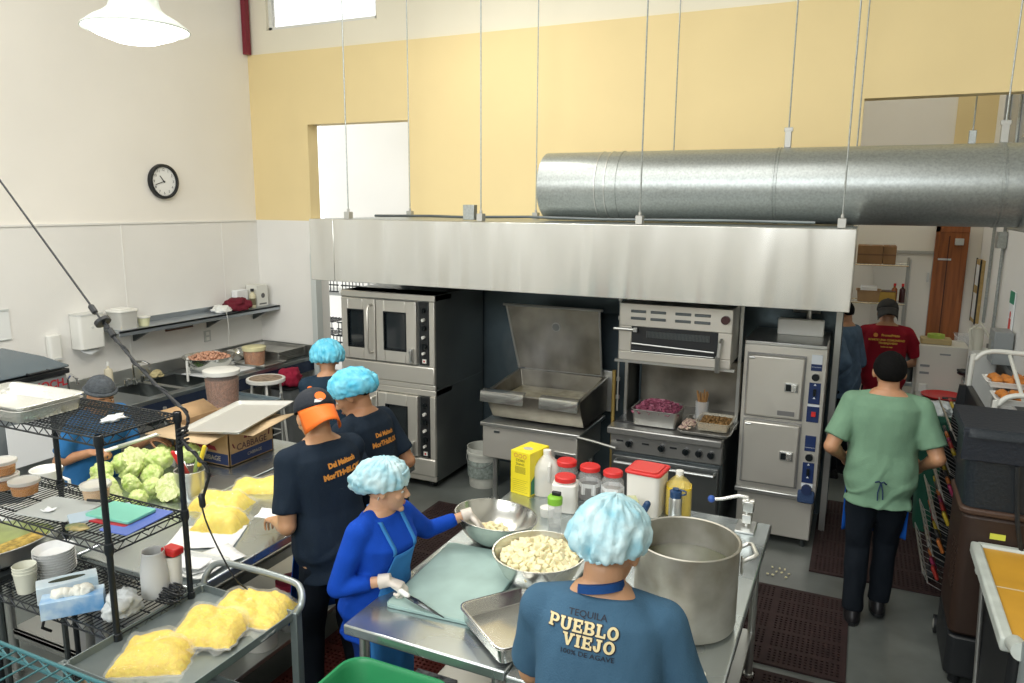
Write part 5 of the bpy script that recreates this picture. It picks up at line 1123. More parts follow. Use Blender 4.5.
# ================================================================ teal wire rack, foreground left
teal=mat('teal_epoxy_wire',(.055,.17,.19),.35,.3)
t=thing('wire_rack','teal coated wire rack in the bottom left corner','rack',(-2.3,.86,0))
m_=MB(); hw_,hd_=.65,.335
for z in (1.30,.8,.3):
    m_=MB()
    n=26
    for i in range(n+1): x=-hw_+2*hw_*i/n; m_.tube([(x,-hd_,z),(x,hd_,z)],.0028,6)
    for y in (-.2,0,.2): m_.tube([(-hw_,y,z-.006),(hw_,y,z-.006)],.004,6)
    for a,b in (((-hw_,-hd_),(hw_,-hd_)),((hw_,-hd_),(hw_,hd_)),((hw_,hd_),(-hw_,hd_)),((-hw_,hd_),(-hw_,-hd_))):
        for zz in (.004,-.034): m_.tube([(a[0],a[1],z+zz),(b[0],b[1],z+zz)],.0055,8)
        L=math.hypot(b[0]-a[0],b[1]-a[1]); q=int(L/.05); m_.tube([(a[0]+(b[0]-a[0])*i/q,a[1]+(b[1]-a[1])*i/q,z-(.034 if i%2 else 0)) for i in range(q+1)],.003,6)
    m_.build('wire_shelf',teal,t)
for x in (-hw_,hw_-.0):
    for y in (-hd_,hd_-.0): MB().cyl((x,y,0),(x,y,1.30),.0127,12).build('post',teal,t)
# ================================================================ floor mats
def mat_mesh(w,d,cell=.0285):
    bm_v=[];bm_f=[]; nx,ny=int(w/cell),int(d/cell); mb=MB()
    H=.012; bands_x={nx//2} ; bands_y={int(ny*k/5) for k in range(1,5)}
    hexa=[(math.cos(PI/8+k*PI/4),math.sin(PI/8+k*PI/4)) for k in range(8)]
    sq=[(1,.414),(.414,1),(-.414,1),(-1,.414),(-1,-.414),(-.414,-1),(.414,-1),(1,-.414)]
    sqo=[(1,.5),(.5,1),(-.5,1),(-1,.5),(-1,-.5),(-.5,-1),(.5,-1),(1,-.5)]
    for i in range(nx):
        for j in range(ny):
            cx,cy=(i+.5)*cell-nx*cell/2,(j+.5)*cell-ny*cell/2; h=cell/2
            solid=i in bands_x or j in bands_y or i in(0,nx-1) or j in (0,ny-1)
            if solid: mb.box((cx-h,cy-h,0),(cx+h,cy+h,H)); continue
            vs=[(cx-h,cy-h,H),(cx+h,cy-h,H),(cx+h,cy+h,H),(cx-h,cy+h,H)]
            r=h*.70
            inn=[(cx+r*math.cos(PI/4+PI/4*k-PI),cy+r*.85*math.sin(PI/4+PI/4*k-PI),H) for k in range(8)]
            mb.add(vs+inn+[(x,y,0) for x,y,z in inn],
              [(0,1,6,5,4)[:4] if 0 else (0,6,5,4),(0,1,6),(1,8,7,6),(1,2,8),(2,10,9,8),(2,3,10),(3,4,11,10),(3,0,4)]+[(4+k,4+(k+1)%8,12+(k+1)%8,12+k) for k in range(8)])
    me_=mb.build('floor_mat',rubber,smooth=False,recalc=False); return me_
GM='perforated rubber floor mats'
o=mat_mesh(.92,.97); tag(o,'dark brown perforated floor mat right of the centre table','floor mat',GM,loc=(-.34,4.635,.001))
o=mat_mesh(.93,1.5); tag(o,'perforated floor mat under the walking man in the green shirt','floor mat',GM,loc=(.30,6.20,.001))
o=mat_mesh(.6,1.4); tag(o,'grey brown perforated mat farthest away beside the green bin','floor mat',GM,loc=(.55,7.78,.001))
o=mat_mesh(.92,1.4); tag(o,'perforated floor mat showing a corner at the bottom edge, right of the centre table','floor mat',GM,loc=(-.34,3.38,.001))
o=mat_mesh(.92,1.5); o.data.materials[0]=rubber; tag(o,'perforated floor mat between the centre table and the ovens','floor mat',GM,loc=(-2.75,5.0-.35,.001),rot=0)
o=mat_mesh(.92,1.5); o.data.materials[0]=redrub; tag(o,'reddish perforated floor mat under the man in the orange and black cap','floor mat',GM,loc=(-2.28,3.05,.001))
sc_=[]
for k in range(9):
    o=bpy.data.objects.new('food_scrap',CH[k%6]); COL.objects.link(o); o.location=(-.42+.035*(k%5)+.02*(k%2),5.28+.06*(k%3),.008); o.scale=(.018,.012,.01); o.rotation_euler=(0,0,k); tag(o,'pale food scrap on the floor in front of the steamer','scrap','food scraps on the floor')
# ================================================================ far room
t=thing('wooden_door','brown wooden door leaf standing at the far right end of the back room','door',(.875,9.27,0))
MB().box((-.13,-.04,0),(.14,0,2.34)).build('door_leaf',wood,t,bevel=.004); MB().box((-.045,-.045,.05),(-.035,-.04,2.3)).build('leaf_groove',mat('wood_dark',(.07,.02,.008),.5),t)
MB().box((-.17,-.05,0),(-.13,0,2.40)).box((-.17,-.05,2.34),(.14,0,2.40)).build('door_frame',wood,t); MB().cbox((.05,-.07,2.24),(.08,.06,.07)).build('door_closer',steel,t,bevel=.004)
t=thing('white_door','white door with steel handle hardware behind the wire rack in the back room','door',(.50,9.27,0))
MB().box((-.36,-.02,0),(.20,0,2.10)).build('door_leaf',mat('door_white',(.76,.74,.68),.5),t); MB().box((.20,-.035,0),(.235,0,2.13)).box((-.36,-.035,2.10),(.235,0,2.13)).build('door_frame',mat('frame_grey',(.42,.42,.40),.5),t)
MB().cbox((.17,-.04,1.85),(.02,.03,.10)).build('hinge',steel,t); MB().cbox((.30,-.03,2.05),(.14,.03,.02)).build('latch_bar',steel,t)
t=thing('wire_rack_shelving','chrome wire rack standing before the white door in the back room','shelving',(.19,8.85,0))
for z in (.5,1.2,1.60,2.0):
    m_=MB()
    for i in range(15): x=-.27+.54*i/14; m_.tube([(x,-.18,z),(x,.18,z)],.0025,4)
    m_.tube([(-.27,-.18,z),(.27,-.18,z),(.27,.18,z),(-.27,.18,z)],.006,6,closed=True).build('wire_shelf',mat('chrome',(.8,.8,.8),.12,1),t)
for x in (-.27,.27):
    for y in (-.18,.18): MB().cyl((x,y,0),(x,y,2.07),.0127,8).build('post',steel,t)
for (x,w,l) in ((.08,.24,'larger cardboard box on top of the chrome wire rack'),(.265,.12,'small cardboard box right of the larger one on the chrome wire rack')):
    b=thing('cardboard_box',l,'box',(x,8.85,2.008)); MB().box((-w/2,-.15,0),(w/2,.15,.19)).build('box',mat('card_brown',(.30,.17,.08),.85,var=.15,vscale=8),b,bevel=.003); MB().box((-w/2,-.152,.09),(w/2,-.15,.105)).box((-.01,-.15,.19),(.01,.15,.1915)).build('packing_tape',mat('tape_brown',(.18,.09,.04),.4),b)
b=thing('open_box','open tan box with packets on the middle shelf of the chrome rack','box',(.10,8.83,1.608)); pan_mb(.22,.22,.12,r=.005).build('box',card,b,solid=.004); MB().box((-.08,-.08,.02),(.08,.08,.16)).build('white_packet',whitep,b,bevel=.01)
b=thing('snack_tub','low yellow box on the middle shelf of the chrome rack','box',(.28,8.80,1.608)); MB().prism(rrect(.16,.16,.02),0,.11).build('tub',mat('mustard_box',(.42,.27,.05),.6),b); MB().prism(rrect(.15,.15,.02),.11,.12).build('lid',mat('dark_lid',(.12,.06,.03),.5),b)
for (x,l,m_) in ((.345,'amber bottle on the chrome rack',mat('amber_glass',(.28,.08,.02),.2)),(.42,'dark sauce bottle at the right of the chrome rack',mat('dark_sauce',(.06,.02,.02),.2))): bottle('sauce_bottle',(x,8.80,1.608),.028,.20,m_,l,redp,.4)
t=thing('notice_board','cork notice board with white sheets on the right wall of the back room','notice board',(1.128,9.0,1.75))
MB().box((-.03,-.16,-.32),(.01,.16,.32)).build('cork_board',mat('cork',(.48,.34,.14),.9,var=.2,vscale=30),t); MB().box((-.035,-.165,-.33),(-.02,-.15,.33)).box((-.035,.15,-.33),(-.02,.165,.33)).build('board_frame',black,t)
for z0,z1 in ((-.28,-.02),(.06,.27)): MB().box((-.033,-.12,z0),(-.0305,.10,z1)).build('pinned_sheet',whitep,t)
t=thing('conduit','pair of grey electrical conduits running up the right wall','pipe',(1.10,8.05,1.4))
for y,z0,z1 in ((.35,.10,2.5),(-.25,.05,1.05)): MB().tube([(.02,y,z0),(.02,y,z1)],.014,8).build('conduit_pipe',galv,t)
MB().tube([(.02,-.25,.98),(.02,-.25,2.5)],.014,8).cbox((.0,-.25,.92),(.07,.12,.14)).build('box_pipe',galv,t)
t=thing('safety_poster','narrow white and green notice with red figure on the right wall','sign',(1.132,7.1,1.70))
MB().box((-.006,-.10,-.24),(.004,.10,.24)).build('panel',whitep,t); 
MB().box((-.0075,-.10,.14),(-.0065,.10,.24)).box((-.0075,-.10,-.24),(-.0065,.10,-.17)).build('green_band',mat('sign_green',(.02,.25,.14),.5),t); MB().cyl((-.0075,.0,.05),(-.0065,.0,.05),.03,16).box((-.0075,-.05,-.10),(-.0065,.04,.02)).build('red_figure',mat('sign_red',(.6,.04,.03),.5),t)
t=thing('switch_box','grey electrical box fixed to the right wall','box',(1.05,6.95,1.50)); MB().box((-.05,-.12,-.12),(.08,.14,.14)).build('box',mat('box_grey',(.25,.27,.27),.5),t,bevel=.006); MB().cbox((-.055,0,0),(.01,.1,.12)).build('cover_plate',galv,t)
# far tables with machine
t=prep_table('prep_table','stainless table where the person in the red shirt works in the back room',-.15,1.05,8.35,9.05-.45,z=.86)
t=thing('ice_machine','beige countertop machine with blue-grey vents right of the person in red','machine',(.78,8.26,0))
MB().prism(rrect(.42,.42,.03),.60,1.30).build('body',mat('machine_beige',(.66,.65,.58),.4),t,bevel=.008)
for z in (.62+.33,.62+.40): MB().cbox((-.14,-.212,z+.08),(.08,.01,.022)).build('vent_slot',mat('box_grey',(.25,.27,.27),.5),t)
MB().cbox((.02,-.212,1.22),(.09,.006,.015)).build('nameplate',mat('box_grey',(.25,.27,.27),.5),t); MB().prism(rrect(.40,.40,.03),0,.60).build('base',steel,t)
MB().cbox((-.14,-.215,.86),(.07,.02,.12)).build('dispenser',white,t,bevel=.008)
b=thing('tape_tray','tan tray with a roll of green tape on top of the beige machine','tray',(.72,8.20,1.303)); MB().prism(rrect(.26,.2,.02),0,.05).build('tray',mat('tray_tan',(.45,.35,.17),.6),b,bevel=.004); MB().lathe([(.04,0),(.075,0),(.075,.035),(.04,.035),(.04,0)],24,c=(0,0,.052)).build('tape_roll',mat('tape_green',(.35,.48,.08),.5),b)
b=thing('steel_canister','steel canister left of the beige machine behind the person in red','canister',(.50,8.47,.862)); MB().lathe([(0,0),(.08,0),(.082,.36),(.07,.38),(0,.385)],24).build('canister',darkst,b); MB().tube([(-.09,0,.30),(-.12,0,.26),(-.09,0,.18)],.006,6).build('handle',steel,b)
b=thing('plastic_bin','clear plastic bin on the table right of the beige machine','bin',(.98,8.48,.862)); pan_mb(.14,.2,.5,r=.02).build('bin',thin('bin_clear',(.7,.72,.72),.2,.5),b,solid=.003)
t=thing('work_stand','dark low stand carrying the red tray in front of the beige machine','stand',(.84,7.82,0)); MB().box((-.27,-.18,.82),(.27,.18,.855)).build('top',steel,t,bevel=.004)
for x in (-.24,.24):
    for y in (-.15,.15): MB().cyl((x,y,0),(x,y,.82),.015,8).build('leg',darkst,t)
b=thing('red_tray','round red tray lying in front of the beige machine','tray',(.80,7.82,.857)); MB().lathe([(0,0),(.15,0),(.19,.02),(.19,.026),(.15,.008),(0,.008)],32).build('tray',redp,b); MB().box((-.02,-.17,.01),(.2,-.1,.03)).build('black_tongs',black,b,bevel=.006)
cloth_lump('black_gloves',(1.0,7.78,.857+.2),(.09,.09,.06),black,'pair of black gloves hung on the right of the beige machine','gloves',31,amp=.6); 
s_=thing('glove_stand','grey box under the black gloves','box',(1.0,7.78,.857)); MB().box((-.07,-.08,0),(.07,.08,.199)).build('box',galv,s_,bevel=.004)
t=thing('coffee_machine','white appliance with cream pipe beside the grey box on the right wall','appliance',(.99,7.25,0)); MB().prism(rrect(.18,.3,.02),.0,1.42).build('body',mat('appliance_white',(.60,.61,.58),.4),t,bevel=.008); MB().cyl((-.05,.05,1.42),(-.05,.05,1.60),.05,14).tube([(-.09,-.05,1.42),(-.12,-.08,1.60),(-.05,-.1,1.66),(.02,-.1,1.55)],.012,8).build('pipework',mat('pipe_cream',(.62,.60,.50),.4),t); MB().box((-.092,-.1,1.2),(-.09,.02,1.36)).build('printed_panel',mat('panel_print',(.45,.48,.45),.6,var=.6,vscale=50,col2=(.1,.1,.1)),t)
t=thing('trash_can','tall dark green trash can with clear bag behind the snack rack','trash can',(.73,6.72,0)); bin_mb(.40,.40,.98,.8,.10).build('bin_body',dgreen,t)
o=cloth_lump('liner',(0,0,0),(.16,.15,.06),mat('bag_clear_white',(.55,.60,.60),.3,bump=.6,bscale=30),None,None,41,amp=.6); o.parent=t; o.location=(-.02,.02,.95)
o=cloth_lump('crumpled_bag',(.66,7.12,0),(.13,.12,.1),mat('bag_blue_clear',(.35,.42,.46),.3,bump=.7,bscale=30),'crumpled bluish clear bag piled behind the green trash can','bag',43,amp=.6); o.location=(.66,7.14,.72)
s_=thing('low_crate','dark crate under the crumpled bluish bag behind the green trash can','crate',(.66,7.14,0)); MB().prism(rrect(.34,.3,.02),0,.72).build('crate',black,s_,bevel=.004)
# ================================================================ pastry rack behind the black bag
wt=mat('white_tube',(.62,.63,.58),.35)
t=thing('pastry_rack','white tubular rack carrying trays of orange fried pastries at the right edge','rack',(1.0,5.45,0))
for y,x0_,zt in ((.30,-.27,1.66),(-.28,-.20,1.50)):
    MB().tube(smooth([(x0_,y,0.1),(x0_,y,zt-.16),(x0_+.02,y,zt-.06),(x0_+.10,y,zt),(x0_+.3,y,zt),(.30,y,zt)],6),.016,10).build('hoop',wt,t)
MB().tube([(-.06,-.28,1.48),(-.06,.3,1.64)],.012,8).build('cross_bar',wt,t)
for z in (.5,1.0): MB().tube([(-.2,-.28,z),(-.26,.3,z),(.28,.3,z),(.28,-.28,z)],.012,8,closed=True).build('side_rail',wt,t)
fried=mat('fried_pastry',(.48,.12,.015),.4,var=.5,vscale=25,col2=(.65,.28,.05),bump=.4,bscale=50)
for (x,y,z,n,l,rx) in ((1.02,5.60,1.475,3,'upper tray of orange fried pastries behind the rear hoop',.0),(1.04,5.36,1.42,2,'lower front tray of orange fried pastries behind the front hoop',.0)):
    b=thing('pastry_tray',l,'tray',(x,y,z),0,'trays of fried pastries'); pan_mb(.44,.24,.035,r=.02).build('tray',white,b,solid=.003); MB().box((-.20,-.11,.004),(.20,.11,.007)).build('paper_liner',whitep,b)
PM=None
for (bx,by,bz,lab) in ((1.02,5.60,1.485,'orange fried pastry piled in the upper tray'),(1.04,5.36,1.43,'orange fried pastry piled in the lower front tray')):
    for k in range(18):
        if PM is None:
            q=cloth_lump('fried_bun',(0,0,0),(1,.9,.65),fried,None,None,3,amp=.3,sub=3); PM=q.data; bpy.data.objects.remove(q)
        o=bpy.data.objects.new('fried_bun',PM); COL.objects.link(o); o.location=(bx-.17+.066*(k%6),by-.07+.07*(k//6)%.2+.01*rr.uniform(-1,1),bz+.01+rr.uniform(0,.015)); o.scale=(.034,.034,.034); o.rotation_euler=(0,0,k*1.3); tag(o,lab,'pastry',lab.replace('pastry','pastries'))
# ================================================================ snack rack
t=thing('snack_display_rack','black rolling display rack with slanted wire pockets of snacks','display rack',(.735,5.33,0))
MB().box((-.02,-.42,.10),(.02,.42,1.42)).build('back_panel',black,t,bevel=.01)
prof=[]
MB().add([(x,y,z) for y in (.40,.43) for (x,z) in ((-.02,.1),(-.12,.1),(-.14,.5),(-.10,1.0),(-.06,1.42),(-.02,1.42))],[(0,1,2,3,4,5),(11,10,9,8,7,6),(0,6,7,1),(1,7,8,2),(2,8,9,3),(3,9,10,4),(4,10,11,5)]).build('side_panel',black,t)
pk=[mat('packet_red',(.22,.02,.015),.35),mat('packet_orange',(.28,.09,.02),.35),mat('packet_yellow',(.30,.22,.02),.35),mat('packet_maroon',(.20,.02,.06),.3),mat('packet_black',(.03,.03,.03),.3)]
for k,z in enumerate((.30,.48,.66,.84,1.02,1.22)):
    w_=MB(); o_x=-.14+ -.03*(5-k)*.4
    for i in range(9): y=-.40+.8*i/8; w_.tube([(-.02,y,z-.05),(o_x,y,z+.03),(o_x-.03,y,z+.09)],.0025,5)
    w_.tube([(o_x-.03,-.4,z+.09),(o_x-.03,.4,z+.09)],.004,6).tube([(o_x,-.4,z+.03),(o_x,.4,z+.03)],.004,6)
    w_.box((o_x-.036,-.4,z+.085),(o_x-.030,.4,z+.10)).build('wire_pocket',steel,t)
    for i in range(6):
        b=MB(); b.cbox((0,0,0),(.022,.09,.085),Matrix.Translation((o_x+.04,-.33+.132*i,z+.075))@Matrix.Rotation(-.45,4,'Y')@Matrix.Rotation(.2*((i*k)%3-1),4,'X'))
        o=b.build('snack_packet',pk[(i*3+k)%5],bevel=.01); o.location=t.location; tag(o,'small snack packet in one of the wire pockets of the black display rack','snack','snack packets in the display rack')
for y in (-.36,.36):
    for x in (-.12,.05): m_=MB().cyl((x-.02,y,.055),(x+.02,y,.055),.055,18).build('caster',black,t); MB().cyl((x-.022,y,.055),(x+.022,y,.055),.03,14).build('caster_hub',mat('hub_grey',(.35,.36,.33),.5),m_)
# ================================================================ black bag, brown carrier
blackc=mat('black_nylon',(.010,.016,.022),.55,bump=.35,bscale=60)
t=thing('insulated_bag','big black insulated delivery bag draped open on the rack at the right','bag',(.83,4.65,0))
m_=bin_mb(.50,.50,.42,.92,.06); m_.v=[V(v.x,v.y,v.z+1.037) for v in m_.v]
vs=m_.v
m_.build('bag_body',blackc,t,ang=80)
MB().box((-.27,-.262,1.30),(.27,-.252,1.46)).box((-.27,-.26,1.44),(.27,.26,1.475)).build('bag_flap',mat('navy_nylon',(.008,.013,.022),.6,bump=.35,bscale=40),t,bevel=.012)
MB().tube(smooth([(-.02,-.265,1.30),(.0,-.27,1.1),(.02,-.28,.96),(.06,-.28,.82),(.13,-.275,.80)],6),[.012]*25,6).build('bag_strap',black,t)
t=thing('food_carrier','brown insulated plastic food carrier under the black bag','carrier',(.85,4.65,0))
bc=mat('carrier_brown',(.028,.015,.010),.5)
m_=MB().prism(rrect(.50,.48,.05),.30,1.0); m_.build('carrier_body',bc,t,bevel=.02)
MB().prism(rrect(.53,.50,.05),1.0,1.035).build('carrier_lid',mat('carrier_lid_brown',(.06,.033,.022),.5),t,bevel=.01)
for k in range(12): MB().box((-.255,-.20,.55+k*.022),(-.249,-.05,.56+k*.022)).build('side_rib',bc,t)
MB().cbox((-.08,-.245,.90),(.07,.006,.03)).build('yellow_sticker',mat('sticker_yellow',(.62,.66,.08),.5),t)
MB().box((-.02,-.262,.60),(.22,-.24,.86)).build('dark_door',black,t,bevel=.012); MB().box((.03,-.268,.63),(.15,-.26,.83)).build('door_window',mat('slate_door',(.03,.045,.045),.4),t,bevel=.008)
t=thing('black_cabinet','black covered cabinet standing below the brown carrier','cabinet',(.86,4.65,0)); MB().prism(rrect(.52,.5,.04),.06,.295).build('body',black,t,bevel=.01)
for x in (-.2,.2):
    for y in (-.19,.19): MB().cyl((x,y,0),(x,y,.07),.03,12).build('foot',black,t)
# ================================================================ near cart with mustard top
t=thing('folding_cart','white framed cart with mustard yellow board top at the bottom right corner','cart',(.98,3.85,0))
MB().box((-.28,-.50,.838),(.40,.52,.85)).build('board_top',mat('mustard_board',(.62,.33,.035),.45,var=.15,vscale=3),t,bevel=.002)
MB().box((-.28,.05,.8505),(.40,.06,.8512)).build('board_seam',mat('seam_pale',(.65,.55,.35),.5),t)
wf=mat('white_frame',(.55,.60,.56),.4,var=.15,vscale=10)
m_=MB()
m_.add([(-.33,-.46,.80),(-.28,-.46,.80),(-.28,-.46,.865),(-.33,-.46,.865),(-.33,.54,.80),(-.28,.54,.80),(-.28,.54,.865),(-.33,.54,.865)],[(0,3,2,1),(4,5,6,7),(0,1,5,4),(1,2,6,5),(2,3,7,6),(3,0,4,7)])
m_.build('side_frame',wf,t,bevel=.012)
MB().box((-.30,.50,.80),(.42,.55,.865)).build('end_frame',wf,t,bevel=.012)
MB().tube([(-.29,.33,.82),(-.26,.30,.04)],.012,10).build('leg',steel,t); MB().tube([(.36,.40,.82),(.36,.38,.04)],.012,10).build('leg',steel,t)
MB().cbox((-.30,.33,.80),(.05,.05,.05)).build('pivot_bracket',wf,t,bevel=.01)
MB().tube([(-.29,-.62,.90),(-.29,-.50,.87)],.035,14).build('corner_grip',wf,t)
MB().tube([(-.26,-.62,.94),(-.26,-.62,.05)],.030,14).build('leg',mat('grey_tube',(.28,.32,.32),.4,.4),t)
MB().box((-.26,-.3,.02),(.38,.45,.74)).build('black_drape',black,t,bevel=.03)
# ================================================================ people
def remesh(mb,voxel,it=4,fn=None):
    me=bpy.data.meshes.new('r'); me.from_pydata(mb.v,[],mb.f); 
    bm=bmesh.new(); bm.from_mesh(me); bmesh.ops.recalc_face_normals(bm,faces=bm.faces); bm.to_mesh(me); bm.free()
    o=bpy.data.objects.new('r',me); COL.objects.link(o)
    m=o.modifiers.new('r','REMESH'); m.mode='VOXEL'; m.voxel_size=voxel; m.use_smooth_shade=True
    s=o.modifiers.new('s','SMOOTH'); s.factor=.5; s.iterations=it
    dg=bpy.context.evaluated_depsgraph_get(); dg.update(); r=bpy.data.meshes.new_from_object(o.evaluated_get(dg))
    bpy.data.objects.remove(o); bpy.data.meshes.remove(me)
    if fn:
        nr=[v.normal.copy() for v in r.vertices]
        for v,n in zip(r.vertices,nr): v.co=v.co+n*fn(v.co,n)
    r.polygons.foreach_set('use_smooth',[True]*len(r.polygons)); return r
def part(me,name,m,t):
    me.materials.clear(); me.materials.append(m); me.name=name
    for v in me.vertices: v.co-=t.location
    o=bpy.data.objects.new(name,me); COL.objects.link(o); o.parent=t; return o
def bvh_of(o,t): 
    me=o.data; return BVHTree.FromPolygons([v.co+t.location for v in me.vertices],[tuple(p.vertices) for p in me.polygons])
def ik(a,c,l1,l2,hint):
    d=c-a; D=min(d.length,(l1+l2)*.995); d=d.normalized(); x=(l1*l1-l2*l2+D*D)/(2*D); h=math.sqrt(max(0,l1*l1-x*x))
    n=hint-d*hint.dot(d); n=n.normalized(); return a+d*x+n*h, a+d*D
def hand_mb(mb,w,d,n,side,k=1.0,curl=25,infl=0,grip=False,spread=6):
    """w wrist, d hand direction, n palm normal (palm faces n), side=+1 thumb toward s axis"""
    d=d.normalized(); n=(n-d*n.dot(d)).normalized(); s=d.cross(n)*side   # thumb side
    P=lambda a,b,c: w+(d*a+s*b+n*c)*k
    # palm
    mb.loft([(P(-.01,0,0),s*.024*k+s*infl,n*.016*k+n*infl),(P(.02,0,0),s*.031*k+s*infl,n*.0155*k+n*infl),(P(.055,.0,0),s*.038*k+s*infl,n*.014*k+n*infl),(P(.085,0,0),s*.039*k+s*infl,n*.011*k+n*infl),(P(.094,0,0),s*.034*k+s*infl,n*.008*k+n*infl)],16,2.4)
    fl=((.028,.040,.026,.020),(.009,.044,.029,.021),(-.0105,.041,.027,.020),(-.029,.032,.021,.018))
    for i,(off,l1,l2,l3) in enumerate(fl):
        p=P(.082-.004*abs(i-1),off,0); a=math.radians(curl*(.6+.12*i)); sp=math.radians(spread*(1.2-i*.8)); c=d*math.cos(sp)+s*math.sin(sp)
        cc=0; r=.0088*k-(.0008*k if i==3 else 0)+infl
        for j,l in enumerate((l1,l2,l3)):
            cc+=a*(1.0 if j else .8)*(1.5 if grip else 1); q=p+(c*math.cos(cc)+n*math.sin(cc))*l*k
            mb.cap(p,r,q,r*.92,10); p=q; r*=.93
    p=P(.018,.026,.006); 
    for j,(l,aa,bb) in enumerate(((.040,.85,.30),(.030,.50,.45),(.024,.25,.6))):
        q=p+(d*(.6+.15*j)+s*aa*.9+n*bb*(1.3 if grip else .7)).normalized()*l*k; mb.cap(p,(.0125-.0015*j)*k+infl,q,(.0108-.0012*j)*k+infl,10); p=q
def skinm(c): return mat('skin_%d'%int(c[0]*1000),c,.45,var=.08,vscale=12,sss=.08)
def netmat():
    if 'hairnet_blue' in MATS: return MATS['hairnet_blue']
    m=mat('hairnet_blue',(.26,.54,.64),.75,var=.5,vscale=14,col2=(.62,.80,.82),bump=.6,bscale=35); m.node_tree.nodes['Principled BSDF'].inputs['Alpha'].default_value=.86
    return m
def person(label,loc,yaw,H,lean=8,twist=0,hyaw=0,hpitch=15,hroll=0,arms=None,feet=None,build=1.0,skin=(.46,.24,.13),shirt=None,sleeve='short',pants=None,shoes=None,hair=(.006,.006,.006),hairstyle='short',net=False,netscale=1.0,netcol=None,netback=0,netlift=0,voxel=.006,cap=None,beanie=None,collar=None,female=False,ease=1.0,wr=.0045,knee=0,group=None,gloves=False,grips=(False,False),lean_side=0):
    t=thing('person',label,'person',(loc[0],loc[1],0),0,group); loc=V(loc[0],loc[1],0)
    rad=math.radians; Z=V(0,0,1)
    F0=V(math.cos(rad(yaw)),math.sin(rad(yaw)),0); L0=V(-F0.y,F0.x,0)
    ty=yaw+twist; F=V(math.cos(rad(ty)),math.sin(rad(ty)),0); L=V(-F.y,F.x,0)
    T=(Z*math.cos(rad(lean))+F*math.sin(rad(lean))).normalized(); 
    if lean_side: T=(T+L*math.tan(rad(lean_side))).normalized()
    L=(L-T*L.dot(T)).normalized(); Ft=L.cross(T)
    p0=loc+Z*.535*H
    B=build
    fw=.9 if female else 1.0
    def sec(tt,w,d,off=0,inf=0):
        tt=tt*1.06 if tt>0 else tt
        return (p0+T*tt*H+Ft*off*H,L*(w*B*H+inf),Ft*(d*B*H+inf))
    if female: prof=[(-.05,.080,.058,-.004),(0,.104,.070,-.006),(.05,.094,.062,0),(.10,.078,.054,.004),(.16,.080,.060,.010),(.205,.088,.070,.016),(.24,.085,.050,.006),(.262,.075,.042,0),(.280,.052,.037,-.003),(.296,.034,.031,-.004)]
    else: prof=[(-.05,.078,.058,0),(0,.096,.068,0),(.05,.094,.066,.002),(.10,.088,.062,.004),(.16,.092,.066,.006),(.215,.100,.070,.004),(.245,.098,.060,-.002),(.268,.086,.048,-.005),(.284,.062,.042,-.006),(.30,.040,.036,-.006)]
    sh={}
    body=MB(); body.loft([sec(*p) for p in prof],28,2.3)
    sw=(.092 if female else .104)*B**.5
    for sd in (1,-1): sh[sd]=p0+T*.262*H+L*sd*sw*H
    # head
    nb=p0+T*.310*H-Ft*.004*H
    hy=rad(ty+hyaw); hF=V(math.cos(hy),math.sin(hy),0); hp=rad(hpitch); hU=(Z*math.cos(hp)+hF*math.sin(hp)).normalized(); hF=(hF*math.cos(hp)-Z*math.sin(hp)).normalized(); hL=hU.cross(hF)
    if hroll: Rr=Matrix.Rotation(rad(hroll),3,hF); hU=Rr@hU; hL=Rr@hL
    k=H/1.75*(1.10 if female else 1.06)
    hc=nb+(T*.35+Z*.45+hU*.2).normalized()*.074*k+hF*.022*k+hU*.030*k
    HP=lambda f,l,u: hc+(hF*f+hL*l+hU*u)*k
    HR=Matrix((hL,hF,hU)).transposed()
    body.cap(nb-T*.03*H,.062*k*(.85 if female else 1),HP(-.022,0,-.05),.054*k*(.85 if female else 1),18)
    hd=body
    hd.ell(HP(-.012,0,.022),(.077*k,.098*k,.090*k),HR,24,16)
    hd.loft([(HP(.020,0,.02),hL*.066*k,hF*.074*k),(HP(.022,0,-.02),hL*.064*k,hF*.074*k),(HP(.024,0,-.055),hL*.056*k,hF*.068*k),(HP(.030,0,-.085),hL*.042*k,hF*.056*k),(HP(.042,0,-.105),hL*.024*k,hF*.036*k)],20,2.2)
    hd.ell(HP(.083,0,-.098),(.022*k,.018*k,.016*k),HR,12,8)
    hd.cap(HP(.088,0,.012),.008*k,HP(.110,0,-.026),.012*k,10)
    for s in (1,-1):
        hd.ell(HP(.103,s*.012,-.032),(.009*k,.010*k,.008*k),HR,8,6)
        hd.ell(HP(.074,s*.030,.020),(.024*k,.014*k,.008*k),HR,10,6)
        hd.ell(HP(.066,s*.040,-.024),(.022*k,.020*k,.020*k),HR,10,6)
        hd.ell(HP(-.006,s*.078,-.006),(.010*k,.018*k,.030*k),HR@Matrix.Rotation(s*-.25,3,'Z'),12,8)
    hd.ell(HP(.088,0,-.060),(.022*k,.012*k,.007*k),HR,12,6); hd.ell(HP(.086,0,-.069),(.018*k,.012*k,.007*k),HR,12,6)
    # arms
    arms=arms or {}
    J={}
    for sd in (1,-1):
        a=arms.get(sd,{}); tgt=V(*a['w']) if 'w' in a else sh[sd]-Z*.31*H+F*.06*H+L*sd*.03*H
        hint=V(*a['hint']) if 'hint' in a else (-F*.7+L*sd*.25-Z*1.0)
        el,wr_=ik(sh[sd],tgt,.172*H,.148*H,hint); J[sd]=(sh[sd],el,wr_)
        body.cap(p0+T*.285*H+L*sd*.03*H-Ft*.004*H,.026*H,sh[sd],.031*H*B**.5*fw,14); body.cap(sh[sd],.033*H*B**.5*fw,el,.0245*H*fw,16); body.cap(el,.0250*H*fw,wr_,.0165*H*fw,14)
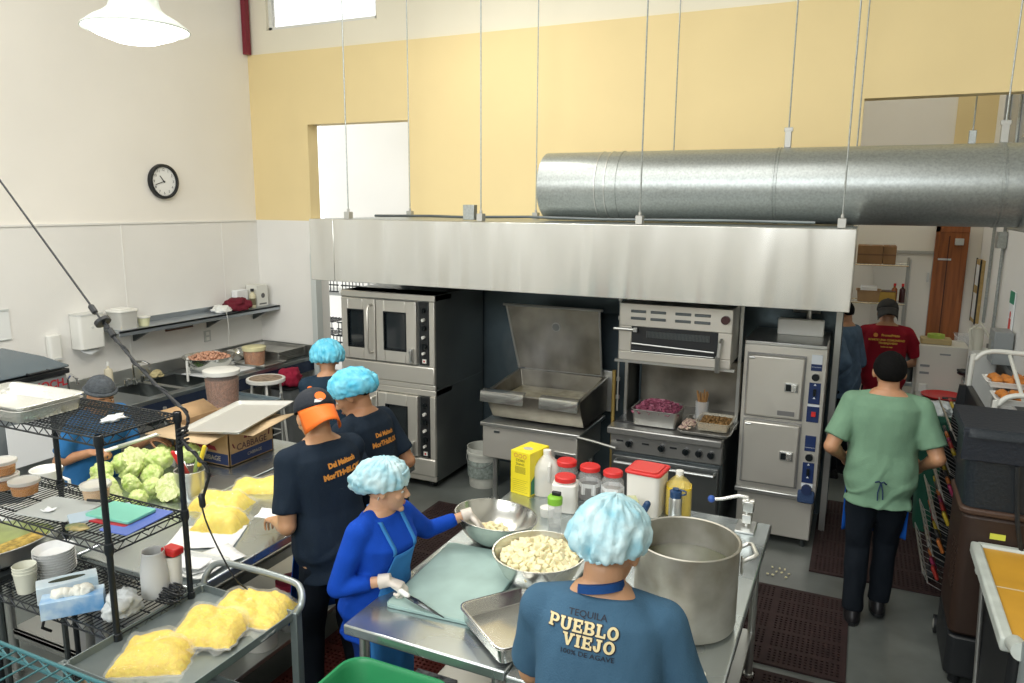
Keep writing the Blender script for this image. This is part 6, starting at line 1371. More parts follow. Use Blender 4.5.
        body.cap(el,.0262*H*fw,el+(wr_-el)*.4,.0235*H*fw,14)
        hdv=V(*a['hd']) if 'hd' in a else (wr_-el); pn=V(*a['pn']) if 'pn' in a else V(0,0,-1)
        J[sd]+=(hdv,pn,a.get('curl',28),a.get('grip',False))
        hand_mb(body,wr_,hdv,pn,-sd if a.get('flip') is None else a['flip'],k*.97*fw,a.get('curl',28),0,a.get('grip',False))
    # legs
    feet=feet or {1:(0.0,.10),-1:(0.0,-.10)}
    LG={}
    for sd in (1,-1):
        f,l=feet[sd][0],feet[sd][1]; lift=feet[sd][2] if len(feet[sd])>2 else 0
        hip=p0+L0*sd*.050*H-Z*.015*H; an=loc+F0*f+L0*l+Z*(.045*H+lift)
        kn,an=ik(hip,an,.245*H,.235*H,F0+Z*.01) ; LG[sd]=(hip,kn,an)
        body.cap(hip,.050*H*B,kn,.031*H,16); body.cap(kn,.031*H,an,.021*H,14); body.cap(an-Z*.012*H,.022*H,an+F0*.085*H-Z*.026*H,.017*H,12)
    bo=part(remesh(body,voxel,2),'body',skinm(skin),t)
    out={'t':t,'J':J,'HP':HP,'k':k,'HR':HR,'F':F,'L':L,'T':T,'Ft':Ft,'p0':p0,'hc':hc,'hU':hU,'hF':hF,'hL':hL,'H':H,'F0':F0,'L0':L0,'loc':loc}
    # eyes lips
    for s in (1,-1):
        MB().ell(HP(.0790,s*.031,.000)-t.location,(.0135*k,.0115*k,.0085*k),HR,12,8).build('eye',mat('eye_white',(.65,.62,.58),.2),t)
        MB().ell(HP(.0885,s*.031,.0005)-t.location,(.0052*k,.003*k,.0052*k),HR,8,6).build('iris',black,t)
        MB().cap(HP(.090,s*.018,.020)-t.location,.0035*k,HP(.082,s*.046,.019)-t.location,.0025*k,6).build('eyebrow',mat('brow_black',(.02,.015,.012),.8),t)
    MB().ell(HP(.0975,0,-.0605)-t.location,(.019*k,.006*k,.0045*k),HR,12,6).ell(HP(.0955,0,-.069)-t.location,(.016*k,.006*k,.005*k),HR,12,6).build('lips',mat('lip_tone',(.42,.18,.13),.5),t)
    # hair
    if hairstyle:
        hb=MB(); vs=[];n,m=32,14
        for i in range(m+1):
            for j in range(n):
                a=2*PI*j/n; front=math.cos(a)
                lim=math.radians(62 if front>.55 else (62+ (0.55-front)/1.55*62*1.25)); lim=min(lim,rad(128))
                th=lim*i/m; r=1+.02*noise.noise(V(math.cos(a)*5,math.sin(a)*5,th*6))
                vs.append(HP(-.012+.104*r*math.sin(th)*math.cos(a),.083*r*math.sin(th)*math.sin(a),.022+.097*r*math.cos(th))-t.location)
        fs=[(i*n+j,(i+1)*n+j,(i+1)*n+(j+1)%n,i*n+(j+1)%n) for i in range(m) for j in range(n)]
        hb.add(vs,fs); hb.build('hair',mat('hair_black',hair,.8,bump=.6,bscale=140,spec=.1),t,solid=.004,ang=80)
    if net:
        nm_=netcol or netmat(); vs=[];n,m=96,34; ns=netscale
        for i in range(m+1):
            v=i/m
            for j in range(n):
                a=2*PI*j/n; ca,sa=math.cos(a),math.sin(a)
                th=rad(5+ v*125); 
                rx,ry,rz=.122*ns,.108*ns,.112*ns
                g=max(0,(v-.72)/.28); gg=g*g
                pl=noise.noise(V(ca*5,sa*5,v*1.5+loc.x))*.13*(.25+v)-.05*(1-min(1,abs(noise.noise(V(ca*3+loc.x,sa*3,v*4)))*4))*min(1,v*4)+ .05*math.sin(j*2*PI/n*22+3*noise.noise(V(ca*2,sa*2,v*3)))*v*.8+.05*noise.noise(V(ca*9*v,sa*9*v,v*6))
                R_=1+pl
                x=rx*math.sin(th)*ca*R_*(1+netback*8*(ca<0))-.018; y=ry*math.sin(th)*sa*R_; z=rz*math.cos(th)*R_+.034+.02*math.sin(th)*ca
                # gathered rim around head: ellipse radius
                x=x*(1-gg)+gg*(.103*ca-.012); y=y*(1-gg)+gg*(.082*sa); z=z*(1-gg)+gg*(.018+netlift+(.056+netlift)*ca+.006*math.sin(j*.9))
                vs.append(HP(x,y,z)-t.location)
        fs=[(i*n+j,(i+1)*n+j,(i+1)*n+(j+1)%n,i*n+(j+1)%n) for i in range(m) for j in range(n)]
        vs.append(HP(-.018,0,.140*ns)-t.location); fs+=[(len(vs)-1,j,(j+1)%n) for j in range(n)]
        hn=MB().add(vs,fs).build('hairnet',nm_,t,ang=80,recalc=False)
        rim=[HP(.105*math.cos(a)-.012,.084*math.sin(a),(.018+netlift+(.056+netlift)*math.cos(a)+.003*math.sin(a*30)))-t.location for a in [2*PI*j/90 for j in range(90)]]
        MB().tube(rim,.005*k,6,closed=True).build('elastic_band',nm_,hn)
    if beanie:
        vs=[];n,m=40,18
        for i in range(m+1):
            for j in range(n):
                a=2*PI*j/n; th=rad(3+95*i/m); r=1.0+.02*noise.noise(V(math.cos(a)*3,math.sin(a)*3,th*3)); 
                vs.append(HP(-.016+.110*r*math.sin(th)*math.cos(a),.090*r*math.sin(th)*math.sin(a),.030+.104*r*math.cos(th)+.02*math.cos(a)*i/m)-t.location)
        fs=[(i*n+j,(i+1)*n+j,(i+1)*n+(j+1)%n,i*n+(j+1)%n) for i in range(m) for j in range(n)]; vs.append(HP(-.016,0,.134)-t.location); fs+=[(len(vs)-1,j,(j+1)%n) for j in range(n)]
        b_=MB().add(vs,fs).build('beanie',beanie,t,solid=.004,ang=80)
        rm=[HP(-.016+.112*math.cos(a),.092*math.sin(a),.030+.022*math.cos(a))-t.location for a in [2*PI*j/50 for j in range(50)]]
        MB().tube(rm,.012*k,8,closed=True).build('beanie_cuff',beanie,b_)
    if cap:
        cm,brm,back=cap; vs=[];n,m=40,14; d_=-1 if back else 1
        for i in range(m+1):
            for j in range(n):
                a=2*PI*j/n; th=rad(3+87*i/m)
                vs.append(HP(-.014+.112*math.sin(th)*math.cos(a),.092*math.sin(th)*math.sin(a),.030+.105*math.cos(th)**.85*1.0 if th<PI/2 else .03)-t.location)
        fs=[(i*n+j,(i+1)*n+j,(i+1)*n+(j+1)%n,i*n+(j+1)%n) for i in range(m) for j in range(n)]; vs.append(HP(-.014,0,.136)-t.location); fs+=[(len(vs)-1,j,(j+1)%n) for j in range(n)]
        c_=MB().add(vs,fs).build('cap_crown',cm,t,solid=.003,ang=80)
        MB().ell(HP(-.014,0,.138)-t.location,(.012*k,.012*k,.006*k),HR,12,6).build('cap_button',brm,c_)
        vs=[]
        for i in range(15):
            a=rad(-80+160*i/14)
            for j in range(6):
                e=j/5; ex=.060*e*math.cos(a)**.55
                x=d_*(.110*math.cos(a)+ex)-.014; y=.090*math.sin(a)*(1-.05*e); z=.034-.085*e-.030*(math.sin(a)**2)*(.1+e)
                vs.append(HP(x,y,z)-t.location)
        fs=[(i*6+j,(i+1)*6+j,(i+1)*6+j+1,i*6+j+1) for i in range(14) for j in range(5)]
        MB().add(vs,fs).build('cap_brim',brm,c_,solid=.004,ang=80)
    # pants
    if pants:
        pm=MB(); pm.loft([sec(-.065,.082,.060,0,.004),sec(-.04,.092,.066,0,.004),sec(0,.094,.066,0,.003),sec(.03,.088,.060,0,.0)],24,2.3)
        for sd in (1,-1):
            h_,k_,a_=LG[sd]; pm.cap(h_-Z*.03*H,.052*H*B,k_,.042*H,16); pm.tube([k_-(a_-k_).normalized()*.03,k_+(a_-k_)*.5,a_+(a_-k_)*.02],[.042*H,.038*H,.036*H],16)
        s1=loc.x*3.1
        part(remesh(pm,.010,5,lambda c,n: .007*noise.noise(V(c.x*14+s1,c.y*14,c.z*9))),'trousers',pants,t)
    if shoes:
        for sd in (1,-1):
            a_=LG[sd][2]; b0=V(a_.x,a_.y,a_.z-.045*H)
            sm=MB(); sm.loft([(b0+Z*.0,L0*.030*k,F0*.0),(b0+Z*.001+F0*.05,L0*.044*k,F0*.125*k),(b0+Z*.03+F0*.05,L0*.045*k,F0*.130*k),(b0+Z*.055+F0*.03,L0*.042*k,F0*.10*k),(b0+Z*.085+F0*.0,L0*.038*k,F0*.055*k),(b0+Z*.11,L0*.036*k,F0*.045*k)],20,2.4)
            sm.v=[v-t.location for v in sm.v]; so=sm.build('shoe',shoes,t,ang=50)
            s2=MB().loft([(b0+F0*.05,L0*.047*k,F0*.134*k),(b0+F0*.05+Z*.02,L0*.047*k,F0*.134*k)],20,2.4); s2.v=[v-t.location for v in s2.v]; s2.build('shoe_sole',black,so)
    # shirt
    if shirt:
        sm=MB(); loose=.016*ease
        P2=[(p[0],p[1]+(.004 if p[0]<.2 else 0),p[2]+(.004 if p[0]<.2 else 0),p[3],loose if p[0]<.26 else (.010 if p[0]<.29 else .012)) for p in prof if p[0]<.298]
        P2=[(-.085,prof[1][1]-.003,prof[1][2]+.002,0,loose)]+P2
        if female: P2=P2[:-1]
        sm.loft([sec(*p) for p in P2],30,2.4)
        for sd in (1,-1): sm.cap(p0+T*.285*H+L*sd*.03*H-Ft*.004*H,.031*H,J[sd][0]-L*sd*.004*H-T*.002*H,.041*H*B**.5,18)
        for sd in (1,-1):
            s_,e_,w_=J[sd][:3]; s_=s_-L*sd*.004*H
            ra=.040*H*B**.5*fw
            if sleeve=='short':
                en=s_+(e_-s_)*.80; d=(en-s_).normalized(); sm.cap(s_,ra,s_+(en-s_)*.5,ra*.97,18); sm.tube([s_+d*.02,s_+(en-s_)*.6,en],[ra,ra*.98,ra*1.04],18)
            else:
                sm.cap(s_,ra*1.0/fw,e_,ra*.80,18); sm.cap(e_,ra*.76,e_+(w_-e_)*.55,ra*.62,16); sm.tube([e_,e_+(w_-e_)*.6,e_+(w_-e_)*(.70 if sleeve=='threequarter' else .95)],[ra*.74,ra*.64,ra*.55],16)
        s0=loc.x*7+loc.y*3
        def wrk(c,n):
            q=c-p0; u=q.dot(L); v=q.dot(T); w=q.dot(Ft)
            a=noise.noise(V(u*9+s0,w*9,v*5))+1.1*(1-min(1,abs(noise.noise(V(u*5+v*3.5+s0,w*5,v*3)))*6))*min(1,max(0,(.42-v)/.2)); b=noise.noise(V(u*7-v*9+s0,w*8,v*7+u*6)); r1=(1-abs(noise.noise(V(u*6+s0*2,w*6+4,v*3.2+u*2)))*2)
            lowf=min(1,max(.35,(.28-v)/.25))
            return wr*(1.3*a+b)*lowf+wr*.9*(r1-.6)*lowf
        so=part(remesh(sm,.0075,12,wrk),'shirt',shirt,t); out['shirt']=so; out['bvh']=bvh_of(so,t)
        if collar:
            cr=[nb+T*(.012+.010*math.cos(a))*1.0*H*.5+L*.050*math.sin(a)*H*.78+Ft*(.047*math.cos(a))*H*.85-t.location for a in [2*PI*j/40 for j in range(40)]]
            MB().tube(cr,.0075,8,closed=True).build('collar',collar,so)
    if gloves:
        for sd in (1,-1):
            s_,e_,w_,hdv,pn,cu,gr=J[sd]; g=MB(); g.tube([w_-(w_-e_).normalized()*.035,w_-(w_-e_).normalized()*.015,w_+(w_-e_).normalized()*.02],[.036*k,.033*k,.031*k],14)
            hand_mb(g,w_,hdv,pn,-sd,k*.97*fw,cu,.0038,gr)
            part(remesh(g,.0045,2,lambda c,n:.0015*noise.noise(c*55)),'glove',gloves,t)
    return out
def on_back(P,mb2d,cx,cz,name,m,tilt=0,dirn=-1,off=.0025,par=None,scale=1):
    """project 2D shape lists (verts,faces) onto the shirt back. cx lateral (viewer right +), cz metres along the torso above pelvis"""
    vs,fs=mb2d; R=P['L']*(-1 if dirn<0 else 1); T=P['T']; D=P['Ft']*(-dirn) ; o=[]
    ct,st=math.cos(math.radians(tilt)),math.sin(math.radians(tilt))
    for x,y in vs:
        x,y=x*ct-y*st,x*st+y*ct
        p=P['p0']+R*(cx+x)+T*(cz+y)-D*.6
        h=P['bvh'].ray_cast(p,D)
        q=h[0]-D*off if h[0] is not None else P['p0']+R*(cx+x)+T*(cz+y)
        o.append(q-P['t'].location)
    return MB().add(o,fs).build(name,m,par or P['shirt'],recalc=False,smooth=True)
def grid_text(txt,size,bold=0,sx=1.0,arc=0):
    vs,fs=text2d(txt,size,bold); bm=bmesh.new(); me=bpy.data.meshes.new('g'); me.from_pydata([(x*sx,y,0) for x,y in vs],[],fs); bm.from_mesh(me)
    xs=[v.co.x for v in bm.verts]; x0,x1=min(xs),max(xs)
    nx=int((x1-x0)/.012)+1
    for i in range(1,nx): 
        bmesh.ops.bisect_plane(bm,geom=bm.verts[:]+bm.edges[:]+bm.faces[:],plane_co=(x0+(x1-x0)*i/nx,0,0),plane_no=(1,0,0))
    r=([(v.co.x,v.co.y+arc*(v.co.x**2)) for v in bm.verts],[tuple(v.index for v in f.verts) for f in bm.faces]); 
    bm.verts.index_update(); bm.free(); bpy.data.meshes.remove(me); return r
def apron(P,m,flare=0,w=.15,top=.20,bottom=-.32,bib=True,straps=True,name='apron',strapm=None,wrap=.17):
    """bib apron draped on the front; ray cast on shirt"""
    H=P['H']; T,Ft,L=P['T'],P['Ft'],P['L']; Z=V(0,0,1); nu,nv=22,26; vs=[]; prev=[None]*(nu+1)
    for j in range(nv+1):
        z=top+(bottom-top)*j/nv
        f=max(0,min(1,(top-z)/(top-.02))); hw=(w*.55+(wrap-w*.55)*f**1.3) if z>0 else wrap
        for i in range(nu+1):
            u=(i/nu*2-1)*hw
            base=P['p0']+L*u+(T*z if z>-.02 else T*-.02+Z*(z+.02))
            h=P['bvh'].ray_cast(base+Ft*.6,-Ft)
            d=(h[0]-base).dot(Ft) if h[0] is not None else None
            if z<-.02 or d is None:
                d=prev[i] if prev[i] is not None else .0
                d=d+.0006*0
            d=max(d,(prev[i]-.012) if prev[i] is not None else d)
            prev[i]=d
            if z<-.02: d=d+flare*(-.02-z)
            vs.append(base+Ft*(d+.006+.004*noise.noise(V(u*14,z*5,P['loc'].x)))-P['t'].location)
    fs=[(j*(nu+1)+i,j*(nu+1)+i+1,(j+1)*(nu+1)+i+1,(j+1)*(nu+1)+i) for j in range(nv) for i in range(nu)]
    o=MB().add(vs,fs).build(name,m,P['t'],solid=.003,ang=80)
    if straps:
        for s in (0,nu):
            a=vs[s]+P['t'].location; sd=-1 if s==0 else 1
            pts=[]
            nbk=P['p0']+T*.305*H-Ft*.05*H
            sh_=P['p0']+T*.295*H+L*sd*.048*H
            for q in range(13):
                e=q/12
                if e<.7: pos=a.lerp(sh_,e/.7)
                else: pos=sh_.lerp(nbk,(e-.7)/.3)
                if e<.68:
                    h=P['bvh'].ray_cast(pos+Ft*.5,-Ft)
                    if h[0] is not None: pos=h[0]+Ft*.006
                pts.append(pos)
            vv=[]
            for q,p in enumerate(pts): vv+=[p-L*.011-P['t'].location,p+L*.011-P['t'].location]
            MB().add(vv,[(2*q,2*q+1,2*q+3,2*q+2) for q in range(12)]).build('apron_strap',strapm or m,o,solid=.003,ang=80)
    return o
def slab_text(word,h,gap=.10,grow=0,arc=0):
    S=.25;G={}
    def r(x0,y0,x1,y1): return [(x0-grow,y0-grow),(x1+grow,y0-grow),(x1+grow,y1+grow),(x0-grow,y1+grow)]
    def ring(cx,cy,rx,ry,a0,a1,t,n=10):
        o=[]
        for i in range(n):
            a,b=math.radians(a0+(a1-a0)*i/n),math.radians(a0+(a1-a0)*(i+1)/n)
            o.append([(cx+(rx-t-grow)*math.cos(a),cy+(ry-t*.8-grow)*math.sin(a)),(cx+(rx+grow)*math.cos(a),cy+(ry+grow)*math.sin(a)),(cx+(rx+grow)*math.cos(b),cy+(ry+grow)*math.sin(b)),(cx+(rx-t-grow)*math.cos(b),cy+(ry-t*.8-grow)*math.sin(b))])
        return o
    stem=lambda x:[r(x,0,x+S,1),r(x-.09,0,x+S+.09,.16),r(x-.09,.84,x+S+.09,1)]
    G['P']=(.92,stem(.09)+[r(.34,.84,.6,1),r(.34,.38,.6,.54)]+ring(.58,.69,.32,.31,-90,90,S))
    G['B']=(.95,stem(.09)+[r(.34,.84,.6,1),r(.34,.42,.6,.58),r(.34,0,.6,.16)]+ring(.58,.74,.30,.26,-90,90,S)+ring(.60,.27,.33,.27,-90,90,S))
    G['E']=(.86,stem(.09)+[r(.3,0,.84,.17),r(.3,.42,.66,.58),r(.3,.83,.82,1),r(.68,0,.84,.34),r(.66,.68,.82,1),r(.56,.34,.68,.66)])
    G['L']=(.84,stem(.09)+[r(.3,0,.82,.17),r(.66,0,.82,.38)])
    G['I']=(.46,stem(.10)); G['O']=(.98,ring(.48,.5,.47,.52,0,360,S,20))
    G['U']=(1.02,[r(.08,.34,.33,1),r(0,.84,.42,1),r(.68,.34,.93,1),r(.6,.84,1.0,1)]+ring(.505,.36,.425,.38,180,360,S))
    G['J']=(.72,[r(.34,.3,.59,1),r(.22,.84,.70,1),r(.0,.22,.22,.44)]+ring(.295,.32,.295,.34,180,360,S))
    G['V']=(1.0,[[(.06,1),(.34,1),(.60,.0),(.40,0)],[(.94,1),(.70,1),(.42,.0),(.60,0)],r(0,.84,.42,1),r(.62,.84,1.02,1)])
    vs=[];fs=[];x=0
    for ch in word:
        w,q=G[ch]
        for poly in q:
            (a,b,c,d)=poly; m=4
            for i in range(m):
                for j in range(2):
                    def P_(u,v): 
                        px=(a[0]*(1-u)+b[0]*u)*(1-v)+(d[0]*(1-u)+c[0]*u)*v; py=(a[1]*(1-u)+b[1]*u)*(1-v)+(d[1]*(1-u)+c[1]*u)*v; return (x+px,py)
                    o=len(vs); vs+=[P_(i/m,j/2),P_((i+1)/m,j/2),P_((i+1)/m,(j+1)/2),P_(i/m,(j+1)/2)]; fs.append((o,o+1,o+2,o+3))
        x+=w+gap
    W=x-gap
    return ([((a-W/2)*h,(b-.5)*h) for a,b in vs],fs)
def mkshirt(name,c,v=.12):
    m=mat(name,c,.85,var=v,vscale=7,bump=.25,bscale=180,spec=.2); nt=m.node_tree; L=nt.links.new; b=nt.nodes['Principled BSDF']
    tc=nt.nodes.new('ShaderNodeTexCoord'); mp=nt.nodes.new('ShaderNodeMapping'); mp.inputs['Scale'].default_value=(1,1,.55); mp.inputs['Rotation'].default_value=(.3,.4,.2)
    n=nt.nodes.new('ShaderNodeTexNoise'); n.inputs['Scale'].default_value=5.0; n.inputs['Detail'].default_value=2; n.inputs['Distortion'].default_value=.2
    ab=nt.nodes.new('ShaderNodeMath'); ab.operation='SUBTRACT'; ab.inputs[1].default_value=.5; a2=nt.nodes.new('ShaderNodeMath'); a2.operation='ABSOLUTE'; a3=nt.nodes.new('ShaderNodeMath'); a3.operation='POWER'; a3.inputs[1].default_value=.7
    bp=nt.nodes.new('ShaderNodeBump'); bp.inputs['Strength'].default_value=.75; bp.inputs['Distance'].default_value=.05
    L(tc.outputs['Object'],mp.inputs[0]); L(mp.outputs[0],n.inputs['Vector']); L(n.outputs['Fac'],ab.inputs[0]); L(ab.outputs[0],a2.inputs[0]); L(a2.outputs[0],a3.inputs[0]); L(n.outputs['Fac'],bp.inputs['Height'])
    old=b.inputs['Normal'].links[0].from_socket; L(old,bp.inputs['Normal']); L(bp.outputs[0],b.inputs['Normal']); return m
navy=mkshirt('navy_shirt',(.011,.020,.034)); slate=mkshirt('slate_shirt',(.050,.115,.185)); royal=mkshirt('royal_blue_knit',(.006,.060,.42)); sage=mkshirt('sage_green_shirt',(.17,.30,.20)); crimson=mkshirt('crimson_shirt',(.22,.008,.018)); denim=mkshirt('denim_shirt',(.10,.16,.24),.4); blues=mkshirt('blue_work_shirt',(.03,.15,.36))
darkp=mkshirt('dark_trousers',(.008,.012,.018)); shoe=mat('black_shoe',(.012,.012,.014),.4)
apb=mkshirt('blue_apron',(.045,.22,.55)); apd=mkshirt('dark_blue_apron',(.008,.09,.42)); navycol=mkshirt('navy_collar',(.01,.05,.17))
orange=mat('print_orange',(.62,.25,.04),.6); tan_=mat('print_cream',(.66,.55,.30),.6); dkink=mat('print_dark',(.008,.012,.025),.6)
glovem=mat('latex_glove',(.74,.68,.60),.4,alpha=.88)
# --- man in slate T-shirt, foreground
P=person('man in slate blue printed T-shirt and pale hairnet standing before the big stock pot',(-.585,1.835),101,1.785,lean=15,hyaw=-14,hpitch=24,hroll=0,
   arms={1:{'w':(-.84,2.22,.96),'pn':(0,0,-1),'curl':35,'hint':(-.5,-.6,-1)},-1:{'w':(-.37,2.26,1.0),'pn':(0,0,-1),'curl':40,'hint':(.5,-.6,-1)}},
   shirt=slate,pants=darkp,shoes=shoe,net=True,netscale=1.02,netcol=None,voxel=.005,build=1.0,wr=.006,collar=None,skin=(.44,.24,.13))
pj=-.028
on_back(P,grid_text('TEQUILA',.024,.0002,1.15),pj,.492,'back_print',dkink,-3)
on_back(P,slab_text('PUEBLO',.034,.08,.06),pj-.008,.459,'back_print_shadow',dkink,-4,off=.0022)
on_back(P,slab_text('VIEJO',.034,.10,.06),pj+.010,.419,'back_print_shadow',dkink,-4,off=.0022)
on_back(P,slab_text('PUEBLO',.034,.08),pj-.0095,.4605,'back_print',tan_,-4,off=.0036)
on_back(P,slab_text('VIEJO',.034,.10),pj+.0085,.4205,'back_print',tan_,-4,off=.0036)
on_back(P,grid_text('100% DE AGAVE',.019,.0002,1.15),pj+.005,.387,'back_print',dkink,-3)
HPf=P['HP']; tl=P['t'].location
nc=P['HP'](-.026,0,-.098)
MB().loft([(nc+P['T']*.010+P['L']*0-tl,P['L']*.066+P['T']*-.012,P['Ft']*.070),(nc-P['T']*.002-tl,P['L']*.070+P['T']*-.012,P['Ft']*.073),(nc-P['T']*.012-tl,P['L']*.073+P['T']*-.012,P['Ft']*.076)],28,2.1).build('neck_strap',navycol,P['t'])
# --- woman in blue
W_=person('woman in royal blue sweater and light blue apron cutting at the green board',(-1.90,2.625),-6,1.49,lean=5,build=1.1,hyaw=34,hpitch=8,female=True,
   arms={-1:{'w':(-1.755,2.50,.985),'hd':(.85,.25,-.25),'pn':(.1,-.1,-1),'curl':45,'grip':True,'hint':(-.45,-.42,-1)},1:{'w':(-1.66,3.08,1.085),'hd':(.5,.45,-.8),'pn':(.3,.1,-1),'curl':18,'hint':(-.5,.2,-.8)}},
   shirt=royal,sleeve='threequarter',pants=mkshirt('blue_trousers',(.006,.03,.16)),shoes=shoe,net=True,netscale=1.02,netback=.03,netlift=.014,voxel=.0045,gloves=glovem,skin=(.58,.33,.20),wr=.004,hair=(.02,.012,.01))
apron(W_,apb,w=.12,top=.30,bottom=-.40,wrap=.15)
MB().tube([W_['HP'](-.02,-.082,-.02)-W_['t'].location,W_['HP'](-.022,-.084,-.035)-W_['t'].location],.004,8).build('earring',mat('chrome',(.8,.8,.8),.12,1),W_['t'])
wr_=W_['J'][-1][2]; kd=V(.93,-.22,-.10).normalized()
t=thing('kitchen_knife','kitchen knife in the gloved right hand of the woman, flat over the green board','knife',tuple(wr_+V(.05,.0,-.02)))
MB().cap((-.02,.005,.0),.011,kd*.07+V(0,0,-.008),.012).build('handle',white,t)
b0=kd*.07+V(0,0,-.010); kn=kd.cross(V(0,0,1)).normalized()
MB().add([b0+kn*-.012,b0+kd*.05+kn*-.016,b0+kd*.21+kn*-.004,b0+kd*.215,b0+kn*.014,b0+kd*.1+kn*.014],[(0,1,2,3,5,4)]).build('blade',mat('blade_steel',(.16,.18,.19),.25,.9),t,solid=.0015)
# --- man in the orange cap
capn=mat('cap_navy',(.012,.016,.024),.8,bump=.3,bscale=150); capo=mat('cap_orange',(.85,.16,.012),.6)
O_=person('man in black T-shirt and backward black cap with orange brim at the left table',(-2.26,2.77),160,1.74,lean=10,hyaw=-8,hpitch=26,
   arms={1:{'w':(-2.56,2.71,1.02),'hd':(-.8,.5,-.2),'pn':(0,0,-1),'curl':40,'hint':(.5,-.5,-1)},-1:{'w':(-2.60,2.95,1.04),'hd':(-.8,-.2,-.2),'pn':(0,0,-1),'curl':40}},
   feet={1:(.05,.12),-1:(-.05,-.12)},shirt=navy,pants=darkp,shoes=shoe,cap=(capn,capo,True),voxel=.006,skin=(.50,.27,.14),wr=.006,hairstyle='short',ease=1.25)
apron(O_,apd,flare=.22,w=.13,top=.22,bottom=-.42,wrap=.165,straps=False)
on_back(O_,grid_text('Del Maltech',.034,.0022,.95),.035,.42,'back_print',orange,6)
on_back(O_,grid_text('MorTHaBLOK',.036,.0026,1.0),.035,.37,'back_print',orange,6)
c_=[c for c in kids(O_['t']) if c.name.startswith('cap_crown')][0]
em=MB(); e0=O_['HP']
def capemb(name,pts,m):
    vs=[]
    for (y,z) in pts:
        x=-(.1165*math.sqrt(max(0,1-(y/.094)**2-((z-.030)/.108)**2)))-.016; vs.append(e0(x,y,z)-O_['t'].location)
    MB().add([sum(vs,V(0,0,0))/len(vs)]+vs,[(0,i+1,(i+1)%len(vs)+1) for i in range(len(vs))]).build(name,m,c_,recalc=False)
capemb('cap_emblem',[(.026*math.cos(a),.072+.022*math.sin(a)) for a in [2*PI*i/16 for i in range(16)]],capo)
capemb('cap_emblem_wing',[(.030,.060),(.036,.045),(.010,.042),(-.008,.052),(.004,.058)],mat('print_silver',(.62,.64,.64),.5))
sl=sheet('held_paper',(-2.66,2.80,1.0),.4,.17,.12,'small white paper slip in the hands of the man in the orange cap',seed=13)
# --- man with hairnet facing left
M2=person('man in navy printed T-shirt and bright blue hairnet looking down to the left',(-2.37,3.32),178,1.73,lean=12,hyaw=24,hpitch=30,
   arms={1:{'w':(-2.50,3.12,1.02),'hd':(-.9,.3,-.1),'pn':(0,0,-1)},-1:{'w':(-2.52,3.42,1.02),'hd':(-.9,-.2,-.1),'pn':(0,0,-1)}},shirt=navy,pants=darkp,shoes=shoe,net=True,netscale=.98,netback=.03,netlift=.012,skin=(.42,.21,.11),wr=.006,voxel=.006)
M2c=mat('hairnet_bright',(.05,.40,.60),.75,var=.5,vscale=16,col2=(.22,.62,.76),bump=.6,bscale=35); M2c.node_tree.nodes['Principled BSDF'].inputs['Alpha'].default_value=.9
for c in bpy.data.objects:
    if c.name.startswith(('hairnet','elastic_band')) and (c.parent==M2['t'] or (c.parent and c.parent.parent==M2['t'])): c.data.materials[0]=M2c
apron(M2,apd,w=.13,top=.22,bottom=-.42,wrap=.15,straps=False)
on_back(M2,grid_text('Del Maltech',.034,.0014,.95),.015,.395,'back_print',orange,-2)
on_back(M2,grid_text('MorTHaBLOK',.038,.0018,1.0),.015,.345,'back_print',orange,-2)
# --- person at the back with hairnet
M3=person('person in dark shirt and blue hairnet seen from behind beside the ovens',(-3.50,4.33),140,1.59,lean=8,hyaw=-10,hpitch=25,shirt=mkshirt('dark_navy_shirt',(.014,.03,.05)),pants=darkp,shoes=shoe,net=True,netscale=1.28,netcol=M2c,voxel=.008,wr=.005,
   arms={1:{'w':(-3.75,4.5,1.0)},-1:{'w':(-3.55,4.65,1.0)}})
# --- person in beanie
M4=person('person in grey beanie and blue shirt cutting cabbage behind the wire shelves',(-4.46,3.07),4,1.56,lean=15,hyaw=-18,hpitch=22,shirt=blues,pants=darkp,shoes=shoe,beanie=mat('grey_beanie',(.065,.075,.085),.95,bump=.7,bscale=110,var=.3,vscale=60),voxel=.007,skin=(.42,.20,.10),wr=.005,
   arms={-1:{'w':(-4.24,2.92,1.06),'hd':(.9,.3,.1),'pn':(.0,.3,-1),'grip':True,'curl':45},1:{'w':(-4.13,3.28,1.07),'hd':(.9,.2,-.1),'pn':(0,0,-1),'curl':20}})
t=thing('cutting_knife','long pale bladed knife held over the cabbages by the person in the beanie','knife',(-4.16,2.97,1.07)); kd=V(.62,.55,.22).normalized()
MB().cap(-kd*.05,.011,kd*.06,.012).build('handle',white,t); MB().add([kd*.06-V(0,0,.014),kd*.06+V(0,0,.014),kd*.30+V(0,0,.012),kd*.33-V(0,0,.008)],[(0,1,2,3)]).build('blade',mat('pale_blade',(.62,.66,.58),.35,.5),t,solid=.002)
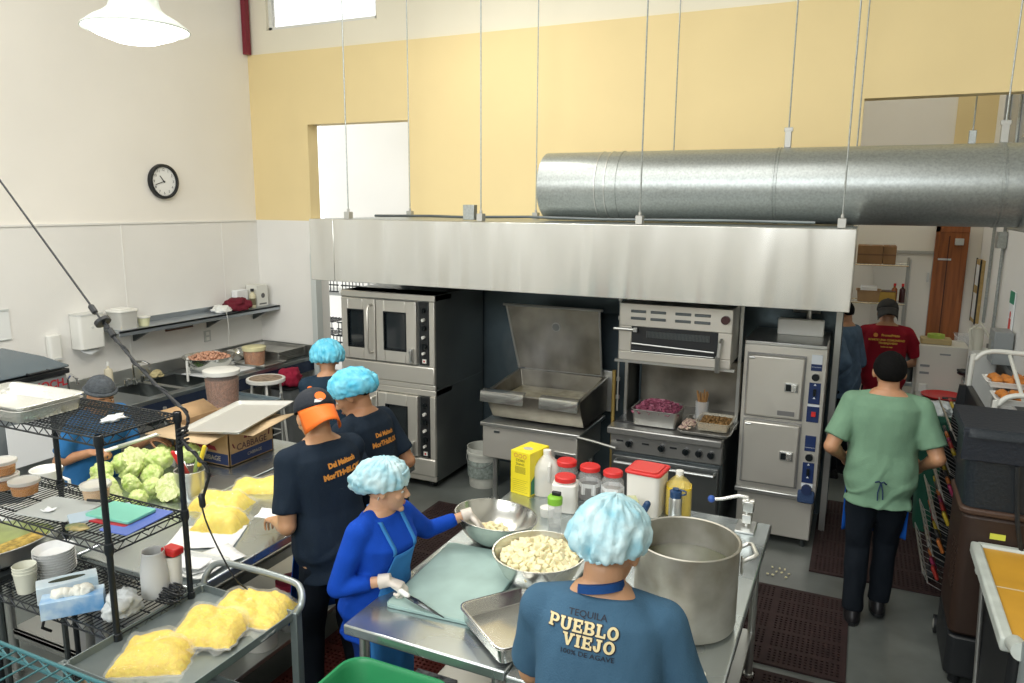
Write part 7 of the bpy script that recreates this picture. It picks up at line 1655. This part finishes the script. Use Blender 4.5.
# --- walking man in green
G_=person('man in sage green T-shirt and dark trousers walking away toward the back room',(.215,4.92),91,1.78,lean=3,hyaw=3,hpitch=4,shirt=sage,pants=darkp,shoes=shoe,skin=(.46,.22,.11),build=1.05,wr=.006,voxel=.006,ease=1.25,
   feet={1:(-.02,.08),-1:(.13,-.07,.02)},
   arms={1:{'w':(.00,5.06,1.02),'hint':(-.5,-.8,-.8),'pn':(1,0,-.3)},-1:{'w':(.45,5.08,1.02),'hint':(.5,-.8,-.8),'pn':(-1,0,-.3)}})
apron(G_,apd,w=.13,top=.20,bottom=-.40,wrap=.185,straps=False)
kt=MB(); q=G_['bvh'].ray_cast(G_['p0']+G_['T']*.02-G_['Ft']*.6,G_['Ft'])[0]-G_['t'].location
kt.tube([q+V(-.03,-.01,0),q+V(-.012,-.022,.012),q+V(0,-.012,0),q+V(.014,-.022,.012),q+V(.03,-.01,-.005)],.005,6).tube([q+V(0,-.01,0),q+V(-.012,-.016,-.06),q+V(-.01,-.014,-.11)],.004,6).tube([q+V(0,-.01,0),q+V(.014,-.016,-.05),q+V(.018,-.014,-.10)],.004,6).build('apron_tie',mat('tie_navy',(.01,.03,.08),.7),G_['t'])
# --- person in red, far
R_=person('person in crimson T-shirt and black cap working in the back room, seen from behind',(.285,8.0),94,1.75,lean=9,hpitch=22,shirt=crimson,pants=darkp,shoes=shoe,voxel=.009,wr=.005,build=1.05,cap=(mat('cap_black',(.01,.01,.01),.7),mat('cap_black2',(.012,.012,.012),.7),True),
   arms={1:{'w':(.12,8.33,1.02),'hint':(-1,-.5,-.6)},-1:{'w':(.46,8.33,1.02),'hint':(1,-.5,-.6)}})
gold=mat('print_gold',(.60,.36,.04),.6)
for (tx,sz,cz,cx) in (('ProntoPrinto',.030,.43,.03),('SOMOS UNA COMUNIDAD',.026,.385,0),('TRABAJANDO',.026,.355,.01),('hecho en casa',.018,.32,0)): on_back(R_,grid_text(tx,sz,.0012,1.0),cx,cz,'back_print',gold,0)
on_back(R_,([(.02*math.cos(a),.02*math.sin(a)) for a in [2*PI*i/14 for i in range(14)]],[tuple(range(14))]),-.10,.43,'print_emblem',orange,0)
# --- person in denim, far left behind the hood
D_=person('person in denim blue shirt half hidden behind the hood corner in the back room',(-.06,7.72),150,1.77,lean=4,hpitch=20,shirt=denim,sleeve='long',pants=darkp,shoes=shoe,voxel=.009,wr=.008,
   arms={1:{'w':(-.20,7.5,.98)},-1:{'w':(-.15,7.95,1.0)}})
# ================================================================ steam
def steam(name,loc,dims,dens,label):
    m=bpy.data.materials.new(name); m.use_nodes=True; nt=m.node_tree; nt.nodes.clear(); o_=nt.nodes.new('ShaderNodeOutputMaterial'); v=nt.nodes.new('ShaderNodeVolumePrincipled'); v.inputs['Color'].default_value=(1,1,1,1)
    tc=nt.nodes.new('ShaderNodeTexCoord'); n=nt.nodes.new('ShaderNodeTexNoise'); n.inputs['Scale'].default_value=4; n.inputs['Detail'].default_value=3; mp=nt.nodes.new('ShaderNodeMapping'); mp.inputs['Scale'].default_value=(1.4,1.4,.7)
    g=nt.nodes.new('ShaderNodeTexGradient'); g.gradient_type='SPHERICAL'; mg=nt.nodes.new('ShaderNodeMapping'); 
    L=nt.links.new; L(tc.outputs['Generated'],mg.inputs[0]); mg.inputs['Location'].default_value=(-1,-1,-.8); mg.inputs['Scale'].default_value=(2,2,1.7)
    L(mg.outputs[0],g.inputs[0]); L(tc.outputs['Object'],mp.inputs[0]); L(mp.outputs[0],n.inputs['Vector'])
    r=nt.nodes.new('ShaderNodeMapRange'); r.inputs[1].default_value=.42; r.inputs[2].default_value=.75; r.inputs[3].default_value=0; r.inputs[4].default_value=dens; L(n.outputs['Fac'],r.inputs[0])
    k=nt.nodes.new('ShaderNodeMath'); k.operation='MULTIPLY'; L(r.outputs[0],k.inputs[0]); L(g.outputs['Fac'],k.inputs[1]); L(k.outputs[0],v.inputs['Density']); L(v.outputs[0],o_.inputs['Volume'])
    o=MB().ell((0,0,0),dims,None,20,12).build(name,m); tag(o,label,'steam',None,'stuff',loc); return o
steam('steam',(-2.44,5.95,1.35),(.42,.30,.40),5,'wisps of white steam rising from the braising pan')
steam('steam',(-.548,2.895,1.22),(.17,.17,.11),6,'thin steam hanging over the broth in the stock pot')
SC.cycles.volume_bounces=2
